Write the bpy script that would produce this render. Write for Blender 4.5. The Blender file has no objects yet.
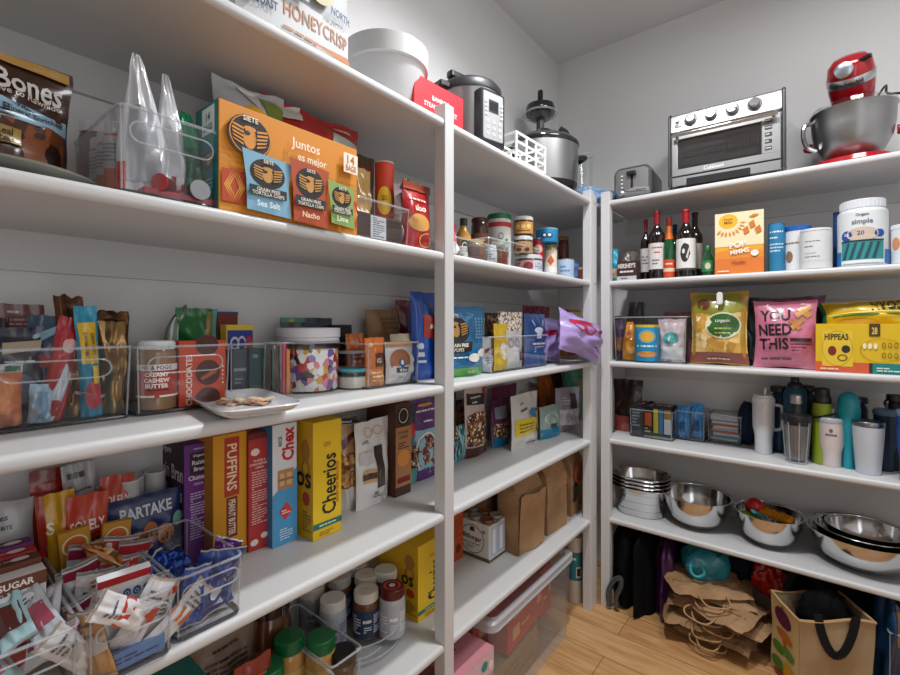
import bpy, math, random
from mathutils import Vector, Matrix, noise
PI = math.pi
sc = bpy.context.scene
C = sc.collection
# ------------------------------------------------------------------ camera, light, exposure
CZ, F, HOR = 1.29, 457.0, 325.0            # eye height, focal length in pixels of a 900 wide frame, horizon row
YAW = math.radians(38.88)
cam = bpy.data.cameras.new('camera'); camo = bpy.data.objects.new('camera', cam); C.objects.link(camo)
cam.sensor_width = 36; cam.lens = 36*F/900; cam.shift_y = -(337.5-HOR)/900; cam.clip_start = .02
camo.location = (0, 0, CZ); camo.rotation_euler = (PI/2, 0, YAW); sc.camera = camo
w = bpy.data.worlds.new('world'); sc.world = w; w.use_nodes = True
w.node_tree.nodes['Background'].inputs[0].default_value = (.9, .95, 1, 1)
w.node_tree.nodes['Background'].inputs[1].default_value = .3
def area_light(name, loc, target, sx, sy, power, col, disk=False):
    l = bpy.data.lights.new(name, 'AREA'); l.shape = 'DISK' if disk else 'RECTANGLE'; l.size = sx
    if not disk: l.size_y = sy
    l.energy = power; l.color = col
    o = bpy.data.objects.new(name, l); C.objects.link(o); o.location = loc
    o.rotation_euler = (Vector(target)-Vector(loc)).to_track_quat('-Z', 'Y').to_euler(); return o
sp = bpy.data.lights.new('ceiling_lamp_light', 'SPOT'); sp.energy = 82; sp.spot_size = math.radians(146); sp.spot_blend = 1; sp.shadow_soft_size = .06; sp.color = (.97, .985, 1)
spo = bpy.data.objects.new('ceiling_lamp_light', sp); C.objects.link(spo); spo.location = (-.42, 1.16, 2.74)
area_light('assumed_doorway_fill', (.93, .05, 1.25), (-1, .75, 1.15), 1.1, 2.1, 8, (.9, .95, 1))  # added soft fill from an assumed doorway; the wall there has no opening
area_light('ceiling_fill_light', (.25, 1.38, 2.74), (.25, 1.38, 0), .5, .5, 13, (.97, .985, 1))  # second ceiling source, added to brighten the walls evenly
sc.view_settings.view_transform = 'Standard'; sc.view_settings.look = 'None'
sc.view_settings.gamma = 1; sc.view_settings.use_curve_mapping = False
sc.view_settings.exposure = .3
sc.cycles.max_bounces = 8; sc.cycles.diffuse_bounces = 5; sc.cycles.glossy_bounces = 4
sc.cycles.transparent_max_bounces = 24; sc.cycles.caustics_reflective = False; sc.cycles.caustics_refractive = False
sc.cycles.sample_clamp_indirect = 4
# ------------------------------------------------------------------ materials
def s2l(c): return c/12.92 if c <= .04045 else ((c+.055)/1.055)**2.4
def lin(h):
    h = h.lstrip('#'); return tuple(s2l(int(h[i:i+2], 16)/255) for i in (0, 2, 4))+(1,)
MATS = {}
FIN = {'': (.5, 0, 0), 'paper': (.6, 0, 0), 'film': (.3, 0, .4), 'foil': (.3, .75, 0), 'plastic': (.35, 0, .1), 'gloss': (.12, 0, .5), 'metal': (.28, 1, 0), 'cloth': (.85, 0, 0), 'satin': (.42, .15, 0)}
def newmat(name):
    m = bpy.data.materials.new(name); m.use_nodes = True; nt = m.node_tree
    return m, nt, nt.nodes['Principled BSDF']
def ramp(nt, stops, interp='LINEAR'):
    r = nt.nodes.new('ShaderNodeValToRGB'); r.color_ramp.interpolation = interp; e = r.color_ramp.elements
    while len(e) < len(stops): e.new(.5)
    for q, (p, c) in zip(e, stops): q.position = p; q.color = lin(c)
    return r
def coords(nt, scale=(1, 1, 1)):
    t = nt.nodes.new('ShaderNodeTexCoord'); mp = nt.nodes.new('ShaderNodeMapping'); mp.inputs['Scale'].default_value = scale
    nt.links.new(t.outputs['Object'], mp.inputs[0]); return mp.outputs[0]
def bump(nt, b, src, strength=.3, dist=.002):
    n = nt.nodes.new('ShaderNodeBump'); n.inputs['Strength'].default_value = strength; n.inputs['Distance'].default_value = dist
    nt.links.new(src, n.inputs['Height']); nt.links.new(n.outputs[0], b.inputs['Normal'])
def cells(name, cols, scale, rough=.5, stretch=(1, 1, 1), edge=None):
    m, nt, b = newmat(name); v = nt.nodes.new('ShaderNodeTexVoronoi'); v.inputs['Scale'].default_value = scale
    co = coords(nt, stretch); nz = nt.nodes.new('ShaderNodeTexNoise'); nz.inputs['Scale'].default_value = scale*.6
    nt.links.new(co, nz.inputs['Vector'])
    mx = nt.nodes.new('ShaderNodeVectorMath'); mx.operation = 'MULTIPLY_ADD'; mx.inputs[1].default_value = (.6/scale,)*3
    nt.links.new(nz.outputs['Color'], mx.inputs[0]); nt.links.new(co, mx.inputs[2]); nt.links.new(mx.outputs[0], v.inputs['Vector'])
    sp = nt.nodes.new('ShaderNodeSeparateColor'); nt.links.new(v.outputs['Color'], sp.inputs[0])
    r = ramp(nt, [((i+.0)/len(cols), c) for i, c in enumerate(cols)], 'CONSTANT'); nt.links.new(sp.outputs[0], r.inputs[0])
    nt.links.new(r.outputs[0], b.inputs['Base Color']); b.inputs['Roughness'].default_value = rough
    bump(nt, b, v.outputs['Distance'], .5, .004); return m
def M(key):
    if key in MATS: return MATS[key]
    if key.startswith('#'):
        h, _, f = key.partition(':'); m, nt, b = newmat((f or 'ink')+'_'+h[1:]); ro, me, co = FIN[f]
        b.inputs['Base Color'].default_value = lin(h); b.inputs['Roughness'].default_value = ro; b.inputs['Metallic'].default_value = me
        b.inputs['Coat Weight'].default_value = co; b.inputs['Coat Roughness'].default_value = .12
        if f in ('film', 'foil'):
            n = nt.nodes.new('ShaderNodeTexNoise'); n.inputs['Scale'].default_value = 22; n.inputs['Detail'].default_value = 3; n.inputs['Distortion'].default_value = .8
            nt.links.new(coords(nt), n.inputs['Vector']); bump(nt, b, n.outputs[0], .45, .006)
        if f == 'cloth':
            b.inputs['Specular IOR Level'].default_value = .15
            n = nt.nodes.new('ShaderNodeTexNoise'); n.inputs['Scale'].default_value = 300; nt.links.new(coords(nt), n.inputs['Vector']); bump(nt, b, n.outputs[0], .3, .001)
        if f == 'metal' or f == 'satin':
            n = nt.nodes.new('ShaderNodeTexNoise'); n.inputs['Scale'].default_value = 60; nt.links.new(coords(nt, (1, 1, 30)), n.inputs['Vector'])
            bump(nt, b, n.outputs[0], .06, .001)
    else: m = SPECIAL[key]()
    MATS[key] = m; return m
def wall_mat(c, sc_=400):
    m, nt, b = newmat('wall_paint'); b.inputs['Base Color'].default_value = lin(c); b.inputs['Roughness'].default_value = .75
    n = nt.nodes.new('ShaderNodeTexNoise'); n.inputs['Scale'].default_value = 160; nt.links.new(coords(nt), n.inputs['Vector']); bump(nt, b, n.outputs[0], .12, .001); return m
def wood_floor():
    m, nt, b = newmat('oak_planks'); co = coords(nt, (1, 1, 1))
    bk = nt.nodes.new('ShaderNodeTexBrick'); bk.inputs['Scale'].default_value = 1; bk.inputs['Brick Width'].default_value = 1.3; bk.inputs['Row Height'].default_value = .16
    bk.inputs['Mortar Size'].default_value = .0012; bk.inputs['Color1'].default_value = (.35, .35, .35, 1); bk.inputs['Color2'].default_value = (.65, .65, .65, 1)
    rot = nt.nodes.new('ShaderNodeMapping'); rot.inputs['Rotation'].default_value = (0, 0, 0); nt.links.new(co, rot.inputs[0]); nt.links.new(rot.outputs[0], bk.inputs['Vector'])
    mp = nt.nodes.new('ShaderNodeMapping'); mp.inputs['Scale'].default_value = (1.6, 16, 4); nt.links.new(co, mp.inputs[0])
    n = nt.nodes.new('ShaderNodeTexNoise'); n.inputs['Scale'].default_value = 2.2; n.inputs['Detail'].default_value = 7; n.inputs['Distortion'].default_value = 1.2; nt.links.new(mp.outputs[0], n.inputs['Vector'])
    ad = nt.nodes.new('ShaderNodeMix'); ad.data_type = 'FLOAT'; ad.inputs[0].default_value = .42
    nt.links.new(n.outputs[0], ad.inputs[2]); nt.links.new(bk.outputs['Color'], ad.inputs[3])
    r = ramp(nt, [(.3, '#a0744a'), (.45, '#bd8d5c'), (.55, '#cc9f6e'), (.7, '#d9b080')]); nt.links.new(ad.outputs[0], r.inputs[0])
    mm = nt.nodes.new('ShaderNodeMix'); mm.data_type = 'RGBA'; nt.links.new(bk.outputs['Fac'], mm.inputs[0]); nt.links.new(r.outputs[0], mm.inputs[6]); mm.inputs[7].default_value = lin('#5a3e22')
    nt.links.new(mm.outputs[2], b.inputs['Base Color']); b.inputs['Roughness'].default_value = .38; bump(nt, b, n.outputs[0], .1, .001); return m
def clear(name, tint, refl, rough=.02, col=(1, 1, 1, 1)):
    m = bpy.data.materials.new(name); m.use_nodes = True; nt = m.node_tree; nt.nodes.clear()
    o = nt.nodes.new('ShaderNodeOutputMaterial'); t = nt.nodes.new('ShaderNodeBsdfTransparent'); t.inputs[0].default_value = tint
    g = nt.nodes.new('ShaderNodeBsdfGlossy'); g.inputs['Roughness'].default_value = rough; g.inputs[0].default_value = col
    lw = nt.nodes.new('ShaderNodeLayerWeight'); lw.inputs[0].default_value = .5; mx = nt.nodes.new('ShaderNodeMixShader')
    pw = nt.nodes.new('ShaderNodeMath'); pw.operation = 'POWER'; pw.inputs[1].default_value = 4; nt.links.new(lw.outputs['Facing'], pw.inputs[0])
    mr = nt.nodes.new('ShaderNodeMapRange'); mr.inputs['To Min'].default_value = refl*.5; mr.inputs['To Max'].default_value = .55; nt.links.new(pw.outputs[0], mr.inputs[0])
    nt.links.new(mr.outputs[0], mx.inputs[0]); nt.links.new(t.outputs[0], mx.inputs[1]); nt.links.new(g.outputs[0], mx.inputs[2]); nt.links.new(mx.outputs[0], o.inputs[0]); return m
def frosted(name, col, a, rough=.3):
    m, nt, b = newmat(name); b.inputs['Base Color'].default_value = lin(col); b.inputs['Alpha'].default_value = a; b.inputs['Roughness'].default_value = rough; return m
def kraft(c1, c2):
    m, nt, b = newmat('kraft_paper'); co = coords(nt); n = nt.nodes.new('ShaderNodeTexNoise'); n.inputs['Scale'].default_value = 9; n.inputs['Detail'].default_value = 6
    nt.links.new(co, n.inputs['Vector']); r = ramp(nt, [(.35, c1), (.65, c2)]); nt.links.new(n.outputs[0], r.inputs[0]); nt.links.new(r.outputs[0], b.inputs['Base Color'])
    b.inputs['Roughness'].default_value = .8; bump(nt, b, n.outputs[0], .4, .008); return m
def weave(c1, c2):
    m, nt, b = newmat('jute_weave'); co = coords(nt, (1, 1, 1)); c = nt.nodes.new('ShaderNodeTexChecker'); c.inputs['Scale'].default_value = 420
    c.inputs[1].default_value = lin(c1); c.inputs[2].default_value = lin(c2); nt.links.new(co, c.inputs[0]); nt.links.new(c.outputs[0], b.inputs['Base Color']); b.inputs['Roughness'].default_value = .9; return m
SPECIAL = {
 'wall': lambda: wall_mat('#dedede'), 'ceil': lambda: wall_mat('#d8d8d8'), 'shelf': lambda: shelfmat(), 'floor': wood_floor,
 'clear': lambda: clear('clear_plastic', (.97, .975, .98, 1), .05, .03), 'edge': lambda: frosted('clear_plastic_edge', '#cdd1d6', .34, .12),
 'smoke': lambda: clear('smoked_plastic', (.55, .56, .58, 1), .15), 'darkedge': lambda: frosted('dark_plastic_edge', '#3c3e42', .7), 'glass': lambda: clear('jar_glass', (.95, .96, .96, 1), .1),
 'zipbag': lambda: clear('soft_clear_film', (.8, .84, .9, 1), .35, .18), 'milky': lambda: frosted('milky_plastic', '#c9cdd2', .22, .25), 'milkylid': lambda: frosted('milky_plastic_lid', '#c3c6cc', .72, .25),
 'nuts': lambda: cells('roasted_nuts', ['#8a5a30', '#c69358', '#6b3f1e', '#b07c42', '#dcb57c'], 90), 'granola': lambda: cells('granola_clusters', ['#4a2615', '#8c5a30', '#e6d3b2', '#6b1f22', '#a8743c', '#2c150c'], 120),
 'candy': lambda: cells('wrapped_candy', ['#e8e4dc', '#c3352e', '#f1efe9', '#7e5aa8', '#3a2418', '#e38a9a', '#d9a13c', '#f4f2ee'], 62, .25),
 'chips': lambda: cells('corn_chips', ['#e3c37d', '#d6a94f', '#efdcaa', '#c18f3a'], 34), 'beans': lambda: cells('dark_red_beans', ['#5a1620', '#7c2430', '#3c0e15', '#93404a'], 110),
 'berry': lambda: cells('berry_clusters', ['#4b2138', '#7c2c3c', '#2b1526', '#a2685a', '#c9a184'], 120), 'meat': lambda: cells('dark_meaty_bones', ['#2a1209', '#4a2412', '#6b3a1a', '#1d0b06', '#8a4c22'], 28, .3),
 'gum': lambda: cells('mixed_wrappers', ['#d63a2c', '#f0ece4', '#2f5ea8', '#e9b434', '#1c1c1e', '#e8e8e8', '#2e8a5a'], 60, .3), 'spot': lambda: cells('speckled_print', ['#efe9df', '#efe9df', '#2b211c', '#b59668', '#efe9df'], 170),
 'leaf': lambda: cells('patterned_print', ['#2c8a7a', '#e2c35a', '#1d5a4a', '#cfe0d0'], 60), 'bars': lambda: cells('fabric_pattern', ['#24606e', '#9ed0cf', '#1b3c4a', '#77b5b8'], 55, .5, (4, 1, .6)),
 'choc': lambda: cells('chocolate_pieces', ['#3a1c12', '#5a2f1c', '#2b130b'], 50), 'white_candy': lambda: cells('white_sweets', ['#e6e0e4', '#cfc6cc', '#f3f0f2', '#bdb2bb'], 45),
 'kraft': lambda: kraft('#8f6d49', '#a98560'), 'jute': lambda: weave('#9a8262', '#b09a7a'), 'peel': lambda: cells('dried_mango', ['#d98a5c', '#c9744a', '#e3a27a'], 14),
 'steel': lambda: steel('brushed_steel', .36, '#a2a2a2'), 'mirror': lambda: steel('polished_steel', .12, '#cfcfcf'), 'darkglass': lambda: clear('oven_glass', (.6, .6, .62, 1), .3, .05),
 'winered': lambda: wine(), 'greenglass': lambda: wine('#0e4a26', 'green_bottle_glass'),
}
def wine(c='#140a08', n='dark_bottle_glass'):
    m, nt, b = newmat(n); b.inputs['Base Color'].default_value = lin(c); b.inputs['Roughness'].default_value = .08; b.inputs['Coat Weight'].default_value = .6; return m
def steel(name, r, c):
    m, nt, b = newmat(name); b.inputs['Base Color'].default_value = lin(c); b.inputs['Metallic'].default_value = 1; b.inputs['Roughness'].default_value = r
    n = nt.nodes.new('ShaderNodeTexNoise'); n.inputs['Scale'].default_value = 40; nt.links.new(coords(nt, (1, 1, 40)), n.inputs['Vector']); bump(nt, b, n.outputs[0], .05, .001); return m
def shelfmat():
    m, nt, b = newmat('white_shelf_paint'); b.inputs['Base Color'].default_value = lin('#cbcbcb'); b.inputs['Roughness'].default_value = .42; return m
# ------------------------------------------------------------------ mesh builder
class MB:
    def __init__(s): s.v = []; s.f = []; s.m = []; s.names = []; s.sm = []
    def mi(s, k):
        if k not in s.names: s.names.append(k)
        return s.names.index(k)
    def add(s, vs, fs, k, smooth=False, M4=None):
        o = len(s.v); i = s.mi(k)
        s.v += [tuple(M4 @ Vector(p)) for p in vs] if M4 else [tuple(p) for p in vs]
        for f in fs: s.f.append(tuple(o+q for q in f)); s.m.append(i); s.sm.append(smooth)
    def box(s, x0, x1, y0, y1, z0, z1, k, M4=None):
        s.add([(x0, y0, z0), (x1, y0, z0), (x1, y1, z0), (x0, y1, z0), (x0, y0, z1), (x1, y0, z1), (x1, y1, z1), (x0, y1, z1)],
              [(0, 3, 2, 1), (4, 5, 6, 7), (0, 1, 5, 4), (1, 2, 6, 5), (2, 3, 7, 6), (3, 0, 4, 7)], k, False, M4)
    def rbox(s, x0, x1, y0, y1, z0, z1, k, r=.004, seg=3, M4=None, axis='z'):
        """box with rounded corners seen along an axis plus small chamfer on both ends"""
        a = {'z': (x0, x1, y0, y1, z0, z1), 'y': (x0, x1, z0, z1, y0, y1), 'x': (y0, y1, z0, z1, x0, x1)}[axis]
        u0, u1, v0, v1, h0, h1 = a; c = min(r*.35, (h1-h0)*.3); r = min(r, (u1-u0)/2.001, (v1-v0)/2.001)
        def loop(ins, h):
            out = []
            for (cu, cv, a0) in ((u1-r, v1-r, 0), (u0+r, v1-r, 1), (u0+r, v0+r, 2), (u1-r, v0+r, 3)):
                for j in range(seg+1):
                    t = (a0+j/seg)*PI/2; out.append((cu+(r-ins)*math.cos(t), cv+(r-ins)*math.sin(t), h))
            return out
        L = [loop(c, h0), loop(0, h0+c), loop(0, h1-c), loop(c, h1)]; n = len(L[0]); vs = sum(L, [])
        if axis == 'y': vs = [(p[0], p[2], p[1]) for p in vs]
        if axis == 'x': vs = [(p[2], p[0], p[1]) for p in vs]
        fs = [tuple(range(n-1, -1, -1)), tuple(range(3*n, 4*n))]
        for q in range(3):
            for j in range(n): fs.append((q*n+j, q*n+(j+1) % n, (q+1)*n+(j+1) % n, (q+1)*n+j))
        if axis == 'y': fs = [f[::-1] for f in fs]
        s.add(vs, fs, k, False, M4)
    def lathe(s, prof, k, seg=28, M4=None, sx=1, sy=1, power=2, smooth=True):
        vs = []; n = seg
        for r, z in prof:
            for j in range(n):
                a = 2*PI*j/n; c, d = math.cos(a), math.sin(a)
                q = (abs(c)**power+abs(d)**power)**(-1/power) if power != 2 else 1
                vs.append((r*c*q*sx, r*d*q*sy, z))
        fs = [(i*n+j, i*n+(j+1) % n, (i+1)*n+(j+1) % n, (i+1)*n+j) for i in range(len(prof)-1) for j in range(n)]
        if prof[0][0] > 1e-5: fs.append(tuple(range(n-1, -1, -1))) if prof[0][0] < 1e3 and getattr(s, 'cap0', True) else None
        if prof[-1][0] > 1e-5 and getattr(s, 'cap1', True): fs.append(tuple(range((len(prof)-1)*n, len(prof)*n)))
        s.add(vs, [f for f in fs if f], k, smooth, M4)
    def tube(s, pts, r, k, seg=6, closed=False, M4=None):
        pts = [Vector(p) for p in pts]
        if not closed and 4 <= len(pts) <= 9 and not isinstance(r, (list, tuple)):      # round off the bends
            Q = [pts[0]]+pts+[pts[-1]]; out = []
            for i in range(1, len(Q)-2):
                for j in range(5):
                    t = j/5; a, b_, c_, d_ = Q[i-1], Q[i], Q[i+1], Q[i+2]
                    out.append(.5*((2*b_)+(c_-a)*t+(2*a-5*b_+4*c_-d_)*t*t+(3*b_-a-3*c_+d_)*t**3))
            pts = out+[pts[-1]]
        n = len(pts); rings = []; up = Vector((0, 0, 1)); prev = None
        for i, p in enumerate(pts):
            a = pts[(i-1) % n] if (i or closed) else p; b = pts[(i+1) % n] if (i < n-1 or closed) else p
            t = (b-a).normalized()
            if prev is None:
                q = t.cross(up if abs(t.z) < .9 else Vector((1, 0, 0))).normalized()
            else: q = (prev-t*prev.dot(t)).normalized()
            prev = q; b2 = t.cross(q); rr = r[i] if isinstance(r, (list, tuple)) else r
            rings.append([p+rr*(math.cos(2*PI*j/seg)*q+math.sin(2*PI*j/seg)*b2) for j in range(seg)])
        vs = sum(rings, []); fs = []
        for i in range(n if closed else n-1):
            for j in range(seg): fs.append((i*seg+j, i*seg+(j+1) % seg, ((i+1) % n)*seg+(j+1) % seg, ((i+1) % n)*seg+j))
        if not closed: fs += [tuple(range(seg-1, -1, -1)), tuple((n-1)*seg+j for j in range(seg))]
        s.add(vs, fs, k, True, M4)
    def grid(s, fn, nu, nv, k, smooth=True, M4=None, flip=False):
        vs = [fn(i/nu, j/nv) for j in range(nv+1) for i in range(nu+1)]; W = nu+1
        fs = [(j*W+i, j*W+i+1, (j+1)*W+i+1, (j+1)*W+i) for j in range(nv) for i in range(nu)]
        if flip: fs = [f[::-1] for f in fs]
        s.add(vs, fs, k, smooth, M4)
    def build(s, name, parent=None, loc=None, rot=None):
        me = bpy.data.meshes.new(name); me.from_pydata(s.v, [], s.f)
        for k in s.names: me.materials.append(M(k))
        me.polygons.foreach_set('material_index', s.m); me.polygons.foreach_set('use_smooth', s.sm); me.update()
        if any(s.sm): me.set_sharp_from_angle(angle=.75)
        o = bpy.data.objects.new(name, me); C.objects.link(o)
        if parent: o.parent = parent
        if loc is not None: o.location = loc
        if rot is not None: o.rotation_euler = rot
        return o
def tag(o, label, cat, group=None, kind=None):
    o['label'] = label; o['category'] = cat
    if group: o['group'] = group
    if kind: o['kind'] = kind
    return o
def empty(name, P, label, cat, group=None):
    o = bpy.data.objects.new(name, None); C.objects.link(o); o.empty_display_size = .05; setp(o, P); return tag(o, label, cat, group)
def setp(o, P):
    o.location = (P['loc'][0], P['loc'][1], P['loc'][2]+.0007); o.rotation_euler = P.get('rot', (0, 0, P.get('rz', 0)))
    return o
def copy_tree(o, P, label, group=None, parent=None):
    c = o.copy(); C.objects.link(c); setp(c, P); tag(c, label, o['category'], group)
    for ch in o.children:
        d = ch.copy(); C.objects.link(d); d.parent = c
        for g in ch.children: e = g.copy(); C.objects.link(e); e.parent = d
    return c
# ------------------------------------------------------------------ printed marks
TXT = {}
def glyphs(t, fat=.02):
    k = (t, fat)
    if k not in TXT:
        cu = bpy.data.curves.new('lettering', 'FONT'); cu.body = t; cu.size = 1; cu.offset = fat; cu.resolution_u = 2; cu.align_x = 'LEFT'
        ob = bpy.data.objects.new('lettering', cu); me = ob.to_mesh()
        vs = [(v.co.x, v.co.y) for v in me.vertices]; fs = [tuple(p.vertices) for p in me.polygons]
        ob.to_mesh_clear(); bpy.data.objects.remove(ob); bpy.data.curves.remove(cu)
        if not vs: vs = [(0, 0), (1, 1)]
        x0 = min(v[0] for v in vs); x1 = max(v[0] for v in vs); y0 = min(v[1] for v in vs); y1 = max(v[1] for v in vs)
        TXT[k] = ([((x-x0)/(x1-x0+1e-6), (y-y0)/(y1-y0+1e-6)) for x, y in vs], fs, (x1-x0)/(y1-y0+1e-6))
    return TXT[k]
def deco(mb, fn, W, H, items, eps=.0006, sub=1, seed=1):
    """print items on a surface fn(u,v,e); W,H = size in metres of the u,v square; sub = subdivisions for curved surfaces"""
    R = random.Random(seed)
    for i, it in enumerate(items):
        e = eps*(1+i*.35); t = it[0]; col = it[-1] if t != 't' else it[5]
        if t == 'r':
            _, u0, v0, u1, v1, c = it; n = sub; mb.grid(lambda a, b: fn(u0+(u1-u0)*a, v0+(v1-v0)*b, e), n if abs(u1-u0)*sub > .6 else max(1, n//2), n if abs(v1-v0)*sub > .6 else max(1, n//2), c, False)
        elif t == 'e':
            _, cu, cv, ru, rv, c = it; n = 20; vs = [fn(cu, cv, e)]
            for q in (.5, 1): vs += [fn(cu+ru*q*math.cos(2*PI*j/n), cv+rv*q*math.sin(2*PI*j/n), e) for j in range(n)]
            fs = [(0, 1+j, 1+(j+1) % n) for j in range(n)]+[(1+j, 1+n+j, 1+n+(j+1) % n, 1+(j+1) % n) for j in range(n)]
            mb.add(vs, fs, c)
        elif t == 'o':
            _, cu, cv, ru, rv, th, c = it; n = 24; vs = []
            for q in (1-th, 1): vs += [fn(cu+ru*q*math.cos(2*PI*j/n), cv+rv*q*math.sin(2*PI*j/n), e) for j in range(n)]
            mb.add(vs, [(j, n+j, n+(j+1) % n, (j+1) % n) for j in range(n)], c)
        elif t == 'p':
            if sub <= 1: vs = [fn(a, b, e) for a, b in it[1]]; mb.add(vs, [tuple(range(len(vs)))], it[2]); continue
            q = it[1]; cu, cv = sum(a for a, _ in q)/len(q), sum(b for _, b in q)/len(q); n = 5
            for j in range(len(q)):
                A, B = q[j], q[(j+1) % len(q)]; vs = []; ix = {}
                for s in range(n+1):
                    for t2 in range(s+1):
                        a, b = s/n, (t2/s if s else 0); px_, py_ = A[0]+(B[0]-A[0])*b, A[1]+(B[1]-A[1])*b; ix[(s, t2)] = len(vs); vs.append(fn(cu+(px_-cu)*a, cv+(py_-cv)*a, e))
                fs = [(ix[(s, t2)], ix[(s+1, t2)], ix[(s+1, t2+1)]) for s in range(n) for t2 in range(s+1)]+[(ix[(s, t2)], ix[(s+1, t2+1)], ix[(s, t2+1)]) for s in range(n) for t2 in range(s)]
                mb.add(vs, fs, it[2])
        elif t == 'l':
            _, u0, v0, u1, v1, n, c = it; dv = (v1-v0)/n
            for j in range(n):
                u = u0+R.uniform(0, .06)*(u1-u0); vb = v0+dv*(j+.28); vt = v0+dv*(j+.72)
                while u < u1-.02*(u1-u0):
                    q = min(u1, u+R.uniform(.1, .3)*(u1-u0)); vs = [fn(u, vb, e), fn(q, vb, e), fn(q, vt, e), fn(u, vt, e)]
                    mb.add(vs, [(0, 1, 2, 3)], c); u = q+.035*(u1-u0)
                    if R.random() < .12: break
        elif t == 't':
            _, cu, cv, hh, s, c = it[:6]; rot = it[6] if len(it) > 6 else 0; mw = it[7] if len(it) > 7 else None
            fat = it[8] if len(it) > 8 else .02
            vs, fs, asp = glyphs(s, fat); h = hh*(W if abs(rot) == 90 else H); wd = h*asp*.95; lim = (mw if mw else 10)*(W if abs(rot) % 180 != 90 else H)
            if wd > lim: wd = lim
            ca, sa = math.cos(math.radians(rot)), math.sin(math.radians(rot)); out = []
            for x, y in vs:
                a, b = (x-.5)*wd, (y-.5)*h; out.append(fn(cu+(a*ca-b*sa)/W, cv+(a*sa+b*ca)/H, e))
            mb.add(out, fs, c)
# ------------------------------------------------------------------ pixel ray to a real place on a shelf
SHT = [None, 1.860, 1.491, 1.124, .771, .410, 0.0]       # tops of the shelves, 6 = floor
XF, YF = -.8, 2.08                                        # front planes of the two shelf units
VX, VY, RX, RY = -math.sin(YAW), math.cos(YAW), math.cos(YAW), math.sin(YAW)
def ray(px): t = (px-450)/F; return VX+t*RX, VY+t*RY
def base(px, py, z):
    dx, dy = ray(px); d = (CZ-z)*F/(py-HOR); return d*dx, d*dy, d
def place(unit, shelf, x0, x1, yt, yb=None, back=None, d=.05, turn=0, lean=0, roll=0, dz=0, yv=None):
    """a thing whose front face spans pixel columns x0..x1 with its top at row yt, standing on a shelf"""
    z = SHT[shelf]+dz; xm = (x0+x1)/2
    if back is None:
        X, Y, D = base(xm, yb, z); pl = X if unit == 'L' else Y
    else: pl = XF-back if unit == 'L' else YF+back
    def hit(px):
        dx, dy = ray(px); k = pl/(dx if unit == 'L' else dy); return (k*dy if unit == 'L' else k*dx), k
    a, _ = hit(x0); b, _ = hit(x1); m, D = hit(xm); c = (a+b)/2; w = b-a; h = CZ+(HOR-yt)/F*D-z
    rz = PI/2 if unit == 'L' else 0; rz += math.radians(turn)
    loc = (pl-d/2, c, z) if unit == 'L' else (c, pl+d/2, z)
    return dict(loc=loc, rz=rz, rot=(math.radians(lean), math.radians(roll), rz), w=w, h=h, d=d)
def rnd(unit, shelf, x0, x1, yt, yb=None, back=None, dz=0):
    """a round thing spanning pixel columns x0..x1; yb = row of its nearest base point, or back = its axis behind the shelf edge"""
    z = SHT[shelf]+dz; xm = (x0+x1)/2; dx, dy = ray(xm); n = math.hypot(dx, dy)
    if yb: bx, by, D = base(xm, yb, z); r = (x1-x0)/2/F*D/n; D += r/n; r = (x1-x0)/2/F*D/n
    else:
        D = (XF-back)/dx if unit == 'L' else (YF+back)/dy; r = (x1-x0)/2/F*D/n
    return dict(loc=(dx*D, dy*D, z), rz=math.atan2(dy, dx)-PI/2, rot=(0, 0, math.atan2(dy, dx)-PI/2), w=2*r, h=CZ+(HOR-yt)/F*D-z, d=2*r)
def at(x, y, z, turn=0, lean=0, roll=0): return dict(loc=(x, y, z), rz=math.radians(turn), rot=(math.radians(lean), math.radians(roll), math.radians(turn)))
# ------------------------------------------------------------------ the room
XW, YB, XR, YN, CEIL = -1.175, 2.455, 1.0, -1.1, 2.80
def struct(name, mb): o = mb.build(name); o['kind'] = 'structure'; return o
def slab(name, a, k): b = MB(); b.box(*a, k); return struct(name, b)
slab('floor', (XW-.1, XR+.1, YN-.1, YB+.1, -.05, 0), 'floor')
slab('ceiling', (XW-.1, XR+.1, YN-.1, YB+.1, CEIL, CEIL+.05), 'ceil')
slab('wall_left', (XW-.1, XW, YN-.1, YB+.1, 0, CEIL), 'wall')
slab('wall_back', (XW, XR+.1, YB, YB+.1, 0, CEIL), 'wall')
slab('wall_right', (XR, XR+.1, YN-.1, YB, 0, CEIL), 'wall')
slab('wall_near', (XW, XR, YN-.1, YN, 0, CEIL), 'wall')
# ceiling lamp: a recessed white trim ring with a lit disc
b = MB(); b.lathe([(.0, 2.795), (.075, 2.795), (.078, 2.80)], '#f4f4f4:plastic', 32)
o = b.build('recessed_ceiling_lamp', loc=(-.42, 1.16, 0)); tag(o, 'round recessed downlight set in the pantry ceiling', 'ceiling light')
r_ = MB(); r_.cap0 = r_.cap1 = False; r_.lathe([(.076, 2.80), (.078, 2.786), (.1, 2.786), (.102, 2.80)], '#e9e9e9:plastic', 32); r_.build('trim_ring', o)
b = MB(); b.rbox(-.27, .27, -.27, .27, 2.752, 2.80, '#e9e9e9:plastic', .02, 3); o = b.build('ceiling_fill_panel', loc=(.25, 1.38, 0)); tag(o, 'added square white fill panel on the ceiling beside the round downlight', 'ceiling light')  # unseen housing made up for the added ceiling fill
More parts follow.
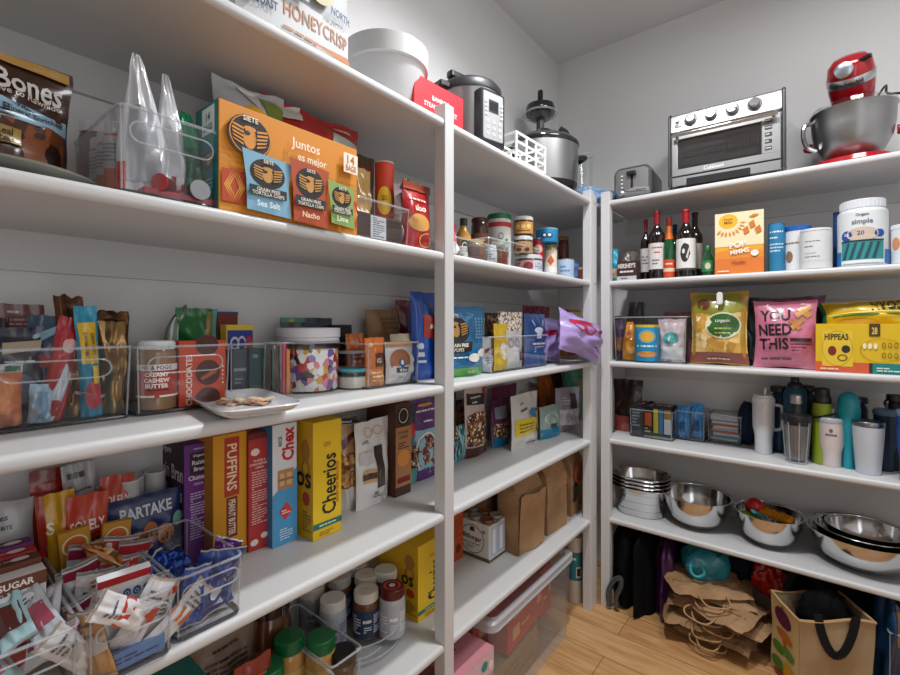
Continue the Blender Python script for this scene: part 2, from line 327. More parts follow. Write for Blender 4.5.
# ------------------------------------------------------------------ shelf units: uprights, boards, cleats
def board(name, x0, x1, y0, y1, zt, front, label, parent):
    """shelf board with a bullnose on one long edge; front = 'x' (faces +x) or 'y' (faces -y)"""
    b = MB(); t = .024; r = .010; n = 5
    prof = [(0, 0)]+[(-r+r*math.sin(a)+0, -r+r*math.cos(a)) for a in [j*PI/2/n for j in range(n+1)]]
    # profile in (outward, z) from the top plane: back top -> nose -> back bottom
    D = (x1-x0) if front == 'x' else (y1-y0)
    pts = [(-D, 0)]+[(-r+r*math.sin(j*PI/2/n), -r+r*math.cos(j*PI/2/n)) for j in range(n+1)]+[(-r+r*math.cos(j*PI/2/n), -t+r-r*math.sin(j*PI/2/n)) for j in range(n+1)]+[(-D, -t)]
    m = len(pts)
    if front == 'x': ring = lambda y: [(x1+p, y, zt+q) for p, q in pts]; A, B = ring(y0), ring(y1)
    else: ring = lambda x: [(x, y0-p, zt+q) for p, q in pts]; A, B = ring(x1), ring(x0)
    fs = [(j, m+j, m+(j+1) % m, (j+1) % m) for j in range(m)]+[tuple(range(m)), tuple(range(2*m-1, m-1, -1))]
    b.add(A+B, fs, 'shelf'); return b.build('shelf_board', parent)
PW = .04
def post(name, x, y, parent, sx=PW, sy=PW, h=1.90):
    b = MB(); b.rbox(x, x+sx, y, y+sy, 0, h, 'shelf', .003, 2); return b.build('upright', parent)
# long unit against the left wall
UL = bpy.data.objects.new('shelving_unit', None); C.objects.link(UL); tag(UL, 'long white painted shelving unit with two bays along the side wall', 'shelving')
P1, P2, P3 = .966, 1.998, 2.04
ys = [-.066, P1, 1.998]
for y in ys: post('upright', XF-PW+.004, y, UL)
post('upright', XF-.037, 2.04, UL, .037, .036, 1.885)
for s in (1, 2, 3, 4, 5):
    board('b', XW, XF, -.026 if s else 0, P1+.02, SHT[s], 'x', '', UL)
    board('b', XW, XF, P1+.02, YB if s == 1 else 2.075, SHT[s], 'x', '', UL)
for s in (1, 2, 3, 4, 5):
    z = SHT[s]-.024
    for y0, y1 in ((-.026, 2.44),):
        b = MB(); b.box(XW, XW+.012, y0, y1, z-.075, z, 'shelf'); b.build('cleat', UL)
# unit on the back wall
UR = bpy.data.objects.new('shelving_unit', None); C.objects.link(UR); tag(UR, 'white painted shelving unit spanning the back wall beside the corner post', 'shelving')
X0R = -.782; XE = .80
post('upright', X0R, YF-.004, UR, .041, .04); post('upright', XE, YF-.004, UR)
for s in (1, 2, 3, 4, 5):
    board('b', -.77 if s == 1 else -.77, XE+.02, YF, YB, SHT[s], 'y', '', UR); z = SHT[s]-.024
    b = MB(); b.box(-.78, XE, YB-.012, YB, z-.075, z, 'shelf'); b.build('cleat', UR)
# ------------------------------------------------------------------ kinds of goods
def carton(name, P, label, cat, col, front=(), side=(), right=(), top=(), group=None, r=.0018, parent=None, build=True):
    w, h, d = P['w'], P['h'], P['d']; b = MB(); b.rbox(-w/2, w/2, -d/2, d/2, 0, h, col, r, 2)
    deco(b, lambda u, v, e: (u*w-w/2, -d/2-e, v*h), w, h, front)
    deco(b, lambda u, v, e: (-w/2-e, d/2-u*d, v*h), d, h, side)
    deco(b, lambda u, v, e: (w/2+e, -d/2+u*d, v*h), d, h, right)
    deco(b, lambda u, v, e: (u*w-w/2, -d/2+v*d, h+e), w, d, top)
    o = setp(b.build(name), P); return tag(o, label, cat, group)
def pouch_fn(w, h, d, style, seed, crump=.004, bend=0, taper=0, topsw=0):
    def g(v):
        if style == 'stand': return (1 if v < .25 else max(0, math.cos((v-.25)/.67*PI/2)) if v < .92 else 0)**.8*min(1, .55+v*3)
        if style == 'sack': return (1 if v < .7 else max(.0, 1-(v-.7)/.3))**.7
        q = (v-.05)/.9; return max(0, math.sin(PI*min(1, max(0, q))))**.55
    def fn(u, v, e, sgn=-1):
        G = g(v); t = d/2*G*max(0, math.sin(PI*min(1, max(0, u))))**(.6 if style != 'sack' else .35)
        n = noise.noise(Vector((u*4.3+seed, v*5.1, seed*1.7)))*crump*2.2*(.35+G)*min(1, 6*min(u, 1-u)+.15)
        n += crump*.45*math.sin(u*22+seed+3*noise.noise(Vector((u*3, v*3, seed))))*max(0, .3-min(v, 1-v))*2*min(1, 6*min(u, 1-u))
        wd = w*(1-.07*G-taper*(v if taper < .3 else max(0, (v-.3)/.7)**1.3))+crump*.8*noise.noise(Vector((v*6, seed, .3)))
        x = (u-.5)*wd+topsw*v*v*v*w; z = v*h+crump*.8*noise.noise(Vector((u*4, seed, 7)))*(v > .8)*(v-.8)*5
        if style == 'pillow': z += (.5-abs(u-.5))*.05*h*(1 if v < .5 else -1)*(abs(v-.5)*2)**2
        return (x, sgn*(t+.0007)+sgn*(-1 if sgn > 0 else 1)*n*0+(-n if True else 0)+bend*v*v+(-e if sgn < 0 else e), z)
    return fn
def pouch(name, P, label, cat, col, front=(), style='stand', seed=1, crump=.004, bend=0, taper=0, topsw=0, group=None, backcol=None, sub=8, crimp=None, eps=.0016):
    w, h, d = P['w'], P['h'], P['d']; fn = pouch_fn(w, h, d, style, seed, crump, bend, taper, topsw); b = MB()
    b.grid(lambda u, v: fn(u, v, 0), 22, 26, col); b.grid(lambda u, v: fn(u, v, 0, 1), 22, 26, backcol or col, flip=True)
    n = 22; vs = [fn(i/n, 0, 0) for i in range(n+1)]+[fn(i/n, 0, 0, 1) for i in range(n+1)]
    b.add(vs, [(i, n+1+i, n+2+i, i+1) for i in range(n)], backcol or col)
    deco(b, lambda u, v, e: fn(u, v, e), w, h, front, eps=eps, sub=sub, seed=seed)
    if crimp:
        for v0 in ((.965,) if style != 'pillow' else (.0, .965)): deco(b, lambda u, v, e: fn(u, v, e), w, h, [('r', 0.0, v0, 1, v0+.035, crimp)], eps=.001, sub=8)
    o = setp(b.build(name), P); return tag(o, label, cat, group)
def cyl_fn(r, h, sx=1, r1=None): return lambda u, v, e: ((r+((r1 if r1 is not None else r)-r)*v+e)*math.sin((u-.5)*2.9)*sx, -(r+((r1 if r1 is not None else r)-r)*v+e)*math.cos((u-.5)*2.9), v*h)
def jar(name, P, label, cat, body, lid='#e8e8e8:plastic', lidh=.018, band=None, front=(), group=None, neck=.88, lidr=None, liddeco=(), fill=None, shoulder=.1, seg=28, lidlabel=None):
    """round container: body, screw lid, paper label"""
    r, h = P['w']/2, P['h']; e = empty(name, P, label, cat, group); hb = h-lidh; b = MB(); c = min(.004, r*.15)
    b.lathe([(r-c, 0), (r, c), (r, hb*(1-shoulder)-.003), (r*.985, hb*(1-shoulder*.6)), (r*neck, hb)], body, seg); b.build('jar_body', e)
    if fill:
        b = MB(); b.lathe([(r*.93, .003), (r*.95, .006), (r*.95, hb*(1-shoulder)*fill[1]), (r*.9, hb*(1-shoulder)*fill[1]+.001)], fill[0], seg); b.build('contents', e)
    lr = lidr*r if lidr else r*max(neck, .9)*1.02; b = MB(); b.lathe([(lr, hb), (lr, h-.002), (lr-.002, h)], lid, seg)
    n = 0
    if lidh > .012:
        for j in range(36):
            a = 2*PI*j/36; x, y = lr*math.cos(a), lr*math.sin(a); b.box(-.0005, .0009, -.0006, .0006, hb+.002, h-.003, lid, Matrix.Translation((x, y, 0)) @ Matrix.Rotation(a, 4, 'Z'))
    deco(b, lambda u, v, q: ((u-.5)*2*lr, (v-.5)*2*lr, h+q), 2*lr, 2*lr, liddeco); b.build('lid', e)
    if band:
        v0, v1, col = band; z0, z1 = hb*v0, hb*v1; b = MB(); b.cap0 = b.cap1 = False
        b.lathe([(r+.0005, z0), (r+.0005, z1)], col, seg); f = cyl_fn(r+.0006, z1-z0); deco(b, lambda u, v, q: (lambda p: (p[0], p[1], p[2]+z0))(f(u, v, q)), r*2.9, z1-z0, front, eps=.0005, sub=12); b.build('paper_label', e)
    return e
def can(name, P, label, cat, col, front=(), rim='#c9c9c9:metal', group=None, liddeco=(), r1=None):
    r, h = P['w']/2, P['h']; b = MB(); q = r1 or r
    b.lathe([(r-.001, 0), (r, .002), (q, h-.002), (q-.001, h-.0015)], col, 28); deco(b, cyl_fn(r, h, 1, q), r*2.9, h, front, eps=.0005, sub=12)
    o = tag(setp(b.build(name), P), label, cat, group); b = MB(); b.lathe([(q+.0006, h-.003), (q+.0006, h), (q-.002, h+.0006), (q-.003, h-.002)], rim, 28)
    b.build('rim', o); return o
def clear_bin(P, label, handle=True, group='clear plastic pantry bins', mat='clear', edge='edge', grip='front', taper=.96, name='clear_bin', base_dark=True):
    w, h, d = P['w'], P['h'], P['d']; e = empty(name, P, label, 'storage bin', group); b = MB(); t = .0025
    def lp(s, z, ins=0):
        W, D = w/2*s-ins, d/2*s-ins; r = .012; out = []
        for cx, cy, a in ((W-r, D-r, 0), (-W+r, D-r, 1), (-W+r, -D+r, 2), (W-r, -D+r, 3)):
            out += [(cx+r*math.cos((a+j/3)*PI/2), cy+r*math.sin((a+j/3)*PI/2), z) for j in range(4)]
        return out
    L = lp(taper, 0)+lp(1, h)+lp(1, h, t)+lp(taper, t, t); n = 16
    fs = [(k*n+j, k*n+(j+1) % n, (k+1)*n+(j+1) % n, (k+1)*n+j) for k in (0, 2) for j in range(n)]
    b.add(L, fs+[tuple(range(n-1, -1, -1)), tuple(range(3*n, 4*n))], mat); b.build('bin_body', e)
    b = MB(); b.tube(lp(1, h-.001, t/2), .0026, edge, 6, True); b.tube(lp(taper, .003, t/2), .0028, 'darkedge' if base_dark else edge, 6, True)
    for sx in (-1, 1):
        for sy in (-1, 1): b.tube([(sx*(w/2*taper-.0045), sy*(d/2*taper-.0045), .003), (sx*(w/2-.0045), sy*(d/2-.0045), h)], .0016, edge, 5)
    b.build('rim', e)
    if handle:
        hw, hh, cz = min(w*.3, .055), min(.016, h*.12), h*.72; pts = []
        for j in range(8): a = -PI/2+PI*j/7; pts.append((hw+hh*math.cos(a), hh*math.sin(a)))
        for j in range(8): a = PI/2+PI*j/7; pts.append((-hw+hh*math.cos(a), hh*math.sin(a)))
        b = MB()
        s = lambda z: (taper+(1-taper)*z/h)
        if grip == 'front': b.tube([(x, -d/2*s(cz+z)-.001, cz+z) for x, z in pts], .0016, edge, 6, True)
        b.build('grip_slot', e)
    return e
def bottle(name, P, label, cat, prof, body, group=None, parts=(), band=None, front=()):
    """prof: (radius fraction of w/2, height fraction); parts: (name, prof, mat)"""
    r, h = P['w']/2, P['h']; e = empty(name, P, label, cat, group); b = MB(); b.lathe([(a*r, z*h) for a, z in prof], body, 28); b.build('bottle_body', e)
    for nm, pr, m in parts: b = MB(); b.lathe([(a*r, z*h) for a, z in pr], m, 24); b.build(nm, e)
    if band:
        z0, z1 = band[0]*h, band[1]*h; R0 = r*(band[3] if len(band) > 3 else 1)+.0006; b = MB(); b.cap0 = b.cap1 = False; b.lathe([(R0, z0), (R0, z1)], band[2], 28)
        f = cyl_fn(R0, z1-z0); deco(b, lambda u, v, q: (lambda p: (p[0], p[1], p[2]+z0))(f(u, v, q)), R0*2.9, z1-z0, front, eps=.0005, sub=12); b.build('paper_label', e)
    return e
def bowl(name, P, label, cat, prof, t, mat, group=None, sx=1, sy=1, power=2, seg=48, parts=(), inside=None):
    """prof = outer profile (r,z) metres from foot centre to rim"""
    e = MB(); e.lathe(prof, mat, seg, None, sx, sy, power); inner = [(max(r-t, 0), z+(t if i < 2 else 0)) for i, (r, z) in enumerate(prof)][1:][::-1]
    e.cap0 = False; e.cap1 = True
    e.v_ = None; n0 = len(e.v)
    e2 = MB(); e2.cap0 = False; e2.cap1 = True; e2.lathe([(prof[-1][0], prof[-1][1])]+inner, inside or mat, seg, None, sx, sy, power)
    # drop the outer lid face that closes the mouth
    e.f = e.f[:-1] if len(e.f[-1]) == seg else e.f; e.m = e.m[:len(e.f)]; e.sm = e.sm[:len(e.f)]
    e.add(e2.v, e2.f, inside or mat, True)
    return tag(setp(e.build(name), P), label, cat, group)
def lump(name, P, label, cat, mat, seed=1, amp=.25, sub=4, sx=1, sy=1, sz=1, group=None, kind=None, freq=2.2):
    """soft crumpled mass (cloth, thin bags) resting on its base"""
    b = MB(); n = 28; w, h, d = P['w'], P['h'], P['d']
    def fn(u, v):
        a = 2*PI*u; t = v*PI; p = Vector((math.sin(t)*math.cos(a), math.sin(t)*math.sin(a), math.cos(t)))
        k = 1+amp*noise.fractal(p*freq+Vector((seed, seed*2.1, 0)), 1, 2, 4)+amp*.35*math.sin(9*a+seed+4*noise.noise(p*2))*math.sin(t)
        q = p*k; return (q.x*w/2, q.y*d/2, max(0, (q.z*.5+.42)*h))
    b.grid(fn, 56, 30, mat, True, None, True)
    return tag(setp(b.build(name), P), label, cat, group, kind)
def packet(P, label, col, front=(), group='loose snack packets', name='snack_bar', cat='snack bar', seed=1, crump=.002, crimp='#c9c9c9:foil'):
    """flow wrapped bar: pillow with crimped ends"""
    return pouch(name, P, label, cat, col, front, 'pillow', seed, crump, 0, 0, 0, group, None, 3, crimp)
# ================================================================== side unit, near bay, fourth shelf (cereal)
G_CER = 'cereal boxes on the fourth shelf'
def L4(x0, x1, yt, yb, d=.15, **k): return place('L', 4, x0, x1, yt, yb, None, d, **k)
carton('cereal_box', L4(184, 212, 444, 562, .158), 'purple raisin bran cereal box with dark plum side, first of the upright cereal boxes', 'cereal box', '#6f2f86:paper',
  [('r', .2, .74, .85, .93, '#2e1a33:paper'), ('t', .52, .9, .03, 'Organic', '#e9e3ee:paper'), ('t', .52, .845, .038, 'Raisin', '#e9e3ee:paper', 0, .6), ('t', .52, .79, .035, 'Bran', '#e9e3ee:paper', 0, .5), ('t', .5, .72, .04, 'Clusters', '#efe9f2:paper', 0, .7), ('t', .5, .665, .018, 'CEREAL', '#e0d2e8:paper', 0, .6), ('l', .2, .2, .85, .6, 18, '#d9c3e2:paper'), ('t', .53, .96, .016, "TRADER JOE'S", '#e9e3ee:paper', 0, .75)],
  [('r', 0, 0, 1, 1, '#3a2035:paper'), ('t', .4, .92, .07, 'Organic', '#cfc3d2:paper', 0, .5), ('t', .5, .75, .13, 'Raisin Bran', '#d8ccdb:paper', 0, .95), ('t', .6, .58, .12, 'Clusters', '#d8ccdb:paper', 0, .7), ('t', .6, .46, .03, 'CEREAL', '#cfc3d2:paper')], group=G_CER)
carton('cereal_box', L4(213, 247, 434, 559), 'mustard yellow puffed cereal box with a small puffin bird on its spine', 'cereal box', '#d8940f:paper',
  [('r', .32, .5, .76, .97, '#b5331b:paper'), ('t', .54, .73, .3, 'PUFFINS', '#f1d9b0:paper', -90, .42), ('r', .38, .17, .7, .49, '#7c2a1a:paper'), ('t', .54, .33, .2, 'PEANUT BUTTER', '#f3dfc4:paper', -90, .28), ('e', .5, .085, .2, .018, '#1c1c1e:paper'), ('e', .6, .105, .16, .018, '#f4f4f2:paper'), ('p', [(.75, .11), (.92, .1), (.75, .093)], '#e07a1c:paper'), ('e', .45, .075, .12, .018, '#1c1c1e:paper'), ('r', .25, 0, .95, .035, '#6f8f4a:paper'), ('l', .3, .005, .9, .03, 2, '#dfe6cc:paper')],
  [('r', 0, 0, 1, 1, '#c98512:paper')], group=G_CER)
carton('cereal_box', L4(248.5, 270, 433, 549), 'red flakes and strawberries cereal box standing beside the mustard yellow box', 'cereal box', '#b93430:paper',
  [('r', 0, .95, 1, 1, '#6b1d1f:paper'), ('e', .3, .84, .2, .032, '#f0dcd4:paper'), ('t', .5, .765, .02, 'FLAKES &', '#f3dcd6:paper', 0, .7), ('t', .5, .735, .02, 'STRAWBERRIES', '#f3dcd6:paper', 0, .9), ('t', .5, .705, .018, 'CEREAL', '#f3dcd6:paper', 0, .6), ('l', .12, .22, .9, .68, 22, '#e7b9b2:paper'), ('e', .25, .07, .18, .028, '#f0dcd4:paper'), ('e', .7, .11, .16, .026, '#f0dcd4:paper')], [('r', 0, 0, 1, 1, '#8e2a2a:paper')], group=G_CER)
carton('cereal_box', L4(272.5, 297, 424, 544), 'white and sky blue rice cereal box with a woven cereal square', 'cereal box', '#dfe3e8:paper',
  [('p', [(0, 0), (1, 0), (1, .62), (0, .42)], '#4d9fd0:paper'), ('t', .62, .83, .5, 'Chex', '#c3202e:paper', 90, .28, .035), ('t', .3, .86, .14, 'RICE', '#3a3a3a:paper', 90, .12), ('r', .2, .46, .85, .62, '#b98a5a:paper'), ('r', .28, .49, .46, .59, '#d8b083:paper'), ('r', .56, .49, .76, .59, '#d8b083:paper'), ('r', .2, .53, .85, .55, '#9a6d42:paper'), ('p', [(.5, .2), (.8, .27), (.55, .345), (.25, .275)], '#d23a32:paper'), ('l', .35, .25, .7, .29, 2, '#f4e9e6:paper'), ('l', .25, .04, .8, .14, 5, '#d5e8f4:paper')], [('r', 0, 0, 1, 1, '#3f7fae:paper')], group=G_CER)
def cheerios(P, label, side=()):
    return carton('cereal_box', P, label, 'cereal box', '#e8c21c:paper',
      [('t', .55, .45, .5, 'Cheerios', '#1d1a14:paper', 90, .52), ('t', .84, .45, .1, 'HONEY NUT SMALL PACK', '#b8302a:paper', 90, .36), ('r', 0, .085, 1, .135, '#2a6f6a:paper'), ('l', .2, .095, .8, .125, 1, '#cfe0a8:paper'), ('l', .2, .02, .85, .06, 2, '#a8761a:paper'), ('l', .35, .78, .6, .82, 3, '#a8761a:paper')],
      [('r', 0, 0, 1, 1, '#d3a516:paper'), ('e', .8, .75, .12, .1, '#a9762c:paper'), ('o', .8, .6, .12, .09, .45, '#a9762c:paper'), ('e', .82, .34, .1, .06, '#b83a24:paper'), ('t', .75, .5, .13, 'os', '#1d1a14:paper'), ('l', .72, .06, .95, .24, 7, '#7a5a1a:paper')]+list(side), group='yellow toasted oat cereal boxes')
cheerios(L4(313, 341.5, 421, 536), 'bright yellow toasted oat cereal box with a dark logo, on the fourth shelf')
pouch('snack_pouch', L4(340, 361, 419, 511, .05, turn=-14), 'cookie pouch with chocolate sticks and crumbly oat pieces printed, behind the white bark pouch', 'snack pouch', '#d9d6d1:film', [('r', .05, .25, .95, .92, '#8e5a34:film'), ('r', .05, .62, .95, .92, '#b98e6c:film'), ('p', [(.2, .75), (.8, .85), (.85, .8), (.3, .66)], '#5a1f16:film'), ('r', .1, .28, .9, .6, 'nuts'), ('r', 0, .93, 1, 1, '#1d1b1a:film'), ('t', .5, .96, .03, 'thinsters', '#e6e6e6:film')], 'stand', 4)
pouch('snack_pouch', L4(358, 396, 421, 506, .05, turn=8), 'white pouch printed with a tall dark chocolate stick and cookie', 'snack pouch', '#dcdad8:film',
  [('o', .35, .87, .11, .06, .12, '#c8805a:film'), ('o', .62, .87, .14, .05, .12, '#c8805a:film'), ('t', .2, .77, .035, 'LATE', '#2c2624:film'), ('r', .42, .22, .66, .7, '#3b2119:film'), ('r', .1, .3, .4, .45, '#c8a36a:film'), ('r', .08, .34, .4, .41, '#4a2417:film'), ('r', .05, .52, .4, .66, '#c9c6c8:film'), ('l', .35, .1, .8, .18, 3, '#3a3432:film')], 'stand', 9, taper=-.02)
carton('snack_box', L4(395.5, 411, 403, 495, .13), 'slim dark brown cake mix box with an orange cookie picture', 'box', '#4a2b1c:paper', [('e', .5, .85, .42, .11, '#26140d:paper'), ('o', .5, .86, .3, .08, .12, '#d8c9b4:paper'), ('r', .0, .1, 1, .74, '#a9764a:paper'), ('t', .5, .68, .035, 'POWER', '#4a1f12:paper', 0, .8), ('t', .5, .63, .035, 'CAKES', '#4a1f12:paper', 0, .8), ('e', .5, .4, .4, .09, '#d88a3c:paper'), ('l', .15, .5, .85, .58, 3, '#4a1f12:paper'), ('r', .1, .14, .9, .2, '#7a1f18:paper')], [('r', 0, 0, 1, 1, '#4e2a1a:paper')])
pouch('snack_pouch', place('L', 4, 410.5, 419, 406, 484, None, .04), 'narrow teal pouch with red round badge tucked beside the slim brown box', 'snack pouch', '#4fa3a4:film', [('r', 0, .75, 1, 1, '#2a3c50:film'), ('e', .5, .68, .5, .1, '#c22a30:film'), ('r', .1, .2, .9, .5, 'granola')], 'stand', 12)
pouch('granola_pouch', place('L', 4, 417, 441, 399, 479, None, .05), 'purple and pale blue granola pouch showing dark berry cereal', 'snack pouch', '#5b2b7a:film', [('r', 0, .1, 1, .62, '#8fc4cf:film'), ('e', .48, .32, .42, .24, 'berry'), ('o', .48, .32, .46, .265, .09, '#efe9f0:film'), ('r', 0, 0, 1, .13, '#5b2b7a:film'), ('l', 0.1, 0.825, 0.9, 0.875, 1, '#efe3ef:film'), ('e', .5, .92, .3, .02, '#e0a03a:film'), ('l', 0.3, 0.695, 0.7, 0.745, 1, '#f1e8f1:film')], 'stand', 14)
# white screw lids of small bottles behind the cookie pouch
for i, (y, x, z) in enumerate([(.29, -1.135, .10), (.335, -1.14, .103), (.375, -1.135, .10), (.315, -1.10, .098)]):
    can('small_bottle', dict(loc=(x, y, .771), rz=0, w=.04, h=.19+i*.004), ('white capped bottle nearest the orange red pouches', 'white capped bottle in the middle against the wall', 'white capped bottle closest to the purple cereal box', 'white capped bottle in front of the other three')[i]+', behind the cookie pouch', 'bottle', '#bfbfbf:plastic', group='white capped bottles behind the cookie pouch', rim='#dadada:plastic')
# three clear bins full of bars
B4 = dict(rz=PI/2)
def inbin(x, y, w, h, d=.02, z=.777, turn=0, lean=0, roll=0): return dict(loc=(x, y, z), rz=PI/2, rot=(math.radians(lean), math.radians(roll), PI/2+math.radians(turn)), w=w, h=h, d=d)
clear_bin(inbin(-.97, .112, .118, .105, .36, .7725), 'clear bin of boxed bars at the near end of the cereal shelf')
clear_bin(inbin(-.965, .234, .112, .105, .35, .7725), 'clear bin crammed with white and red snack bars')
clear_bin(inbin(-.925, .352, .112, .105, .24, .7725), 'clear bin holding crumpled blue snack packets next to the cereal boxes')
pouch('snack_pouch', inbin(-1.10, .105, .13, .205, .05), 'white veggie snack pouch with green lettering behind the boxed bars', 'snack pouch', '#b9b9bb:film', [('t', .6, .86, .06, 'veggies', '#1c1c1e:film'), ('t', .6, .79, .03, 'IN EACH BITE', '#1c1c1e:film'), ('t', .55, .6, .1, 'Nut', '#26262a:film'), ('t', .6, .42, .12, 'truffles', '#1f6a5c:film', 0, .9, .03)], 'stand', 21)
for i, (x, c, c2, lab, h) in enumerate([(-1.035, '#5a2768:paper', '#7b3a8c:paper', 'purple snack bar box behind the red one', .152), (-1.0, '#a32028:paper', '#c3303a:paper', 'red snack bar box between the purple and brown ones', .15), (-.968, '#5c3122:paper', '#7b4530:paper', 'plain brown snack bar box behind the sugar free one', .148)]):
    carton('bar_box', inbin(x, .1, .112, h, .03), lab, 'bar box', c, [('r', 0, 0, 1, 1, c2)], top=[('l', .2, .35, .8, .65, 1, '#cbb7ae:paper'), ('e', .8, .5, .1, .25, '#e8dcd2:paper')], group='bar boxes in the near bin')
carton('bar_box', inbin(-.93, .1, .112, .142, .03), 'white and brown four pack bar box printed SUGAR with fruit and chocolate', 'bar box', '#ddd9d6:paper', [('r', 0, .86, 1, 1, '#6a3a22:paper'), ('t', .7, .93, .07, 'SUGAR', '#f0e6dc:paper', 0, .6, .03), ('e', .45, .68, .16, .1, '#e08a2a:paper'), ('e', .6, .7, .08, .1, '#c9302c:paper'), ('t', .84, .72, .07, '4 PACK', '#26262a:paper', 0, .3), ('p', [(.45, .55), (.6, .5), (.68, .58), (.52, .62)], '#5a2a1a:paper'), ('p', [(.72, .5), (.95, .52), (.97, .62), (.78, .6)], '#5a2a1a:paper'), ('e', .75, .58, .07, .05, '#e4c88e:paper'), ('p', [(.5, .2), (.62, .42), (.9, .36), (.92, .18), (.7, .05)], '#c02328:paper'), ('r', .7, .22, 1, .3, '#7c1a1c:paper')], group='bar boxes in the near bin')
R = random.Random(5)
FB = ['pale blue wrapped brown red panel, lowest', 'pale blue wrapped pink panel, low in the middle', 'lilac grey wrapped dark red panel, low', 'pale blue wrapped light pink panel, upper', 'pale blue wrapped chocolate brown panel, upper', 'grey wrapped rose panel, topmost']
LB = [('#9cc4cc:film', '#7a2a30:film'), ('#a9cfd2:film', '#c86a78:film'), ('#c9c5ce:film', '#8e3c44:film'), ('#8fbcc6:film', '#d8a4ac:film'), ('#a5c9cf:film', '#5a2a26:film'), ('#b9bfc6:film', '#a3485a:film')]
for i, (c, c2) in enumerate(LB):
    x = -.86+.02*(i % 3); y = .075+.03*(i % 3)+.012*(i//3)
    packet(inbin(x+.0, y, .04, .12, .016, .80+.028*(i//2), turn=R.uniform(-25, 10), lean=R.uniform(-66, -50), roll=R.uniform(-40, -18)), '%s, in the near bin' % FB[i], c, [('r', .1, .2, .9, .55, c2), ('e', .5, .7, .3, .1, '#e3e6ea:film'), ('l', .2, .6, .8, .8, 3, '#3c3c44:film')], 'pale fruit bars in the near bin', 'fruit_bar', seed=i)
# bin of bars: tall pouches at the back
pouch('fruit_snack_pouch', inbin(-1.115, .212, .075, .245, .03, roll=-2), 'dark red fruit snack pouch at the very back of the crammed bin', 'snack pouch', '#a3241f:film', [('r', 0, .9, 1, 1, '#7c1c1a:film')], 'stand', 31)
pouch('fruit_snack_pouch', inbin(-1.1, .25, .05, .25, .02, roll=-4), 'silver barcode backed pouch standing behind the red fruit pouches', 'snack pouch', '#a9a9ab:film', [('l', .15, .86, .85, .96, 1, '#1c1c1e:film'), ('l', .15, .72, .85, .84, 4, '#4a4a4c:film')], 'stand', 32)
pouch('fruit_snack_pouch', inbin(-1.085, .274, .055, .215, .02, roll=5), 'orange red fruit snack pouch leaning at the back corner of its bin', 'snack pouch', '#bb3520:film', [('t', .5, .78, .085, 'SOLELY', '#e6d6c8:film', 0, .85, .03), ('l', .2, .45, .8, .65, 4, '#6a1d16:film')], 'stand', 33)
pouch('fruit_snack_pouch', inbin(-1.072, .205, .055, .21, .02, roll=-3), 'yellow fruit snack pouch half hidden by an orange red one', 'snack pouch', '#d9a21e:film', [('t', .3, .72, .1, 'S', '#f4ead8:film', 0, 1, .03), ('r', 0, 0, .2, 1, '#a82a1c:film')], 'stand', 34)
pouch('fruit_snack_pouch', inbin(-1.055, .232, .064, .2, .02, roll=2), 'orange red fruit snack pouch lettered in white in front of the yellow one', 'snack pouch', '#c23d1f:film', [('t', .5, .72, .095, 'SOLELY', '#f2e6d8:film', 3, .85, .03), ('t', .5, .56, .07, 'FRUIT', '#5c1712:film', 3, .7, .03), ('l', .2, .45, .8, .5, 1, '#5c1712:film'), ('l', .3, .62, .8, .65, 1, '#5c1712:film')], 'stand', 35)
for i, (y, x) in enumerate([(.222, -1.03), (.265, -1.025)]):
    carton('fruit_bar_box', inbin(x, y, .045, .15-.005*i, .012, roll=(-4, 4)[i]), ('yellow fruit bar with printed mango, the one nearer the camera', 'yellow fruit bar with printed mango, the one nearer the cereal')[i], 'snack bar', '#c8932a:paper', [('e', .5, .83, .3, .1, '#d2622a:paper'), ('o', .5, .82, .42, .12, .15, '#efe0b0:paper')], group='yellow fruit bars')
WB = ['#d8d8da:film', '#cfcfd2:film', '#e0dfe0:film']; RC = ['#b3242c:film', '#8e1f3c:film', '#c43a30:film', '#c9b8b0:film']
ORD = ['first', 'second', 'third', 'fourth', 'fifth', 'sixth', 'seventh']
k = 0
for row in range(7):                                       # upright sachets in rows from the back to the front
    x = -1.0+row*.027
    for j in range(2):
        y = .205+j*.052+R.uniform(-.006, .006); k += 1
        packet(inbin(x, y, .05+.004*j, .128-.004*row+R.uniform(-.008, .008), .012, .778, turn=R.uniform(-14, 14), lean=R.uniform(2, 12), roll=R.uniform(-14, 14)), 'white packet in the %s row from the wall, bin side next to %s' % (ORD[row], ('boxed bars', 'blue packets')[j]), WB[k % 3],
          [('r', 0, .82, 1, .94, RC[k % 4]), ('l', .2, .5, .8, .76, 4, '#4a4a52:film'), ('e', .5, .3, .3, .12, RC[(k+1) % 4])], 'white snack packets in the crammed bin', seed=40+k)
carton('snack_sachet', inbin(-.862, .236, .068, .128, .014, .786, turn=-6, lean=14), 'white sachet printed with blue round icons and a barcode', 'snack sachet', '#e0e0e2:film',
  [('r', 0, .9, 1, 1, '#b3242c:film'), ('r', .02, .6, .17, .8, '#d8803a:film'), ('l', .24, .5, .42, .78, 9, '#26262a:film')]+[('e', .55+.19*(q % 3), .74-.2*(q//3), .075, .06, '#24558e:film') for q in range(6)]+[('o', .55+.19*(q % 3), .74-.2*(q//3), .04, .03, .3, '#dbe4ee:film') for q in range(6)])
pouch('snack_bar', inbin(-.935, .262, .035, .075, .02, .872, lean=-50, turn=70, roll=10), 'peanut topped bar lying over the packed white packets', 'snack bar', '#c07a3a:film', [('r', .1, .1, .9, .9, 'nuts')], 'pillow', 66)
TP = ['white packet with a grey band', 'white packet with a red band', 'white packet with an orange band', 'tan wrapped packet', 'white packet with red band lying on top']
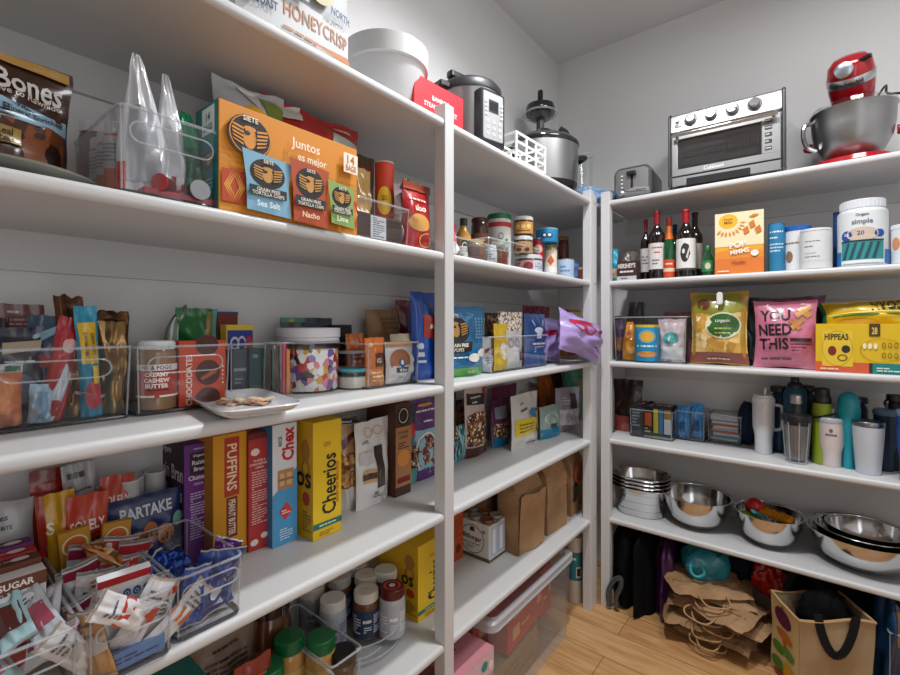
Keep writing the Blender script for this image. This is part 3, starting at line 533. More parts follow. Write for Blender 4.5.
for i, (y, z, ro, tn, c) in enumerate([(.20, .79, -38, 10, '#d4d4d6:film'), (.225, .80, 30, -8, '#dadadc:film'), (.26, .785, 55, 12, '#cdcdd0:film'), (.20, .778, -10, -40, '#b98a5c:film'), (.255, .84, -50, 20, '#dcdcde:film')]):
    packet(inbin(-.822+.005*i, y, .04, .11, .014, z, turn=tn, lean=6, roll=ro), TP[i]+' tilted at the crammed bin front', c, [('r', .0, .4, 1, .6, ('#b9b3b0:film', '#c43a30:film', '#c06a3a:film')[i % 3]), ('l', .2, .62, .8, .85, 3, '#55555c:film')], 'tilted packets at the bin front', seed=70+i)
carton('snack_box', inbin(-.835, .238, .085, .025, .06, .778), 'small light blue box lying on the bottom of the crammed bin', 'box', '#5f86b8:paper', [('l', .1, .3, .9, .8, 2, '#2c4a7a:paper')], top=[('l', .1, .1, .9, .9, 5, '#3c5c8e:paper')])
BP = ['deep blue foil packet in the middle of the blue packets bin', 'blue packet with white oval near the cereal side of its bin', 'bright blue slim packet at the bin front corner', 'navy packet with white oval against the bin front', 'blue foil packet lying high on the heap before the cookie pouch', 'dark blue foil packet lying behind the heap', 'purple foil packet poking out over the blue ones']
# blue packets bin
pouch('cookie_pouch', inbin(-1.075, .338, .138, .165, .05), 'navy cookie pouch lettered PARTAKE with three printed chocolate chip cookies', 'snack pouch', '#1c2f60:film',
  [('t', .5, .82, .13, 'PARTAKE', '#d3d8e4:film', 0, .68, .03), ('e', .35, .52, .1, .09, '#c4793a:film'), ('e', .52, .56, .11, .12, '#b9682c:film'), ('e', .72, .5, .12, .12, '#c4793a:film'), ('e', .92, .62, .1, .09, '#7fb8a8:film'), ('e', .2, .62, .06, .07, '#7fb8a8:film')]+[('e', .46+.07*(q % 3), .52+.05*(q//3), .014, .02, '#3a1a10:film') for q in range(6)]+[('e', .66+.06*(q % 3), .46+.05*(q//3), .014, .02, '#3a1a10:film') for q in range(6)]+[('l', 0.25, 0.21, 0.75, 0.29, 1, '#e3e6ee:film')], 'stand', 77)
for i, (x, y, z, w, h, le, ro, tn, c, f) in enumerate([(-.90, .33, .785, .07, .10, -18, -25, 10, '#1f3f8e:foil', 0), (-.87, .37, .79, .08, .11, 20, 12, -10, '#233f80:film', 1), (-.835, .325, .775, .045, .105, 4, 8, 4, '#2a56a8:film', 0), (-.84, .37, .776, .075, .095, -4, -12, 0, '#22417e:film', 1), (-.93, .365, .80, .08, .08, -50, 10, 30, '#20459a:foil', 0), (-.955, .32, .79, .075, .08, -35, -20, 10, '#1e3c86:foil', 0), (-.88, .39, .80, .05, .085, -30, 24, -20, '#6b3f8e:foil', 0)]):
    packet(inbin(x, y, w, h, .025, z, turn=tn, lean=le, roll=ro), BP[i], c, [('e', .6, .4, .16, .12, '#c9ced6:film'), ('t', .5, .2, .06, 'PARTAKE', '#dfe3ec:film', 0, .7)] if f else [('r', .1, .4, .9, .5, '#3a66b8:film')], ('blue packets in the bin', 'purple packet')[i == 6], seed=80+i, crump=.006)
# ================================================================== fifth shelf, near bay: vitamins and jars
cheerios(place('L', 5, 418, 449, 539, 612, None, .17), 'yellow toasted oat cereal box beside the vitamin turntable on the low shelf')
def turntable(P):
    e = empty('turntable', P, 'round clear plastic turntable carrying vitamin bottles', 'turntable'); b = MB(); r = .135
    b.lathe([(.06, 0), (.065, .008), (r*.6, .01), (r, .012), (r, .016), (0.001, .016)], 'clear', 48); b.build('tray', e)
    b = MB(); b.cap0 = b.cap1 = False; b.lathe([(r, .014), (r+.003, .055)], 'clear', 48); b.build('wall_band', e)
    b = MB(); b.tube([((r+.003)*math.cos(a*PI/24), (r+.003)*math.sin(a*PI/24), .055) for a in range(48)], .002, 'edge', 6, True); b.tube([(r*math.cos(a*PI/24), r*math.sin(a*PI/24), .013) for a in range(48)], .0025, 'edge', 6, True)
    b.tube([((r+.004)*math.cos(-PI/3.2+t*.09), (r+.004)*math.sin(-PI/3.2+t*.09), .04-.012*math.sin(PI*t/9)) for t in range(10)], .002, 'edge', 6); b.build('rim', e); return e
turntable(at(-1.025, .84, .410))
VB = [(-1.025, .765, '#d6d3ce', '#a8b0bc', 'white vitamin bottle nearest the clear jar bin on the turntable', '#3c5078'), (-.985, .848, '#d9d2c6', '#22344e', 'white lidded amber vitamin bottle in the middle front of the turntable', '#d9dde4'), (-.93, .895, '#5c1418', '#a9aaad', 'grey supplement bottle with a dark red lid on the turntable', '#e6e6e8'),
      (-1.045, .90, '#d9d2c6', '#4a2c1c', 'amber vitamin bottle with scored white lid in the second row of the turntable', '#d8c8b0'), (-1.01, .945, '#e0dcd6', '#5a3620', 'amber vitamin bottle at the far edge of the turntable', '#e0d0b8'), (-1.10, .845, '#b8b3ac', '#26406a', 'vitamin bottle with a blue label in the back row', '#c9d2de'), (-1.12, .765, '#cfc8be', '#8c8f94', 'grey labelled vitamin bottle at the back of the turntable', '#3a3f48'), (-1.115, .92, '#cfcac4', '#3a2a20', 'dark vitamin bottle in the back row near the cereal box', '#b9a890')]
for i, (x, y, cl, cb, lab, c3) in enumerate(VB):
    jar('vitamin_bottle', dict(loc=(x, y, .427), rot=(0, 0, PI/4), w=.072, h=.125+.008*(i in (2, 4))), lab, 'bottle', (cb if i in (0, 2, 6) else '#6a3c1c')+':plastic', cl+':plastic', .026, (.08, .82, cb+':paper'),
        [('l', .08, .15, .38, .85, 7, c3+':paper'), ('l', .44, .5, .66, .75, 1, c3+':paper'), ('l', .46, .2, .66, .45, 3, c3+':paper'), ('l', .72, .15, .95, .85, 8, c3+':paper')], 'vitamin bottles on the turntable', liddeco=[('o', .5, .5, .36, .36, .25, '#c9444a:plastic'), ('e', .5, .5, .14, .14, '#e6dcd6:plastic')] if i == 2 else [('r', .3, .49, .6, .52, '#8c8478:plastic')] if i in (1, 3) else ())
clear_bin(dict(loc=(-.96, .52, .4115), rz=PI/2, w=.19, h=.12, d=.3), 'clear bin of green lidded jars on the low shelf', handle=False)
clear_bin(dict(loc=(-.97, .665, .4115), rz=PI/2, w=.09, h=.12, d=.27), 'narrow clear bin beside the vitamin turntable', handle=False)
jar('sauce_jar', dict(loc=(-1.06, .60, .414), rz=PI/4, w=.105, h=.20), 'large dark amber jar behind the green lidded jars', 'jar', '#5a3418:gloss', '#3a2416:gloss', .03, (.1, .6, '#8a5a2c:paper'), shoulder=.3, neck=.8)
for i, (x, y, h) in enumerate([(-.97, .60, .145), (-.925, .655, .135), (-.94, .53, .13)]):
    jar('spice_jar', dict(loc=(x, y, .414), rz=PI/4, w=.072, h=h), ('tall golden spice jar with green lid beside the amber jar', 'golden spice jar with green lid closest to the vitamins', 'short green lidded spice jar at the near side of the bin')[i], 'jar', '#b98a4a:gloss', '#14683a:plastic', .03, (.1, .7, '#c9a55c:paper'), [('l', .3, .2, .7, .8, 4, '#7a3c1c:paper')], 'green lidded jars')
jar('spice_jar', dict(loc=(-.885, .69, .414), rz=PI/4, w=.065, h=.10), 'squat black lidded jar in front of the green lidded ones', 'jar', '#4a3020:gloss', '#1a1a1c:plastic', .025)
pouch('brown_pouch', dict(loc=(-1.02, .47, .414), rz=PI/2, w=.14, h=.215, d=.05), 'brown speckled paper pouch printed with dark text on the low shelf', 'snack pouch', '#7a6658:film', [('l', 0.3, 0.77, 0.7, 0.83, 1, '#3a2c26:film'), ('l', .15, .45, .85, .72, 5, '#3a2c26:film')], 'stand', 91)
pouch('snack_pouch', dict(loc=(-.93, .49, .414), rz=PI/2, w=.08, h=.17, d=.04), 'patterned red and cream spice pouch in the low clear bin', 'snack pouch', '#8e3326:film', [('r', .1, .1, .9, .8, 'gum')], 'stand', 92)
carton('tea_box', dict(loc=(-1.0, .365, .412), rz=PI/2, w=.07, h=.19, d=.12), 'teal tea box standing at the near end of the low shelf', 'box', '#1f6f6a:paper', [('l', .1, .3, .9, .8, 5, '#d8e4de:paper')])
# ================================================================== third shelf, near bay
def L3(x0, x1, yt, yb=None, back=None, d=.05, **k): return place('L', 3, x0, x1, yt, yb, back, d, **k)
clear_bin(L3(-34, 134, 349, None, .155, .205), 'wide clear bin of foil snack bags on the third shelf')
clear_bin(L3(135.5, 232, 346, None, .15, .2), 'clear bin holding the cashew butter jar and the orange chocolate dates box')
pouch('produce_bag', L3(-20, 27, 366, None, .17, .07, dz=.006), 'clear bag of orange dried mango pieces in the wide bin', 'snack pouch', 'peel', [('r', .0, .86, 1, 1, '#b9b9b4:film'), ('r', .55, .88, .95, .97, '#2a6a50:film')], 'stand', 3, crump=.005)
pouch('snack_pouch', L3(-20, 52, 328, None, .215, .045, dz=.006), 'navy snack bag with a cream window, standing behind the mango', 'snack pouch', '#1d2436:film', [('p', [(.3, .72), (.85, .76), (.9, .86), (.3, .84)], '#b9a98c:film'), ('l', .3, .62, .8, .66, 1, '#c9cdd6:film'), ('e', .55, .35, .25, .16, '#56657e:film')], 'stand', 5)
pouch('snack_pouch', L3(-20, 47, 304, None, .275, .05, dz=.006), 'dusty maroon foil bag at the back of the wide bin', 'snack pouch', '#6e4344:film', [('l', 0.4, 0.91, 0.8, 0.95, 1, '#c9b4b0:film'), ('l', .2, .8, .9, .88, 2, '#a8898a:film')], 'stand', 6)
pouch('snack_pouch', L3(28, 70, 316, None, .22, .03, dz=.006, turn=-30), 'teal and navy striped pouch leaning behind the red one', 'snack pouch', '#26465e:film', [('p', [(.1, .7), (.9, .85), (.9, .92), (.1, .8)], '#8fb4c4:film'), ('r', .1, .5, .9, .62, '#a3242c:film')], 'stand', 7)
pouch('snack_pouch', L3(38, 66, 316, None, .185, .04, dz=.006, turn=6, roll=10), 'glossy red pouch with a pale oval badge leaning in the wide bin', 'snack pouch', '#b01c26:film', [('e', .55, .72, .28, .07, '#d9a4a0:film'), ('p', [(.0, .05), (.5, .0), (.9, .45), (.5, .55)], '#c9d2da:film'), ('e', .4, .12, .28, .08, '#b01c26:film')], 'stand', 8, crump=.003)
pouch('snack_pouch', L3(28, 54, 385, None, .18, .03, dz=.006, roll=4), 'pale blue and silver pouch low behind the red pouch', 'snack pouch', '#9db9c9:film', [('r', .3, .1, .7, .8, '#6f93ad:film')], 'stand', 10)
pouch('snack_pouch', L3(56, 87, 296, None, .2, .06, dz=.006, roll=3), 'copper brown foil pouch, tallest in the wide bin', 'snack pouch', '#8b6746:foil', [('r', .0, .72, 1, 1, '#4a2d1c:foil'), ('r', 0, 0, .22, 1, '#5c3a24:foil')], 'stand', 11, crump=.008, topsw=-.25)
pouch('snack_pouch', L3(84, 107, 306, None, .175, .045, dz=.006, roll=-3), 'turquoise and yellow rice snack pouch lettered CRISPY', 'snack pouch', '#1493b4:film', [('r', .1, .48, .85, .85, '#e0b51f:film'), ('t', .35, .66, .16, 'BROWN RICE', '#3a2a18:film', 90, .3), ('t', .65, .66, .16, 'LOW SWEET', '#3a2a18:film', 90, .3), ('e', .5, .2, .4, .13, '#b3303c:film'), ('t', .42, .2, .26, 'CRISPY', '#f0e6e0:film', 75, .2), ('r', .5, .3, .8, .46, '#e0b51f:film')], 'stand', 13, crump=.003)
pouch('snack_pouch', L3(103, 122, 318, None, .255, .04, dz=.006), 'dark green pouch with a yellow window between turquoise and gold pouches', 'snack pouch', '#22403c:film', [('r', .2, .6, .8, .85, '#b8902c:film')], 'stand', 15)
pouch('snack_pouch', L3(103, 133, 311, None, .185, .06, dz=.006), 'crinkled gold foil pouch beside the cashew butter', 'snack pouch', '#b39062:foil', [('r', .86, 0, 1, 1, '#5c3c22:foil'), ('r', 0, .9, 1, 1, '#4a2f1c:foil')], 'stand', 16, crump=.009)
pouch('snack_pouch', L3(-8, 12, 318, None, .24, .03, dz=.006, turn=20), 'dark plum pouch squeezed at the near end of the wide bin', 'snack pouch', '#3c1f2e:film', (), 'stand', 17)
jar('nut_butter_jar', rnd('L', 3, 137, 177, 341, 412, dz=.005), 'tall cashew butter jar with white lid and red label', 'jar', '#8a6a4c:gloss', '#dcdcdc:plastic', .016, (.22, .76, '#a83a2e:paper'),
  [('r', 0, .82, 1, 1, '#d9d6d2:paper'), ('t', .5, .91, .12, 'FIX & FOGG', '#2c2c30:paper', 0, .62), ('t', .5, .7, .13, 'CREAMY', '#efe6da:paper', 0, .58, .035), ('t', .5, .53, .13, 'CASHEW', '#efe6da:paper', 0, .56, .035), ('t', .5, .36, .13, 'BUTTER', '#efe6da:paper', 0, .56, .035), ('l', .3, .2, .7, .27, 1, '#2c2020:paper'), ('r', 0, .02, 1, .08, '#e6e0d8:paper'), ('e', .5, .05, .04, .06, '#a83a2e:paper')])
carton('snack_box', L3(179, 226, 341, None, .165, .04, dz=.005), 'orange chocolate dates box with three round date pictures', 'snack box', '#c8431c:paper', [('t', .2, .4, .13, 'CHOCODATES', '#f0dccf:paper', 90, .78), ('e', .58, .93, .25, .16, '#4a1a12:paper'), ('e', .6, .5, .27, .2, '#4a1a12:paper'), ('e', .6, .1, .27, .17, '#4a1a12:paper'), ('p', [(.42, .42), (.76, .56), (.8, .5), (.48, .38)], '#b0562c:paper'), ('l', 0.899, 0.29, 0.941, 0.61, 5, '#f0dccf:paper')])
pouch('snack_pouch', L3(182, 224, 308, None, .24, .07, dz=.005), 'shiny green candy pouch with a torn silver corner standing up', 'snack pouch', '#176a34:film', [('p', [(.6, .6), (1, .65), (1, 1), (.7, .95)], '#8a7a34:film'), ('r', .88, 0, 1, 1, '#3f9a98:film')], 'stand', 18, crump=.009)
b = MB(); b.grid(lambda u, v: (-.05+.055*v+.04*(u-.5)*(1-v)**.5-.01*math.sin(v*3)-.03*v, .004*math.sin(u*6), .1+.085*v), 8, 10, '#8f9a90:foil'); b.grid(lambda u, v: (-.05+.055*v+.04*(u-.5)*(1-v)**.5-.01*math.sin(v*3)-.03*v, .0015+.004*math.sin(u*6), .1+.085*v), 8, 10, '#2d6a40:film', True, None, True)
o = b.build('torn_corner', bpy.data.objects['snack_pouch.010'] if 'snack_pouch.010' in bpy.data.objects else None)
GP = [q for q in bpy.data.objects if q.get('label', '').startswith('shiny green candy')][0]; o.parent = GP; o.location = (.005, 0, .02)
jar('storage_jar', rnd('L', 3, 165, 190, 333, None, .3, dz=.003), 'white lidded clear container behind the cashew butter jar', 'jar', 'glass', '#c9ccd0:plastic', .02)
carton('snack_box', L3(218, 238, 312, None, .33, .03), 'small red brown chocolate box standing at the back by the wall', 'snack box', '#7c2a20:paper', [('r', .1, .55, .95, .7, '#2a2420:paper'), ('t', .5, .62, .07, 'GHIRARDELLI', '#e0d4c0:paper', 0, .8), ('r', 0, .97, 1, 1, '#2c4a78:paper')])
carton('candy_box', L3(226, 254, 325, None, .28, .03), 'yellow and blue swirl lettered candy box', 'snack box', '#e3c23a:paper', [('r', .05, .55, .95, .92, '#2c3f9a:paper'), ('o', .3, .73, .16, .1, .35, '#e8e4e0:paper'), ('o', .55, .72, .16, .12, .3, '#d8d4e8:paper'), ('e', .8, .72, .12, .12, '#c22a40:paper')])
carton('tea_box', L3(231, 249, 350, None, .2, .05), 'slate grey chocolate box beside the orange dates box', 'box', '#3a4450:paper', [('l', 0.15, 0.53, 0.85, 0.67, 1, '#8a96a0:paper'), ('l', .2, .3, .8, .45, 2, '#7a8690:paper')])
carton('tea_box', L3(249.5, 264, 349, None, .19, .05), 'dark teal tin like box standing between the slate box and straws cup', 'box', '#123a3e:paper', [('e', .4, .85, .2, .04, '#5a8a86:paper'), ('r', .9, 0, 1, 1, '#2f6a68:paper')])
clear_bin(L3(230, 268, 344, None, .18, .12), 'small clear bin around the slate and teal boxes', handle=False)
def plate(P):
    s = P['w']/2; b = MB(); prof = [(.0001, .0), (s*.62, .0), (s*.9, .012), (s, .022), (s*.985, .0245), (s*.9, .017), (s*.64, .006), (.0001, .006)]
    b.lathe(prof, '#dcdde2:gloss', 48, None, 1.75, 1, 7); b.cap0 = False
    return tag(setp(b.build('square_plate'), P), 'white square plate with crumbled crackers near the shelf edge', 'plate')
plate(dict(loc=(-.868, .437, 1.124), rz=math.radians(-10), w=.148))
R = random.Random(8)
for i in range(12):
    b = MB(); s = .009+R.random()*.006; b.rbox(-s, s, -s*.8, s*.8, 0, .003+.002*R.random(), ('#c9a884:paper', '#b48a70:paper', '#d6c0a0:paper')[i % 3], .002, 1)
    t = i/11; o = b.build('cracker'); o.location = (-.93+.075*t+R.uniform(-.01, .01), .425+.055*t+R.uniform(-.008, .008), 1.1325+.0035*(i % 3)); o.rotation_euler = (R.uniform(-.3, .3), R.uniform(-.3, .3), R.uniform(0, 3)); tag(o, 'broken piece of cracker in the small heap on the white square plate', 'cracker', 'broken crackers on the square plate')
def cup(P, label, mat='glass', name='clear_cup', cat='cup', group=None):
    r, h = P['w']/2, P['h']; e = empty(name, P, label, cat, group); b = MB(); b.cap1 = False
    b.lathe([(r*.8, 0), (r*.84, .006), (r, h)], mat, 32); b.build('cup_wall', e); b = MB(); b.tube([(r*math.cos(a*PI/14), r*math.sin(a*PI/14), h) for a in range(28)], .0016, 'edge', 6, True)
    b.tube([(r*.81*math.cos(a*PI/14), r*.81*math.sin(a*PI/14), .003) for a in range(28)], .003, 'edge', 6, True); b.build('rim', e); return e
PC = rnd('L', 3, 264, 295, 343, 399); cup(PC, 'clear plastic cup of straws and candy sticks')
for i, (dx, dy, c, r_, h_, l_) in enumerate([(0, .013, '#d32a66:plastic', .006, .125, 'bright pink candy stick'), (.008, .02, '#d9822a:plastic', .005, .11, 'orange candy stick'), (.01, -.004, '#4a2c1c:plastic', .003, .118, 'brown candy stick'), (-.005, -.012, '#b99a8a:plastic', .003, .12, 'pale brown striped straw'), (.0, -.02, '#2f4a3c:plastic', .005, .11, 'dark green candy stick')]):
    b = MB(); b.tube([(0, 0, .008), (0, 0, h_)], r_, c, 8)
    if i == 3:
        for q in range(9): b.tube([(-.0031, 0, .015+q*.012), (.0031, -.0018, .019+q*.012)], .0012, '#5c2f24:plastic', 4)
    o = b.build('candy_stick'); o.location = (PC['loc'][0]+dx, PC['loc'][1]+dy*.8, 1.124); o.rotation_euler = (0, 0.0, PI/2); tag(o, l_+' standing in the clear plastic cup', 'candy stick')
def canister(P):
    r, h = P['w']/2, P['h']; e = empty('glass_canister', P, 'large clear canister of wrapped sweets with thick white lid', 'canister'); b = MB(); b.cap1 = False
    b.lathe([(r*.93, 0), (r*.97, .005), (r*.97, h*.8)], 'glass', 40); b.build('canister_wall', e); b = MB(); b.lathe([(r*.9, .004), (r*.93, .01), (r*.93, h*.66), (r*.6, h*.7), (.001, h*.71)], 'candy', 40); o = b.build('sweets', e); o['kind'] = 'stuff'
    b = MB(); b.lathe([(r*.96, h*.79), (r*.96, h*.84), (r, h*.86), (r, h*.985), (r*.97, h)], '#cdcbd0:plastic', 40); b.build('lid', e)
    b = MB(); b.cap0 = b.cap1 = False; b.lathe([(r*.975, h*.76), (r*.975, h*.8)], '#9a98a0:plastic', 40); b.build('seal_ring', e); return e
PK = rnd('L', 3, 277, 341, 328, 394); canister(PK)
pouch('snack_pouch', L3(282, 334, 318, None, .3, .02), 'dark patterned bag top showing over the sweets canister', 'snack pouch', '#1d2c3a:film', [('r', 0, .93, .45, 1, '#2f7a78:film'), ('e', .2, .96, .06, .03, '#a8a83a:film')], 'stand', 24, crump=.003)
jar('food_container', rnd('L', 3, 337, 367, 351, None, .2), 'clear oval container with a grey lid stacked by the sweets canister', 'container', 'glass', '#9a9ca0:plastic', .006, fill=('nuts', .6), neck=1, shoulder=.02)
jar('food_container', rnd('L', 3, 337, 370, 368, 390), 'small round glass container with turquoise lid and white contents', 'container', 'glass', '#3fa3ad:plastic', .008, fill=('#d8d2c6:paper', .7), neck=1, shoulder=.02)
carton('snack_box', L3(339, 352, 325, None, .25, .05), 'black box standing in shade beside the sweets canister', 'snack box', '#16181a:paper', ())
clear_bin(L3(368, 421, 343, None, .09, .22), 'clear bin of waffle and pretzel packs near the upright post', handle=False)
pouch('snack_pouch', L3(350, 368, 334, None, .2, .04), 'orange pretzel bag behind the turquoise lidded container', 'snack pouch', '#cf6a1f:film', [('r', .1, .3, .9, .7, '#a83a1c:film'), ('l', .2, .4, .8, .6, 2, '#efd9b8:film')], 'stand', 25)
pouch('snack_pouch', L3(369, 388, 338, None, .1, .035, dz=.005), 'orange patterned snack bag with brown monogram in the waffle bin', 'snack pouch', '#d9701f:film', [('r', 0, 0, 1, .35, '#d98a4a:film'), ('r', .35, .4, .9, .68, '#5a2c1a:film'), ('l', 0.37, 0.43, 0.87, 0.63, 1, '#e6d2b4:film'), ('l', .15, .08, .85, .32, 3, '#f0d9b4:film'), ('e', .2, .85, .1, .05, '#f0c04a:film')], 'stand', 26)
pouch('snack_pouch', L3(389, 415, 342, None, .1, .035, dz=.005), 'white stroopwafel bag with a big round waffle and windmill picture', 'snack pouch', '#d8d6d4:film', [('e', .5, .52, .42, .3, '#a8663a:film'), ('r', .05, .2, .95, .42, '#d8d6d4:film'), ('e', .5, .48, .13, .1, '#2c4f8e:film'), ('e', .5, .5, .06, .06, '#e8e8ea:film'), ('r', .25, .26, .8, .38, '#26344e:film'), ('t', .52, .32, .07, "lil' Dutch", '#e8e8ea:film', 0, .45), ('l', .3, .12, .7, .17, 1, '#6a7080:film'), ('r', 0, .9, 1, 1, '#c98a3a:film')], 'stand', 27, crump=.002)
pouch('snack_pouch', L3(395, 424, 334, None, .15, .04, dz=.005), 'cream and orange waffle bag standing behind the windmill one', 'snack pouch', '#d6c6a4:film', [('r', .7, .1, 1, .5, '#cf5a24:film'), ('r', .1, .7, .9, .8, '#c98a3a:film')], 'stand', 28)
pouch('paper_pouch', L3(372, 404, 310, None, .27, .06), 'brown kraft coffee bag with rolled top near the back wall', 'paper bag', 'kraft', [('l', .3, .7, .9, .9, 3, '#6a5440:paper'), ('r', .2, .2, .8, .5, '#8a2a24:paper')], 'sack', 29, crump=.005)
pouch('snack_pouch', L3(402, 420, 300, None, .28, .06), 'dark red bag standing between the kraft bag and the blue pouch', 'snack pouch', '#7a1a2c:film', [('p', [(.1, .2), (.5, .9), (.7, .3)], '#b3301f:film')], 'stand', 30)
pouch('snack_pouch', L3(417, 442, 292, 379, None, .06), 'royal blue pouch with a tilted red badge beside the upright post', 'snack pouch', '#1f4fa8:film', [('p', [(.3, .48), (.9, .44), (1, .7), (.24, .74)], '#b8402e:film'), ('l', 0.47, 0.55, 0.77, 0.65, 1, '#e8dcd2:film'), ('e', .16, .38, .1, .035, '#cfd9e8:film'), ('r', .08, .26, .25, .31, '#cfd9e8:film'), ('r', .06, .19, .3, .22, '#cfd9e8:film')], 'sack', 33, crump=.003)
# ================================================================== second shelf, near bay
def L2(x0, x1, yt, back, d=.05, **k): return place('L', 2, x0, x1, yt, None, back, d, **k)
b = MB(); b.lathe([(.07, 0), (.075, .004), (.128, .016), (.13, .019), (.126, .02), (.07, .009), (.0001, .008)], '#8f8f86:satin', 48); tag(setp(b.build('serving_plate'), at(-.945, .10, 1.491)), 'round grey green plate under the brown dog chew bag', 'plate')
pouch('pet_treat_bag', dict(loc=(-.95, .092, 1.503), rot=(0, 0, PI/2+.05), w=.205, h=.195, d=.07), 'dark brown bag of meaty bones with a pale blue banner, on a plate', 'pet food bag', '#3a1d12:film',
  [('r', .04, .02, .96, .46, 'meat'), ('p', [(.0, .46), (.98, .44), (.98, .56), (.3, .64), (0, .62)], '#93b5c9:film'), ('t', .76, .58, .045, 'Vitamin &', '#2c3c4c:film', 0, .25), ('t', .76, .52, .045, 'Mineral Enriched', '#2c3c4c:film', -2, .4), ('t', .74, .77, .19, 'Bones', '#d9d4ce:film', 0, .4, .02), ('t', .72, .665, .05, 'ative to Rawhide', '#d9c9bc:film', 0, .45, .01), ('p', [(.55, .93), (.97, .9), (.97, .98), (.55, .99)], '#b08436:film'), ('r', .45, .26, .68, .38, '#a98a4a:film'), ('t', .58, .345, .05, 'Real', '#2c1c10:film'), ('t', .58, .29, .05, 'tter', '#2c1c10:film'), ('l', .4, .4, .9, .45, 1, '#d9c9bc:film')], 'stand', 40, crump=.007)
clear_bin(L2(118, 222, 118, .012, .26), 'tall clear bin with white and green treat pouches on the second shelf')
for i, (x, y, w_, h_, cl, cb, lb) in enumerate([(-1.06, .255, .06, .17, '#d6d6d8', '#5a1f1a', 'dark supplement jar with a wide white lid at the back of the tall bin'), (-.985, .243, .036, .12, '#cfcfcf', '#b8501c', 'amber pill bottle beside the white lidded jar'), (-.945, .243, .036, .12, '#cfcfcf', '#c2591f', 'amber pill bottle in the middle of the row of three'), (-.905, .243, .036, .125, '#cfcfcf', '#c95f22', 'amber pill bottle closest to the shelf edge')]):
    jar('pill_bottle', dict(loc=(x, y, 1.496), rot=(0, 0, PI/4), w=w_, h=h_), lb, 'bottle', cb+':gloss', cl+':plastic', .02, (.45, .95, '#b9b9bc:paper') if i else (.2, .7, '#6b3a34:paper'), (('l', .2, .2, .8, .8, 5, '#5a5a60:paper'),), 'bottles in the tall clear bin')
def fin_pouch(P, label, col, front, seed, seal=True):
    return pouch('treat_pouch', P, label, 'snack pouch', col, front, 'stand', seed, crump=.005, taper=.86 if seal else .72, topsw=-.12)
fin_pouch(dict(loc=(-.86, .266, 1.496), rot=(0, 0, PI/2-.1), w=.075, h=.232, d=.04), 'white treat pouch with pinched pointed top, nearer the amber bottles', '#c9cacd:film', [('r', 0, .03, .14, .22, '#c23a34:film'), ('r', .15, .1, .8, .62, '#9ea0a6:film')], 41)
fin_pouch(dict(loc=(-.872, .311, 1.496), rot=(0, 0, PI/2+.1), w=.062, h=.222, d=.04), 'white treat pouch with a red checked corner, beside the green one', '#c3c4c8:film', [('r', .1, .06, .9, .2, '#d9d2cf:film')]+[('r', .1+.133*q, .06+.047*((q+p) % 3), .233+.133*q, .107+.047*((q+p) % 3), '#b3343a:film') for q in range(6) for p in (0,)], 42)
fin_pouch(dict(loc=(-.885, .348, 1.496), rot=(0, 0, PI/2), w=.06, h=.175, d=.05), 'green treat pouch with pointed top beside the orange variety box', '#1a8a5c:film', [('r', .05, .3, .95, .62, '#0f5a3c:film')], 43, False)
for i, (x, y, z_, c, lb, rr) in enumerate([(-.825, .30, 1.512, '#b5343a:plastic', 'red capped coffee pod lying at the bin front', .013), (-.83, .335, 1.512, '#8a8b90:plastic', 'silver ribbed coffee pod lying beside the green pouch', .015)]):
    b = MB(); b.lathe([(rr*.72, 0), (rr*.95, .026), (rr*1.1, .027), (rr*1.1, .029)], c, 20)
    for q in range(20): b.tube([(rr*.74*math.cos(q*PI/10), rr*.74*math.sin(q*PI/10), .002), (rr*.96*math.cos(q*PI/10), rr*.96*math.sin(q*PI/10), .025)], .0012, '#3c3c40:plastic', 4)
    o = b.build('coffee_pod'); o.location = (x-.01, y, z_+.006); o.rotation_euler = (PI/2, 0, .6+i); tag(o, lb, 'coffee pod', 'coffee pods in the tall bin')
b = MB(); b.rbox(-.06, .06, -.02, .02, 0, .012, '#a02c34:film', .004, 2); tag(setp(b.build('candy_packet'), dict(loc=(-.84, .315, 1.495), rz=PI/2)), 'flat red packet on the bottom of the tall bin', 'snack packet')
OR = '#d98a1c:paper'
def bird(cu, cv, ru, rv, c1, c2): return [('e', cu, cv, ru, rv, c1), ('e', cu, cv-.1*rv, ru*.3, rv*.5, c2), ('e', cu, cv+.35*rv, ru*.28, rv*.12, c2), ('e', cu-.02, cv+.12*rv, ru*.16, rv*.1, c1)]+[('p', [(cu+s*ru*.3, cv-.5*rv+q*rv*.18), (cu+s*ru*(.82-.05*abs(q-3)), cv-.35*rv+q*rv*.17), (cu+s*ru*.8, cv-.25*rv+q*rv*.17), (cu+s*ru*.3, cv-.4*rv+q*rv*.18)], c2) for s in (-1, 1) for q in range(5)]
def bagpic(u0, u1, v0, v1, col, c2, tl): 
    w_ = u1-u0; m = (u0+u1)/2
    return [('p', [(u0, v1), (u1, v1-.03), (u1-.06*w_, (v0+v1)/2), (u1, v0-.02), (u0+.03, v0), (u0+.08*w_, (v0+v1)/2)], col)]+bird(m, v0+(v1-v0)*.66, w_*.36, (v1-v0)*.25, '#1f1d1c:paper', '#c9924a:paper')+[('t', m, v0+(v1-v0)*.86, .035, 'SIETE', '#e8dcc4:paper', 0, w_*.4), ('r', u0+.12*w_, v0+(v1-v0)*.26, u1-.12*w_, v0+(v1-v0)*.42, '#1d2b34:paper'), ('t', m, v0+(v1-v0)*.37, .035, 'GRAIN FREE', '#e6dccb:paper', 0, w_*.6), ('t', m, v0+(v1-v0)*.3, .035, 'TORTILLA CHIPS', '#e6dccb:paper', 0, w_*.65), ('t', m, v0+(v1-v0)*.13, .06, tl, c2, 0, w_*.55)]
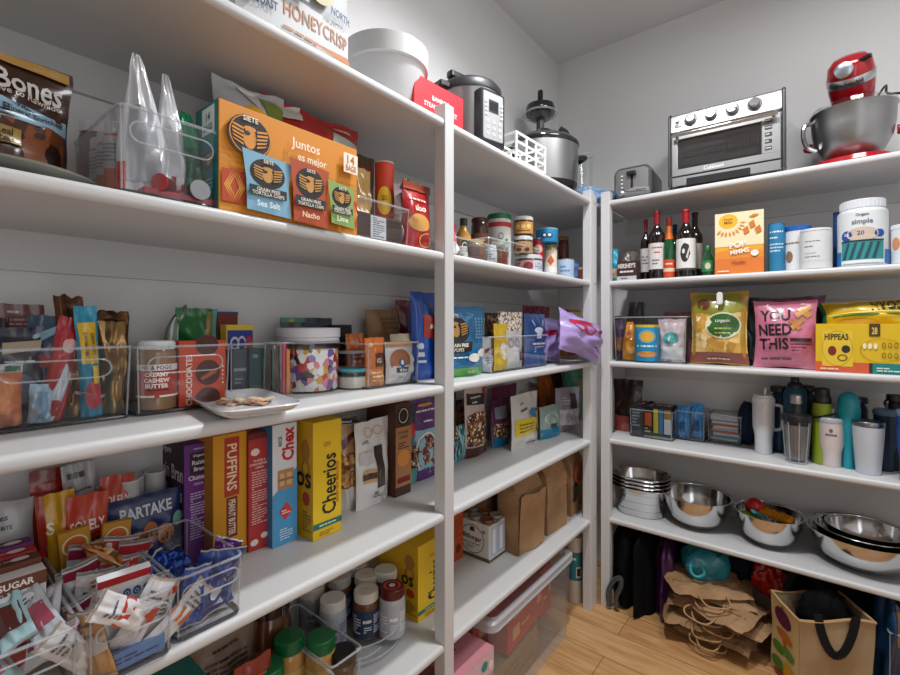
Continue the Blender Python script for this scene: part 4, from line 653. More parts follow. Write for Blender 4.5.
def weavep(u0, u1): return [('r', u0, .08, u1, .38, '#b8431c:paper')]+[('p', [((u0+u1)/2+a*.04, .23+.14), ((u0+u1)/2+.05*s+a*.04, .23), ((u0+u1)/2+a*.04, .23-.14), ((u0+u1)/2+.038*s+a*.04, .23)], '#e09a3a:paper') for s in (-1, 1) for a in (-.3, 0, .3)]
BX = L2(218.5, 357, 124, .008, .09)
carton('chip_variety_box', BX, 'large orange variety box of grain free tortilla chips with teal side', 'snack box', OR,
  [('r', 0, .07+.055*q, 1, .075+.055*q, '#b87012:paper') for q in range(10)]+weavep(.015, .16)+weavep(.87, .99)+bird(.175, .73, .135, .2, '#26211e:paper', '#d9913c:paper')+[('o', .175, .73, .128, .19, .05, OR), ('t', .175, .885, .05, 'SIETE', '#f0e4cc:paper', 0, .12), ('t', .55, .8, .13, 'Juntos', '#f7ead2:paper', 0, .25, .012), ('t', .6, .67, .1, 'es mejor', '#f7ead2:paper', 0, .22, .01), ('r', .855, .68, .98, .9, '#f0e8d8:paper'), ('t', .918, .83, .1, '14', '#c9702a:paper', 0, .08), ('t', .918, .735, .07, 'BAGS', '#c9702a:paper', 0, .09)]
  +bagpic(.12, .44, .04, .6, '#7fb0c9:paper', '#e6eef2:paper', 'Sea Salt')+bagpic(.42, .72, .01, .64, '#b04a24:paper', '#f2d8b8:paper', 'Nacho')+bagpic(.7, .93, .06, .52, '#8aa85c:paper', '#eef2dc:paper', 'Lime'),
  [('r', 0, 0, 1, 1, '#1f7a78:paper'), ('r', .3, .72, .85, .97, '#dce6e0:paper'), ('t', .57, .88, .08, '14', '#1f5a5c:paper', 0, .4), ('t', .57, .78, .06, 'BAGS', '#1f5a5c:paper', 0, .45)]+bird(.6, .48, .28, .1, '#155a5a:paper', '#b98a3c:paper')+[('l', .2, .08, .85, .3, 6, '#7fc0b8:paper')])
pouch('chip_bag', L2(228, 298, 76, .10, .13, turn=-4), 'silver white and yellow chip bag standing behind the orange variety box', 'chip bag', '#b3bac0:film', [('e', .18, .66, .17, .1, '#c9a02a:film'), ('e', .42, .7, .16, .12, '#d6ae2e:film'), ('p', [(.55, .95), (1, .9), (1, .8), (.6, .78)], '#6f8f34:film'), ('p', [(.3, .98), (.6, .98), (.5, .8)], '#d8dcdc:film')], 'pillow', 45, crump=.008)
pouch('chip_bag', L2(276, 374, 104, .105, .13, roll=0), 'crumpled red and white bean chip bag propped over the orange variety box', 'chip bag', '#a82020:film', [('t', .3, .72, .075, "YSON'S", '#e8e0d8:film', 0, .4, .03), ('p', [(.45, .6), (1, .6), (1, .86), (.6, .86)], '#b9cdbb:film'), ('t', .8, .72, .07, 'BEA', '#6a1a1a:film', -4, .3, .03), ('l', 0.65, 0.89, 0.85, 0.95, 1, '#e8e0d8:film'), ('p', [(0, .92), (.35, 1), (.3, .86), (0, .84)], '#c9cfc9:film')], 'pillow', 46, crump=.009)
clear_bin(L2(355, 411, 203, .02, .22), 'low clear bin of chocolate blocks and snack packs beside the upright post', handle=False)
carton('cookie_block', L2(357, 402, 216, .035, .05, dz=.005), 'clear wrapped brown wafer pack with a white nutrition label', 'snack packet', '#4a342c:film', [('r', .28, .05, .62, .95, '#d6d9de:film'), ('l', .32, .1, .58, .9, 9, '#5c6068:film')]+[('r', 0, q*.17, .27, q*.17+.02, '#2c1c16:film') for q in range(6)]+[('r', .63, q*.17, 1, q*.17+.02, '#2c1c16:film') for q in range(6)])
can('snack_can', rnd('L', 2, 375, 394, 164, None, .12), 'tall red orange snack can with a yellow round face', 'can', '#c8401f:paper', [('e', .5, .55, .28, .16, '#e8c02c:paper'), ('t', .5, .58, .06, 'GO', '#26211e:paper', 0, .2), ('t', .5, .28, .1, 'CLU', '#4a1a12:paper', 0, .7), ('l', .2, .1, .8, .2, 2, '#5c1f14:paper')], rim='#c9bdb4:plastic')
pouch('snack_pouch', L2(354, 378, 165, .1, .06), 'gold and white snack pouch leaning against the red can', 'snack pouch', '#b8955a:film', [('r', 0, .2, .9, .34, '#d98a2c:film'), ('l', 0.2, 0.39, 0.6, 0.45, 1, '#efe6d8:film')], 'stand', 48, crump=.007)
pouch('snack_pouch', L2(352, 380, 153, .2, .05), 'dark kraft pouch high behind the gold one', 'snack pouch', '#5c4428:film', [('r', .1, .8, .9, .9, '#8a2a1f:film')], 'stand', 49)
pouch('snack_pouch', L2(392, 410, 178, .14, .05), 'white and maroon pouch behind the red can', 'snack pouch', '#b9bcc2:film', [('r', .1, .2, .8, .7, '#6a1a22:film')], 'stand', 50)
pouch('snack_pouch', L2(399, 413, 184, .06, .04), 'clear and pink snack pouch sealed with a teal clip', 'snack pouch', '#a89a9c:film', [('r', .6, 0, 1, .7, '#c23a3c:film')], 'stand', 51)
b = MB(); b.tube([(.009*math.cos(a*PI/8), 0, .012+.012*math.sin(a*PI/8)) for a in range(16)], .0035, '#256a70:plastic', 8, True); b.rbox(-.03, .012, -.004, .004, -.006, .002, '#256a70:plastic', .002, 1)
tag(setp(b.build('bag_clip'), L2(401, 413, 184, .08, 0, dz=.175)), 'teal bag clip with a round loop on top of a pouch', 'bag clip')
pouch('snack_pouch', L2(410, 437, 182, .03, .06), 'red cookie pouch with golden cookies next to the upright post', 'snack pouch', '#a8191f:film', [('e', .4, .4, .32, .13, '#c9924a:film'), ('o', .6, .15, .25, .1, .15, '#d9a04a:film'), ('t', .45, .62, .1, 'aloo', '#efdcc8:film', 0, .5, .03), ('l', 0.1, 0.71, 0.7, 0.77, 1, '#e6c9b4:film'), ('r', 0, .88, 1, 1, '#8a3a20:film')], 'stand', 52, crump=.003)
# ================================================================== top shelf, long unit
def L1(x0, x1, yt, back, d=.05, **k): return place('L', 1, x0, x1, yt, None, back, d, **k)
pouch('apple_bag', dict(loc=(-.845, .535, 1.860), rot=(0, 0, PI/2), w=.29, h=.3, d=.035), 'large clear bag of apples printed HONEYCRISP on the top shelf', 'produce bag', '#b3b6b8:paper',
  [('r', .02, .04, .98, .3, '#c6c8ca:paper'), ('t', .66, .2, .1, 'HONEYCRISP', '#b4764c:paper', 0, .6, .01), ('l', 0.35, 0.053, 0.65, 0.088, 1, '#b4764c:paper'), ('t', .22, .25, .06, 'NORTH', '#26425c:paper', 0, .17, .03), ('t', .22, .16, .06, 'COAST', '#26425c:paper', 0, .17, .03), ('p', [(.4, .06), (1, .03), (1, .1), (.7, .07)], '#b87a52:paper'), ('e', .1, .18, .06, .06, '#4a4c50:paper'), ('e', .3, .5, .16, .14, '#b9ac88:paper'), ('e', .65, .48, .15, .13, '#c0b490:paper'), ('t', .86, .36, .06, 'NORTH', '#26425c:paper', 0, .2, .03), ('r', .4, .3, .55, .42, '#aeb0b4:paper')], 'sack', 55, crump=.0006, sub=12, eps=.003)
bowl('mixing_bowl', at(-.955, .895, 1.860), 'big white plastic mixing bowl with a rolled rim on the top shelf', 'bowl', [(.058, 0), (.066, .003), (.09, .05), (.106, .11), (.112, .14), (.119, .143), (.121, .193), (.117, .196)], .005, '#c9c9c9:plastic')
bowl('mixing_bowl', at(-1.06, 1.085, 1.860), 'grey white bowl partly hidden behind the red steamer box', 'bowl', [(.04, 0), (.05, .003), (.07, .07), (.08, .14), (.085, .143), (.085, .16)], .005, '#bdbdbd:plastic')
carton('steamer_box', dict(loc=(-.907, 1.01, 1.860), rot=(0, 0, PI/2-.08), w=.2, h=.115, d=.12), 'bright red bamboo steamer basket box above the upright post', 'box', '#c8202e:paper', [('t', .52, .62, .12, 'BAMBOO', '#f0d8d8:paper', 0, .4, .03), ('t', .52, .42, .12, 'STEAMER BASKET', '#f0d8d8:paper', 0, .75, .03)], top=[('r', 0, 0, 1, 1, '#b81c2a:paper')])
def pressure_cooker(P):
    e = empty('pressure_cooker', P, 'steel electric pressure cooker with black lid and grey control panel', 'pressure cooker'); r = .118
    b = MB(); b.lathe([(r*.95, 0), (r, .012), (r, .03)], '#1c1c1e:plastic', 48); b.build('base', e)
    b = MB(); b.lathe([(r, .03), (r, .225), (r+.003, .23), (r+.003, .238)], 'steel', 64); b.build('pot_body', e)
    b = MB(); b.lathe([(r+.006, .238), (r+.008, .26), (r*.96, .278), (r*.7, .296), (r*.3, .304), (.001, .306)], '#2c2c2f:satin', 48); lid = b.build('lid', e)
    b = MB(); b.rbox(-.10, .10, -.018, .018, .298, .324, '#17171a:plastic', .012, 3); b.build('lid_handle', lid); b = MB(); b.lathe([(.014, .3), (.014, .335), (.01, .338)], '#17171a:plastic', 16, Matrix.Translation((.02, .05, 0))); b.build('steam_valve', lid)
    for s in (-1, 1): b = MB(); b.rbox(s*(r+.02)-.025, s*(r+.02)+.025, -.035, .035, .235, .258, '#1c1c1e:plastic', .01, 3); b.build('side_handle', e)
    b = MB(); b.rbox(-.062, .062, -r-.016, -r+.03, .012, .222, '#1d1d20:plastic', .012, 3, None, 'y'); pn = b.build('panel_frame', e)
    b = MB(); b.rbox(-.05, .05, -r-.019, -r-.012, .035, .212, '#a9aaac:satin', .008, 3, None, 'y'); f = lambda u, v, q: (-.05+.1*u, -r-.0192-q, .035+.177*v)
    deco(b, f, .1, .177, [('r', .26, .58, .74, .84, '#3c4044:gloss'), ('r', .3, .62, .7, .8, '#2a2d30:gloss')]+[('o', .2+.3*q, .12+.13*p, .07, .03, .3, '#e6e6e6:plastic') for q in range(3) for p in range(3)]+[('r', .06, .5+.09*q, .18, .53+.09*q, '#e0e0e0:plastic') for q in range(4)]+[('r', .82, .5+.09*q, .94, .53+.09*q, '#e0e0e0:plastic') for q in range(4)]); b.build('control_panel', pn); return e
PCK = pressure_cooker(at(-.945, 1.275, 1.860, 78)); PCK.scale = (.9, .9, .87)
def wire_basket(P):
    e = empty('wire_basket', P, 'small white wire basket at the edge of the top shelf', 'basket'); w, d, h = .10, .055, .10; k = '#e6e6e6:plastic'
    b = MB(); 
    for z in (.004, .035, .067, .098): b.box(-w, w, -d-.002, -d+.002, z-.004, z+.004, k); b.box(-w, w, d-.002, d+.002, z-.004, z+.004, k); b.box(-w-.002, -w+.002, -d, d, z-.004, z+.004, k); b.box(w-.002, w+.002, -d, d, z-.004, z+.004, k)
    b.build('horizontal_bars', e); b = MB()
    for x in (-w, -.033, .033, w):
        for y in (-d, d): b = MB(); b.box(x-.004, x+.004, y-.003, y+.003, 0, h, k); b.build('upright_bar', e)
    b = MB()
    for q in range(7): b.box(-w+.02+q*.026, -w+.026+q*.026, -d, d, .0, .004, k)
    b.build('base_slats', e); return e
wire_basket(at(-.865, 1.475, 1.860, 88))
def slow_cooker(P):
    e = empty('slow_cooker', P, 'oval steel slow cooker with a glass lid and black handles', 'slow cooker'); r = .112
    b = MB(); b.lathe([(r*.9, 0), (r*.97, .01), (r, .03)], '#17171a:plastic', 48, None, 1.25, 1); b.build('base', e)
    b = MB(); b.lathe([(r, .03), (r*1.02, .12), (r*1.03, .19)], 'steel', 64, None, 1.25, 1); b.build('cooker_body', e)
    b = MB(); b.lathe([(r*1.04, .19), (r*1.07, .2), (r*1.05, .208)], '#1a1a1c:gloss', 48, None, 1.25, 1); b.build('pot_rim', e)
    b = MB(); b.lathe([(r*1.0, .208), (r*.9, .226), (r*.5, .24), (.001, .244)], '#3a3b3e:gloss', 48, None, 1.25, 1); l = b.build('lid', e); b = MB()
    b.tube([(-.035, 0, .24), (-.03, 0, .262), (0, 0, .27), (.03, 0, .262), (.035, 0, .24)], .008, '#141416:plastic', 8); b.build('lid_handle', l)
    for s in (-1, 1): b = MB(); b.tube([(s*.13, -.03, .15), (s*.172, -.032, .155), (s*.18, 0, .156), (s*.172, .032, .155), (s*.13, .03, .15)], .011, '#141416:plastic', 8); b.build('side_handle', e)
    return e
slow_cooker(at(-.915, 1.79, 1.860, 55))
def juicer(P):
    e = empty('food_processor', P, 'food processor with clear bowl, black lid and tall pusher', 'food processor')
    b = MB(); b.lathe([(.085, 0), (.09, .01), (.085, .2), (.07, .3), (.06, .34)], '#232326:plastic', 40); b.build('motor_base', e)
    b = MB(); b.cap0 = b.cap1 = False; b.lathe([(.058, .34), (.07, .37), (.078, .45)], 'glass', 40); b.build('bowl', e)
    b = MB(); b.tube([(.078*math.cos(a*PI/20), .078*math.sin(a*PI/20), .45) for a in range(40)], .005, 'edge', 6, True); b.lathe([(.02, .34), (.018, .42), (.045, .425), (.05, .45)], '#2a2a2d:plastic', 20); b.build('blade_hub', e)
    b = MB(); b.lathe([(.07, .45), (.073, .462), (.066, .49), (.035, .5)], '#18181b:gloss', 40); b.build('lid', e)
    b = MB(); b.lathe([(.013, .495), (.013, .56), (.01, .566)], '#141416:plastic', 16); b.build('pusher', e)
    b = MB(); b.tube([(.07, -.03, .30), (.12, -.04, .32), (.125, -.04, .36), (.09, -.03, .385)], .012, '#18181b:plastic', 8); b.build('handle', e); return e
juicer(at(-1.05, 2.0, 1.860, 60))
PCU = at(-.87, 2.1, 1.860); PCU['w'] = .085; PCU['h'] = .235; e = cup(PCU, 'clear blender cup with a grey foot in the corner of the top shelf', name='blender_cup'); b = MB(); b.lathe([(.044, 0), (.044, .03), (.036, .04)], '#b9babc:plastic', 24); b.build('foot', e)
lump('plastic_bag', dict(loc=(-.86, 2.16, 1.860), rot=(0, 0, .9), w=.26, h=.1, d=.12), 'crumpled light blue plastic bag lying in the top shelf corner', 'plastic bag', '#7fa0c4:film', 3, .35)
def N2(x0, x1, yt, back, d=0, dz=0): return rnd('L', 2, x0, x1, yt, None, back+.03, dz)
# ================================================================== second shelf, far bay: jars and cans
clear_bin(L2(456, 491, 241, .03, .2), 'low clear bin of small jars beside the upright post', handle=False)
clear_bin(L2(489, 511, 240, .03, .2), 'small clear bin with a round grip, second from the upright post')
clear_bin(L2(511, 541, 246, .06, .2), 'low clear bin under the stacked dip jars', handle=False)
pouch('coffee_pouch', L2(449, 461, 222, .1, .04), 'pink and white coffee pouch against the upright post', 'snack pouch', '#c2485c:film', [('r', .2, .2, .8, .5, '#e0dcd8:film')], 'stand', 60)
bottle('syrup_bottle', N2(456, 471, 219, .09, 0), 'amber coffee syrup bottle with black cap and round green badge', 'bottle', [(.9, 0), (1, .03), (1, .62), (.5, .78), (.45, .85)], '#a8782c:gloss', None, [('cap', [(.5, .84), (.5, 1), (.45, 1.0)], '#1a1a1c:plastic')], (.15, .6, '#b88a4a:paper'), [('e', .55, .5, .2, .32, '#17442f:paper'), ('o', .55, .5, .12, .2, .3, '#dfe6dc:paper')])
jar('jam_jar', N2(471, 489, 219, .12, 0), 'dark jam jar with a brown red lid', 'jar', '#3a1a12:gloss', '#4a1f18:plastic', .016, (.2, .75, '#7a4a30:paper'), [('l', .3, .2, .7, .8, 4, '#e0c8a8:paper')])
jar('pasta_jar', N2(487.5, 511, 215.5, .11, 0), 'large white sauce jar with green lid and painted vegetables', 'jar', '#b8b9b2:paper', '#17603a:plastic', .02, (.02, .93, '#c6c7c0:paper'), [('r', 0, .9, 1, 1, '#a8242c:paper'), ('o', .55, .7, .07, .07, .2, '#3c3c40:paper'), ('p', [(.45, .45), (.65, .56), (.68, .5), (.5, .4)], '#4a8a3a:paper'), ('e', .35, .3, .08, .07, '#b83a3c:paper'), ('e', .3, .55, .03, .04, '#4a8a3a:paper'), ('e', .75, .35, .06, .1, '#1f1f22:paper'), ('e', .65, .3, .08, .1, '#e0dcd8:paper'), ('e', .72, .62, .04, .03, '#3f7a3a:paper')], neck=.99, shoulder=.03)
L2B = [(457, 468, 247, .07, '#9a9c98:gloss', '#b9bab4', 'pale jar', '#c9ccc4'), (466.5, 484, 241, .045, '#8a7a60:gloss', '#a8935c', 'short jar with gold lid', '#6a3a30'), (484, 497, 246, .045, '#b0b3b8:gloss', '#c3c6ca', 'silver labelled jar', '#b9bfc9'), (497, 508, 247, .045, '#5a4a44:gloss', '#8a8c90', 'small dark jar', '#8a2c30')]
for x0, x1, yt, bk, c, l, lb, bc in L2B:
    jar('small_jar', N2(x0, x1, yt, bk, 0, dz=.004), lb+' on the bottom of the clear bins by the post', 'jar', c, l+':plastic', .012, (.15, .8, bc+':paper'), [('l', .25, .2, .75, .8, 3, '#3c3c40:paper')], 'small jars in the low bins')
b = MB(); b.tube([(.011*math.cos(a*PI/8), 0, .011*math.sin(a*PI/8)) for a in range(16)], .002, '#dfe2e4:plastic', 6, True)
def dip(x0, x1, yt, bk, dz, c, l, lb, lab, cat='jar', lc='#2c2420:plastic'):
    return jar('dip_jar', N2(x0, x1, yt, bk, 0, dz=dz), lb, cat, '#4a3628:gloss', l, .014, (.08, .86, c), lab, 'stacked dip jars', neck=.97, shoulder=.03)
P0 = dip(514.5, 542, 256.5, .06, .0, '#b98a84:paper', '#c9c9cc:plastic', 'wide pink labelled dip jar at the bottom of the stack', [('e', .5, .5, .12, .35, '#7a2430:paper'), ('l', .1, .3, .38, .8, 3, '#4a2430:paper'), ('r', .62, 0, 1, 1, '#b9bcc6:paper'), ('l', .66, .2, .95, .8, 4, '#3c4454:paper')])
h0 = P0.location.z
k1 = .0; 
def zoff(bk, x, y): 
    dx, dy = ray(x); D = (XF-bk-.03)/dx; return CZ+(HOR-y)/F*D-SHT[2]
z1 = zoff(.075, 524, 256.5); z2 = zoff(.075, 524, 237.5)
dip(513.5, 532.5, 237.5, .065, z1, '#a9825c:paper', '#cfcfd0:plastic', 'brown patterned dip jar in the middle of the stack', [('l', .15, .5, .85, .9, 2, '#3a1f16:paper'), ('e', .35, .3, .1, .16, '#5a2c1c:paper'), ('e', .65, .3, .1, .16, '#5a2c1c:paper')])
dip(513.5, 533, 218, .065, z2, '#c28a3c:paper', '#d8d4cc:plastic', 'orange labelled dip jar on top of the stack', [('e', .3, .6, .08, .2, '#e0b878:paper'), ('e', .5, .6, .08, .2, '#e0b878:paper'), ('e', .7, .6, .08, .2, '#e0b878:paper'), ('l', .25, .15, .75, .3, 1, '#4a2c16:paper')])
can('sauce_can', N2(533, 543.5, 239, .085, 0, dz=z1), 'small red sauce can beside the dip jar stack', 'can', '#b0242a:paper', [('e', .5, .5, .3, .2, '#d8b0a0:paper')])
jar('spice_jar', N2(544.5, 557, 245, .055, 0), 'cream spice jar holding up the blue tub', 'jar', '#c9b48c:gloss', '#8f8a5c:plastic', .016, (.1, .92, '#d9cdb8:paper'), [('p', [(.3, .55), (.5, .8), (.7, .55), (.5, .35)], '#b85a34:paper'), ('r', 0, .05, 1, .3, '#dcdcdc:paper')])
z3 = zoff(.07, 551, 245.5)
can('yogurt_tub', N2(536, 558, 230, .06, 0, dz=z3, ), 'bright blue tub with a wide white rim balanced on the spice jar', 'tub', '#1f86b8:paper', [('e', .42, .45, .1, .2, '#173a5c:paper'), ('e', .58, .45, .1, .2, '#173a5c:paper'), ('e', .42, .48, .05, .1, '#e6eef2:paper'), ('e', .58, .48, .05, .1, '#e6eef2:paper')], rim='#9fc4d6:plastic')
jar('jam_jar', N2(558, 569, 237, .2, 0), 'red jam jar with gold lid at the back near the corner', 'jar', '#6a1f18:gloss', '#9a7a3c:plastic', .02)
lump('zip_bag', dict(loc=(-.95, 2.04, 1.491), rz=1.2, w=.2, h=.115, d=.14), 'blue tinted zip bag of small packs in the corner of the second shelf', 'plastic bag', '#5f86c0:film', 12, .22)
can('small_tub', N2(556, 574, 260, .045, 0), 'pale blue cup in front of the blue zip bag', 'tub', '#a9bfd6:paper', [('l', .3, .3, .7, .7, 2, '#5c7ea8:paper')])
jar('bouillon_jar', N2(575, 591, 268, .04, 0), 'short copper coloured jar beside the corner post', 'jar', '#7a3a1f:gloss', '#b9a88c:plastic', .01)
jar('black_lid_jar', N2(571, 586, 247, .25, 0), 'dark lidded jar behind the blue zip bag', 'jar', '#2a2622:gloss', '#1a1a1c:plastic', .02)
# ================================================================== third shelf, far bay: chips
pouch('chip_bag', L3(446, 491, 306, 377, None, .08, turn=-4), 'blue grain free puffs bag with a round badge and green foot', 'chip bag', '#1b6c9c:film', [('r', 0, 0, 1, .13, '#4a9a3c:film'), ('t', .6, .06, .035, 'SEA SALT', '#dce8cf:film', 0, .4)]+bird(.28, .68, .26, .2, '#1d1f22:film', '#c9924a:film')+[('t', .3, .86, .05, 'SIETE', '#e6d9c0:film', 0, .3), ('p', [(.0, .33), (.5, .36), (.52, .5), (.0, .48)], '#1d2226:film'), ('t', .26, .45, .05, 'GRAIN FREE', '#efe6d6:film', 0, .4), ('t', .26, .385, .05, 'PUFFS', '#efe6d6:film', 0, .3), ('l', 0.05, 0.26, 0.45, 0.3, 1, '#e6eef2:film'), ('e', .55, .27, .12, .06, '#d6d2c6:film'), ('e', .75, .33, .12, .06, '#dcd8cc:film')]+[('e', .62+.07*(q % 4), .55+.045*(q//4), .016, .01, '#8fc0d6:film') for q in range(28)], 'stand', 61, crump=.003)
pouch('snack_pouch', L3(483, 497, 338, None, .09, .03), 'white and grey snack pouch behind the blue puffs bag', 'snack pouch', '#c3c2c6:film', [('p', [(.1, .55), (.9, .7), (.9, .76), (.1, .66)], '#7a2c3c:film'), ('l', .2, .25, .8, .45, 3, '#7a7a84:film')], 'stand', 62)
clear_bin(L3(490, 549, 336, None, .06, .16), 'clear bin of popcorn packets on the far bay third shelf', handle=False)
pouch('snack_pouch', L3(490, 506, 313, None, .15, .05), 'dark green speckled bag at the back of the popcorn bin', 'snack pouch', '#38402c:film', [('r', .1, .6, .9, .95, 'granola')], 'stand', 63)
pouch('popcorn_pouch', L3(503, 527, 312, None, .08, .045, dz=.005), 'white popcorn pouch with a dotted brown top', 'snack pouch', '#d6d4d4:film', [('r', 0, .66, 1, 1, 'spot'), ('o', .35, .45, .1, .08, .25, '#8a8a90:film'), ('o', .62, .45, .1, .08, .25, '#8a8a90:film'), ('r', .7, .12, .9, .28, '#6a1f28:film')], 'stand', 64)
pouch('snack_pouch', L3(497, 510, 324, None, .075, .03, dz=.005), 'yellow and white banana chip pouch standing beside the popcorn', 'snack pouch', '#e0bb28:film', [('e', .6, .4, .35, .2, '#e6e2da:film')], 'stand', 65)
pouch('snack_pouch', L3(528, 549, 314, None, .07, .04, dz=.005), 'deep blue snack bag with a white figure logo shape', 'snack pouch', '#1d4788:film', [('e', .5, .68, .2, .06, '#dfe4ee:film'), ('r', .36, .52, .64, .68, '#cfd6e6:film'), ('l', 0.2, 0.38, 0.8, 0.46, 1, '#e6e9f0:film'), ('l', .25, .25, .75, .38, 3, '#c9d2e6:film'), ('p', [(.2, .85), (.3, .75), (.34, .78), (.25, .9)], '#8fb0d8:film'), ('p', [(.8, .85), (.7, .75), (.66, .78), (.75, .9)], '#8fb0d8:film')], 'sack', 67, crump=.002)
pouch('bean_bag', L3(530, 556, 306, None, .16, .07), 'bag of dark red beans behind the deep blue snack bag', 'snack pouch', 'beans', (), 'stand', 68, crump=.006)
carton('snack_box', L3(568, 588, 310, None, .24, .05), 'yellow and orange cracker box behind the lilac chip bag', 'snack box', '#b8702c:paper', [('r', .1, .55, .9, .95, '#cfc3a0:paper'), ('r', 0, 0, 1, .4, '#8a3a24:paper')])
pouch('chip_bag', dict(loc=(-.785, 1.855, 1.155), rot=(math.radians(-8), math.radians(13), PI/2-.1), w=.36, h=.175, d=.12), 'lilac chip bag with red lettering hanging over the shelf edge', 'chip bag', '#a48fc9:film', [('o', .25, .62, .12, .12, .35, '#b82448:film'), ('o', .45, .62, .12, .14, .35, '#b82448:film'), ('p', [(.1, .75), (.6, .85), (.62, .78), (.12, .66)], '#b82448:film'), ('e', .7, .66, .06, .07, '#b82448:film'), ('l', .6, .2, .85, .4, 2, '#4a3a6a:film')], 'pillow', 70, crump=.011)
pouch('chip_bag', dict(loc=(-.90, 1.785, 1.136), rot=(math.radians(-6), math.radians(6), PI/2+.05), w=.25, h=.19, d=.1), 'crumpled lilac chip bag standing under the one that hangs over', 'chip bag', '#9d8ac6:film', [('p', [(.0, .5), (.9, .62), (.9, .72), (.0, .64)], '#b82448:film'), ('p', [(.3, .3), (.5, .36), (.45, .1)], '#7c68aa:film')], 'pillow', 71, crump=.011)
# ================================================================== fourth shelf, far bay: granola
G_G = 'granola pouches on the fourth shelf'
pouch('granola_pouch', L4(455, 470, 426, 461, .03), 'small teal patterned pouch at the front by the upright post', 'snack pouch', 'bars', [('r', 0, .6, .4, .7, '#1c3a44:film')], 'stand', 100)
pouch('granola_pouch', L4(450, 476, 401, 452, .05, turn=6), 'brown caramel granola pouch leaning by the upright post', 'snack pouch', '#8a5526:film', [('r', 0, .8, .6, 1, '#26241f:film'), ('r', .35, .5, .9, .75, '#b5814a:film'), ('l', .4, .55, .85, .7, 2, '#5a3014:film')], 'stand', 101, crump=.005, group=G_G)
pouch('granola_pouch', L4(449, 460, 394, 463, .04), 'dark edged granola pouch squeezed against the upright post', 'snack pouch', '#2b211c:film', [('r', .5, .2, 1, .5, 'granola')], 'stand', 102, group=G_G)
pouch('granola_pouch', L4(469, 492, 389, 456, .06, turn=4), 'pale pink granola pouch with black name patch and dark granola window', 'snack pouch', '#cdb7b2:film', [('p', [(.05, .78), (.8, .74), (.9, .9), (.1, .94)], '#1f1c1f:film'), ('l', 0.2, 0.845, 0.7, 0.895, 1, '#e0dada:film'), ('l', 0.25, 0.775, 0.75, 0.825, 1, '#e0dada:film'), ('r', .02, .17, .9, .58, 'granola'), ('e', .45, .58, .43, .08, 'granola'), ('r', 0, 0, .9, .15, '#4a1f18:film'), ('r', .88, 0, 1, 1, '#b3573a:film'), ('e', .9, .95, .1, .04, '#b82c30:film')], 'stand', 103, group=G_G, crump=.003)
pouch('granola_pouch', L4(496, 513, 400, 446, .05), 'purple topped granola pouch with bright blue foot', 'snack pouch', '#5a2350:film', [('r', .0, 0, 1, .22, '#1c7fae:film'), ('r', .05, .22, .95, .5, 'granola'), ('e', .5, .26, .4, .09, 'granola'), ('r', .1, .6, .8, .85, '#8f9096:film')], 'stand', 104, group=G_G)
pouch('granola_pouch', place('L', 4, 498, 522, 386, 440, None, .06), 'wine purple granola pouch behind the blue footed one', 'snack pouch', '#6a1f4a:film', [('r', 0, .3, 1, .5, 'berry')], 'stand', 105, group=G_G)
pouch('granola_pouch', L4(488, 517, 378, 430, .05, turn=-6), 'white simple lettered granola pouch at the back below the third shelf', 'snack pouch', '#cfcbc8:film', [('t', .55, .75, .08, 'purely', '#26242a:film'), ('t', .55, .62, .07, 'elizabeth.', '#26242a:film'), ('r', .1, .1, .9, .5, 'granola')], 'stand', 106, group=G_G)
pouch('granola_pouch', L4(516, 544, 394, 447, .06, turn=2), 'white and yellow nut granola pouch with blue spot, front of its shelf', 'snack pouch', '#d3cfcc:film', [('t', .32, .82, .06, 'purely', '#26242a:film', 8, .35), ('t', .35, .72, .055, 'elizabeth.', '#26242a:film', 8, .5), ('r', .04, .25, .85, .55, '#dcc02a:film'), ('e', .68, .62, .14, .09, '#2a7fb8:film'), ('p', [(.72, .64), (.95, .7), (.98, .24), (.78, .24)], 'nuts'), ('l', .12, .3, .6, .48, 3, '#7a6a1a:film'), ('l', .35, .06, .75, .12, 1, '#2a4f78:film')], 'stand', 107, group=G_G, crump=.004)
pouch('granola_pouch', L4(518, 546, 376, 425, .05), 'white oat pouch with a granola window behind the yellow one', 'snack pouch', '#c4bfbb:film', [('t', .6, .8, .13, 'OAT', '#2c2826:film', 0, .5), ('r', .05, .2, .95, .66, 'berry')], 'stand', 108, group=G_G)
pouch('granola_pouch', L4(545, 562, 371, 424, .06, roll=-6), 'burnt orange pouch leaning behind the small teal one', 'snack pouch', '#a3521c:film', [('r', .7, 0, 1, 1, '#4a1c12:film')], 'stand', 109, crump=.006, group=G_G)
pouch('snack_pouch', L4(545, 561, 406, 438, .035, turn=-8), 'small teal and cream cookie pouch between granola and marshmallows', 'snack pouch', '#8fa8a0:film', [('r', 0, 0, 1, .3, '#1f7a9c:film'), ('o', .5, .6, .32, .18, .12, '#d8d2c0:film'), ('r', .4, .32, .75, .45, '#26404c:film')], 'stand', 110)
pouch('snack_pouch', L4(562, 580, 388, 431, .05, turn=-10, roll=3), 'silver lilac marshmallow bag beside the corner', 'snack pouch', '#a9a0b0:film', [('r', .1, .15, .9, .5, 'white_candy'), ('r', .5, .5, .8, .85, '#4a4450:film'), ('l', .15, .6, .45, .8, 3, '#e0dce4:film')], 'stand', 111, crump=.005)
pouch('snack_pouch', L4(570, 596, 362, 420, .06), 'green and orange chip bag standing in the dark corner', 'chip bag', '#1c7a58:film', [('r', .4, .5, 1, .7, '#8a8a2c:film'), ('r', .5, 0, 1, .4, '#b8622c:film')], 'stand', 112, crump=.006)
pouch('snack_pouch', L4(556, 576, 370, 415, .05), 'dark maroon snack bag behind the marshmallows', 'snack pouch', '#3c1c18:film', (), 'stand', 113)
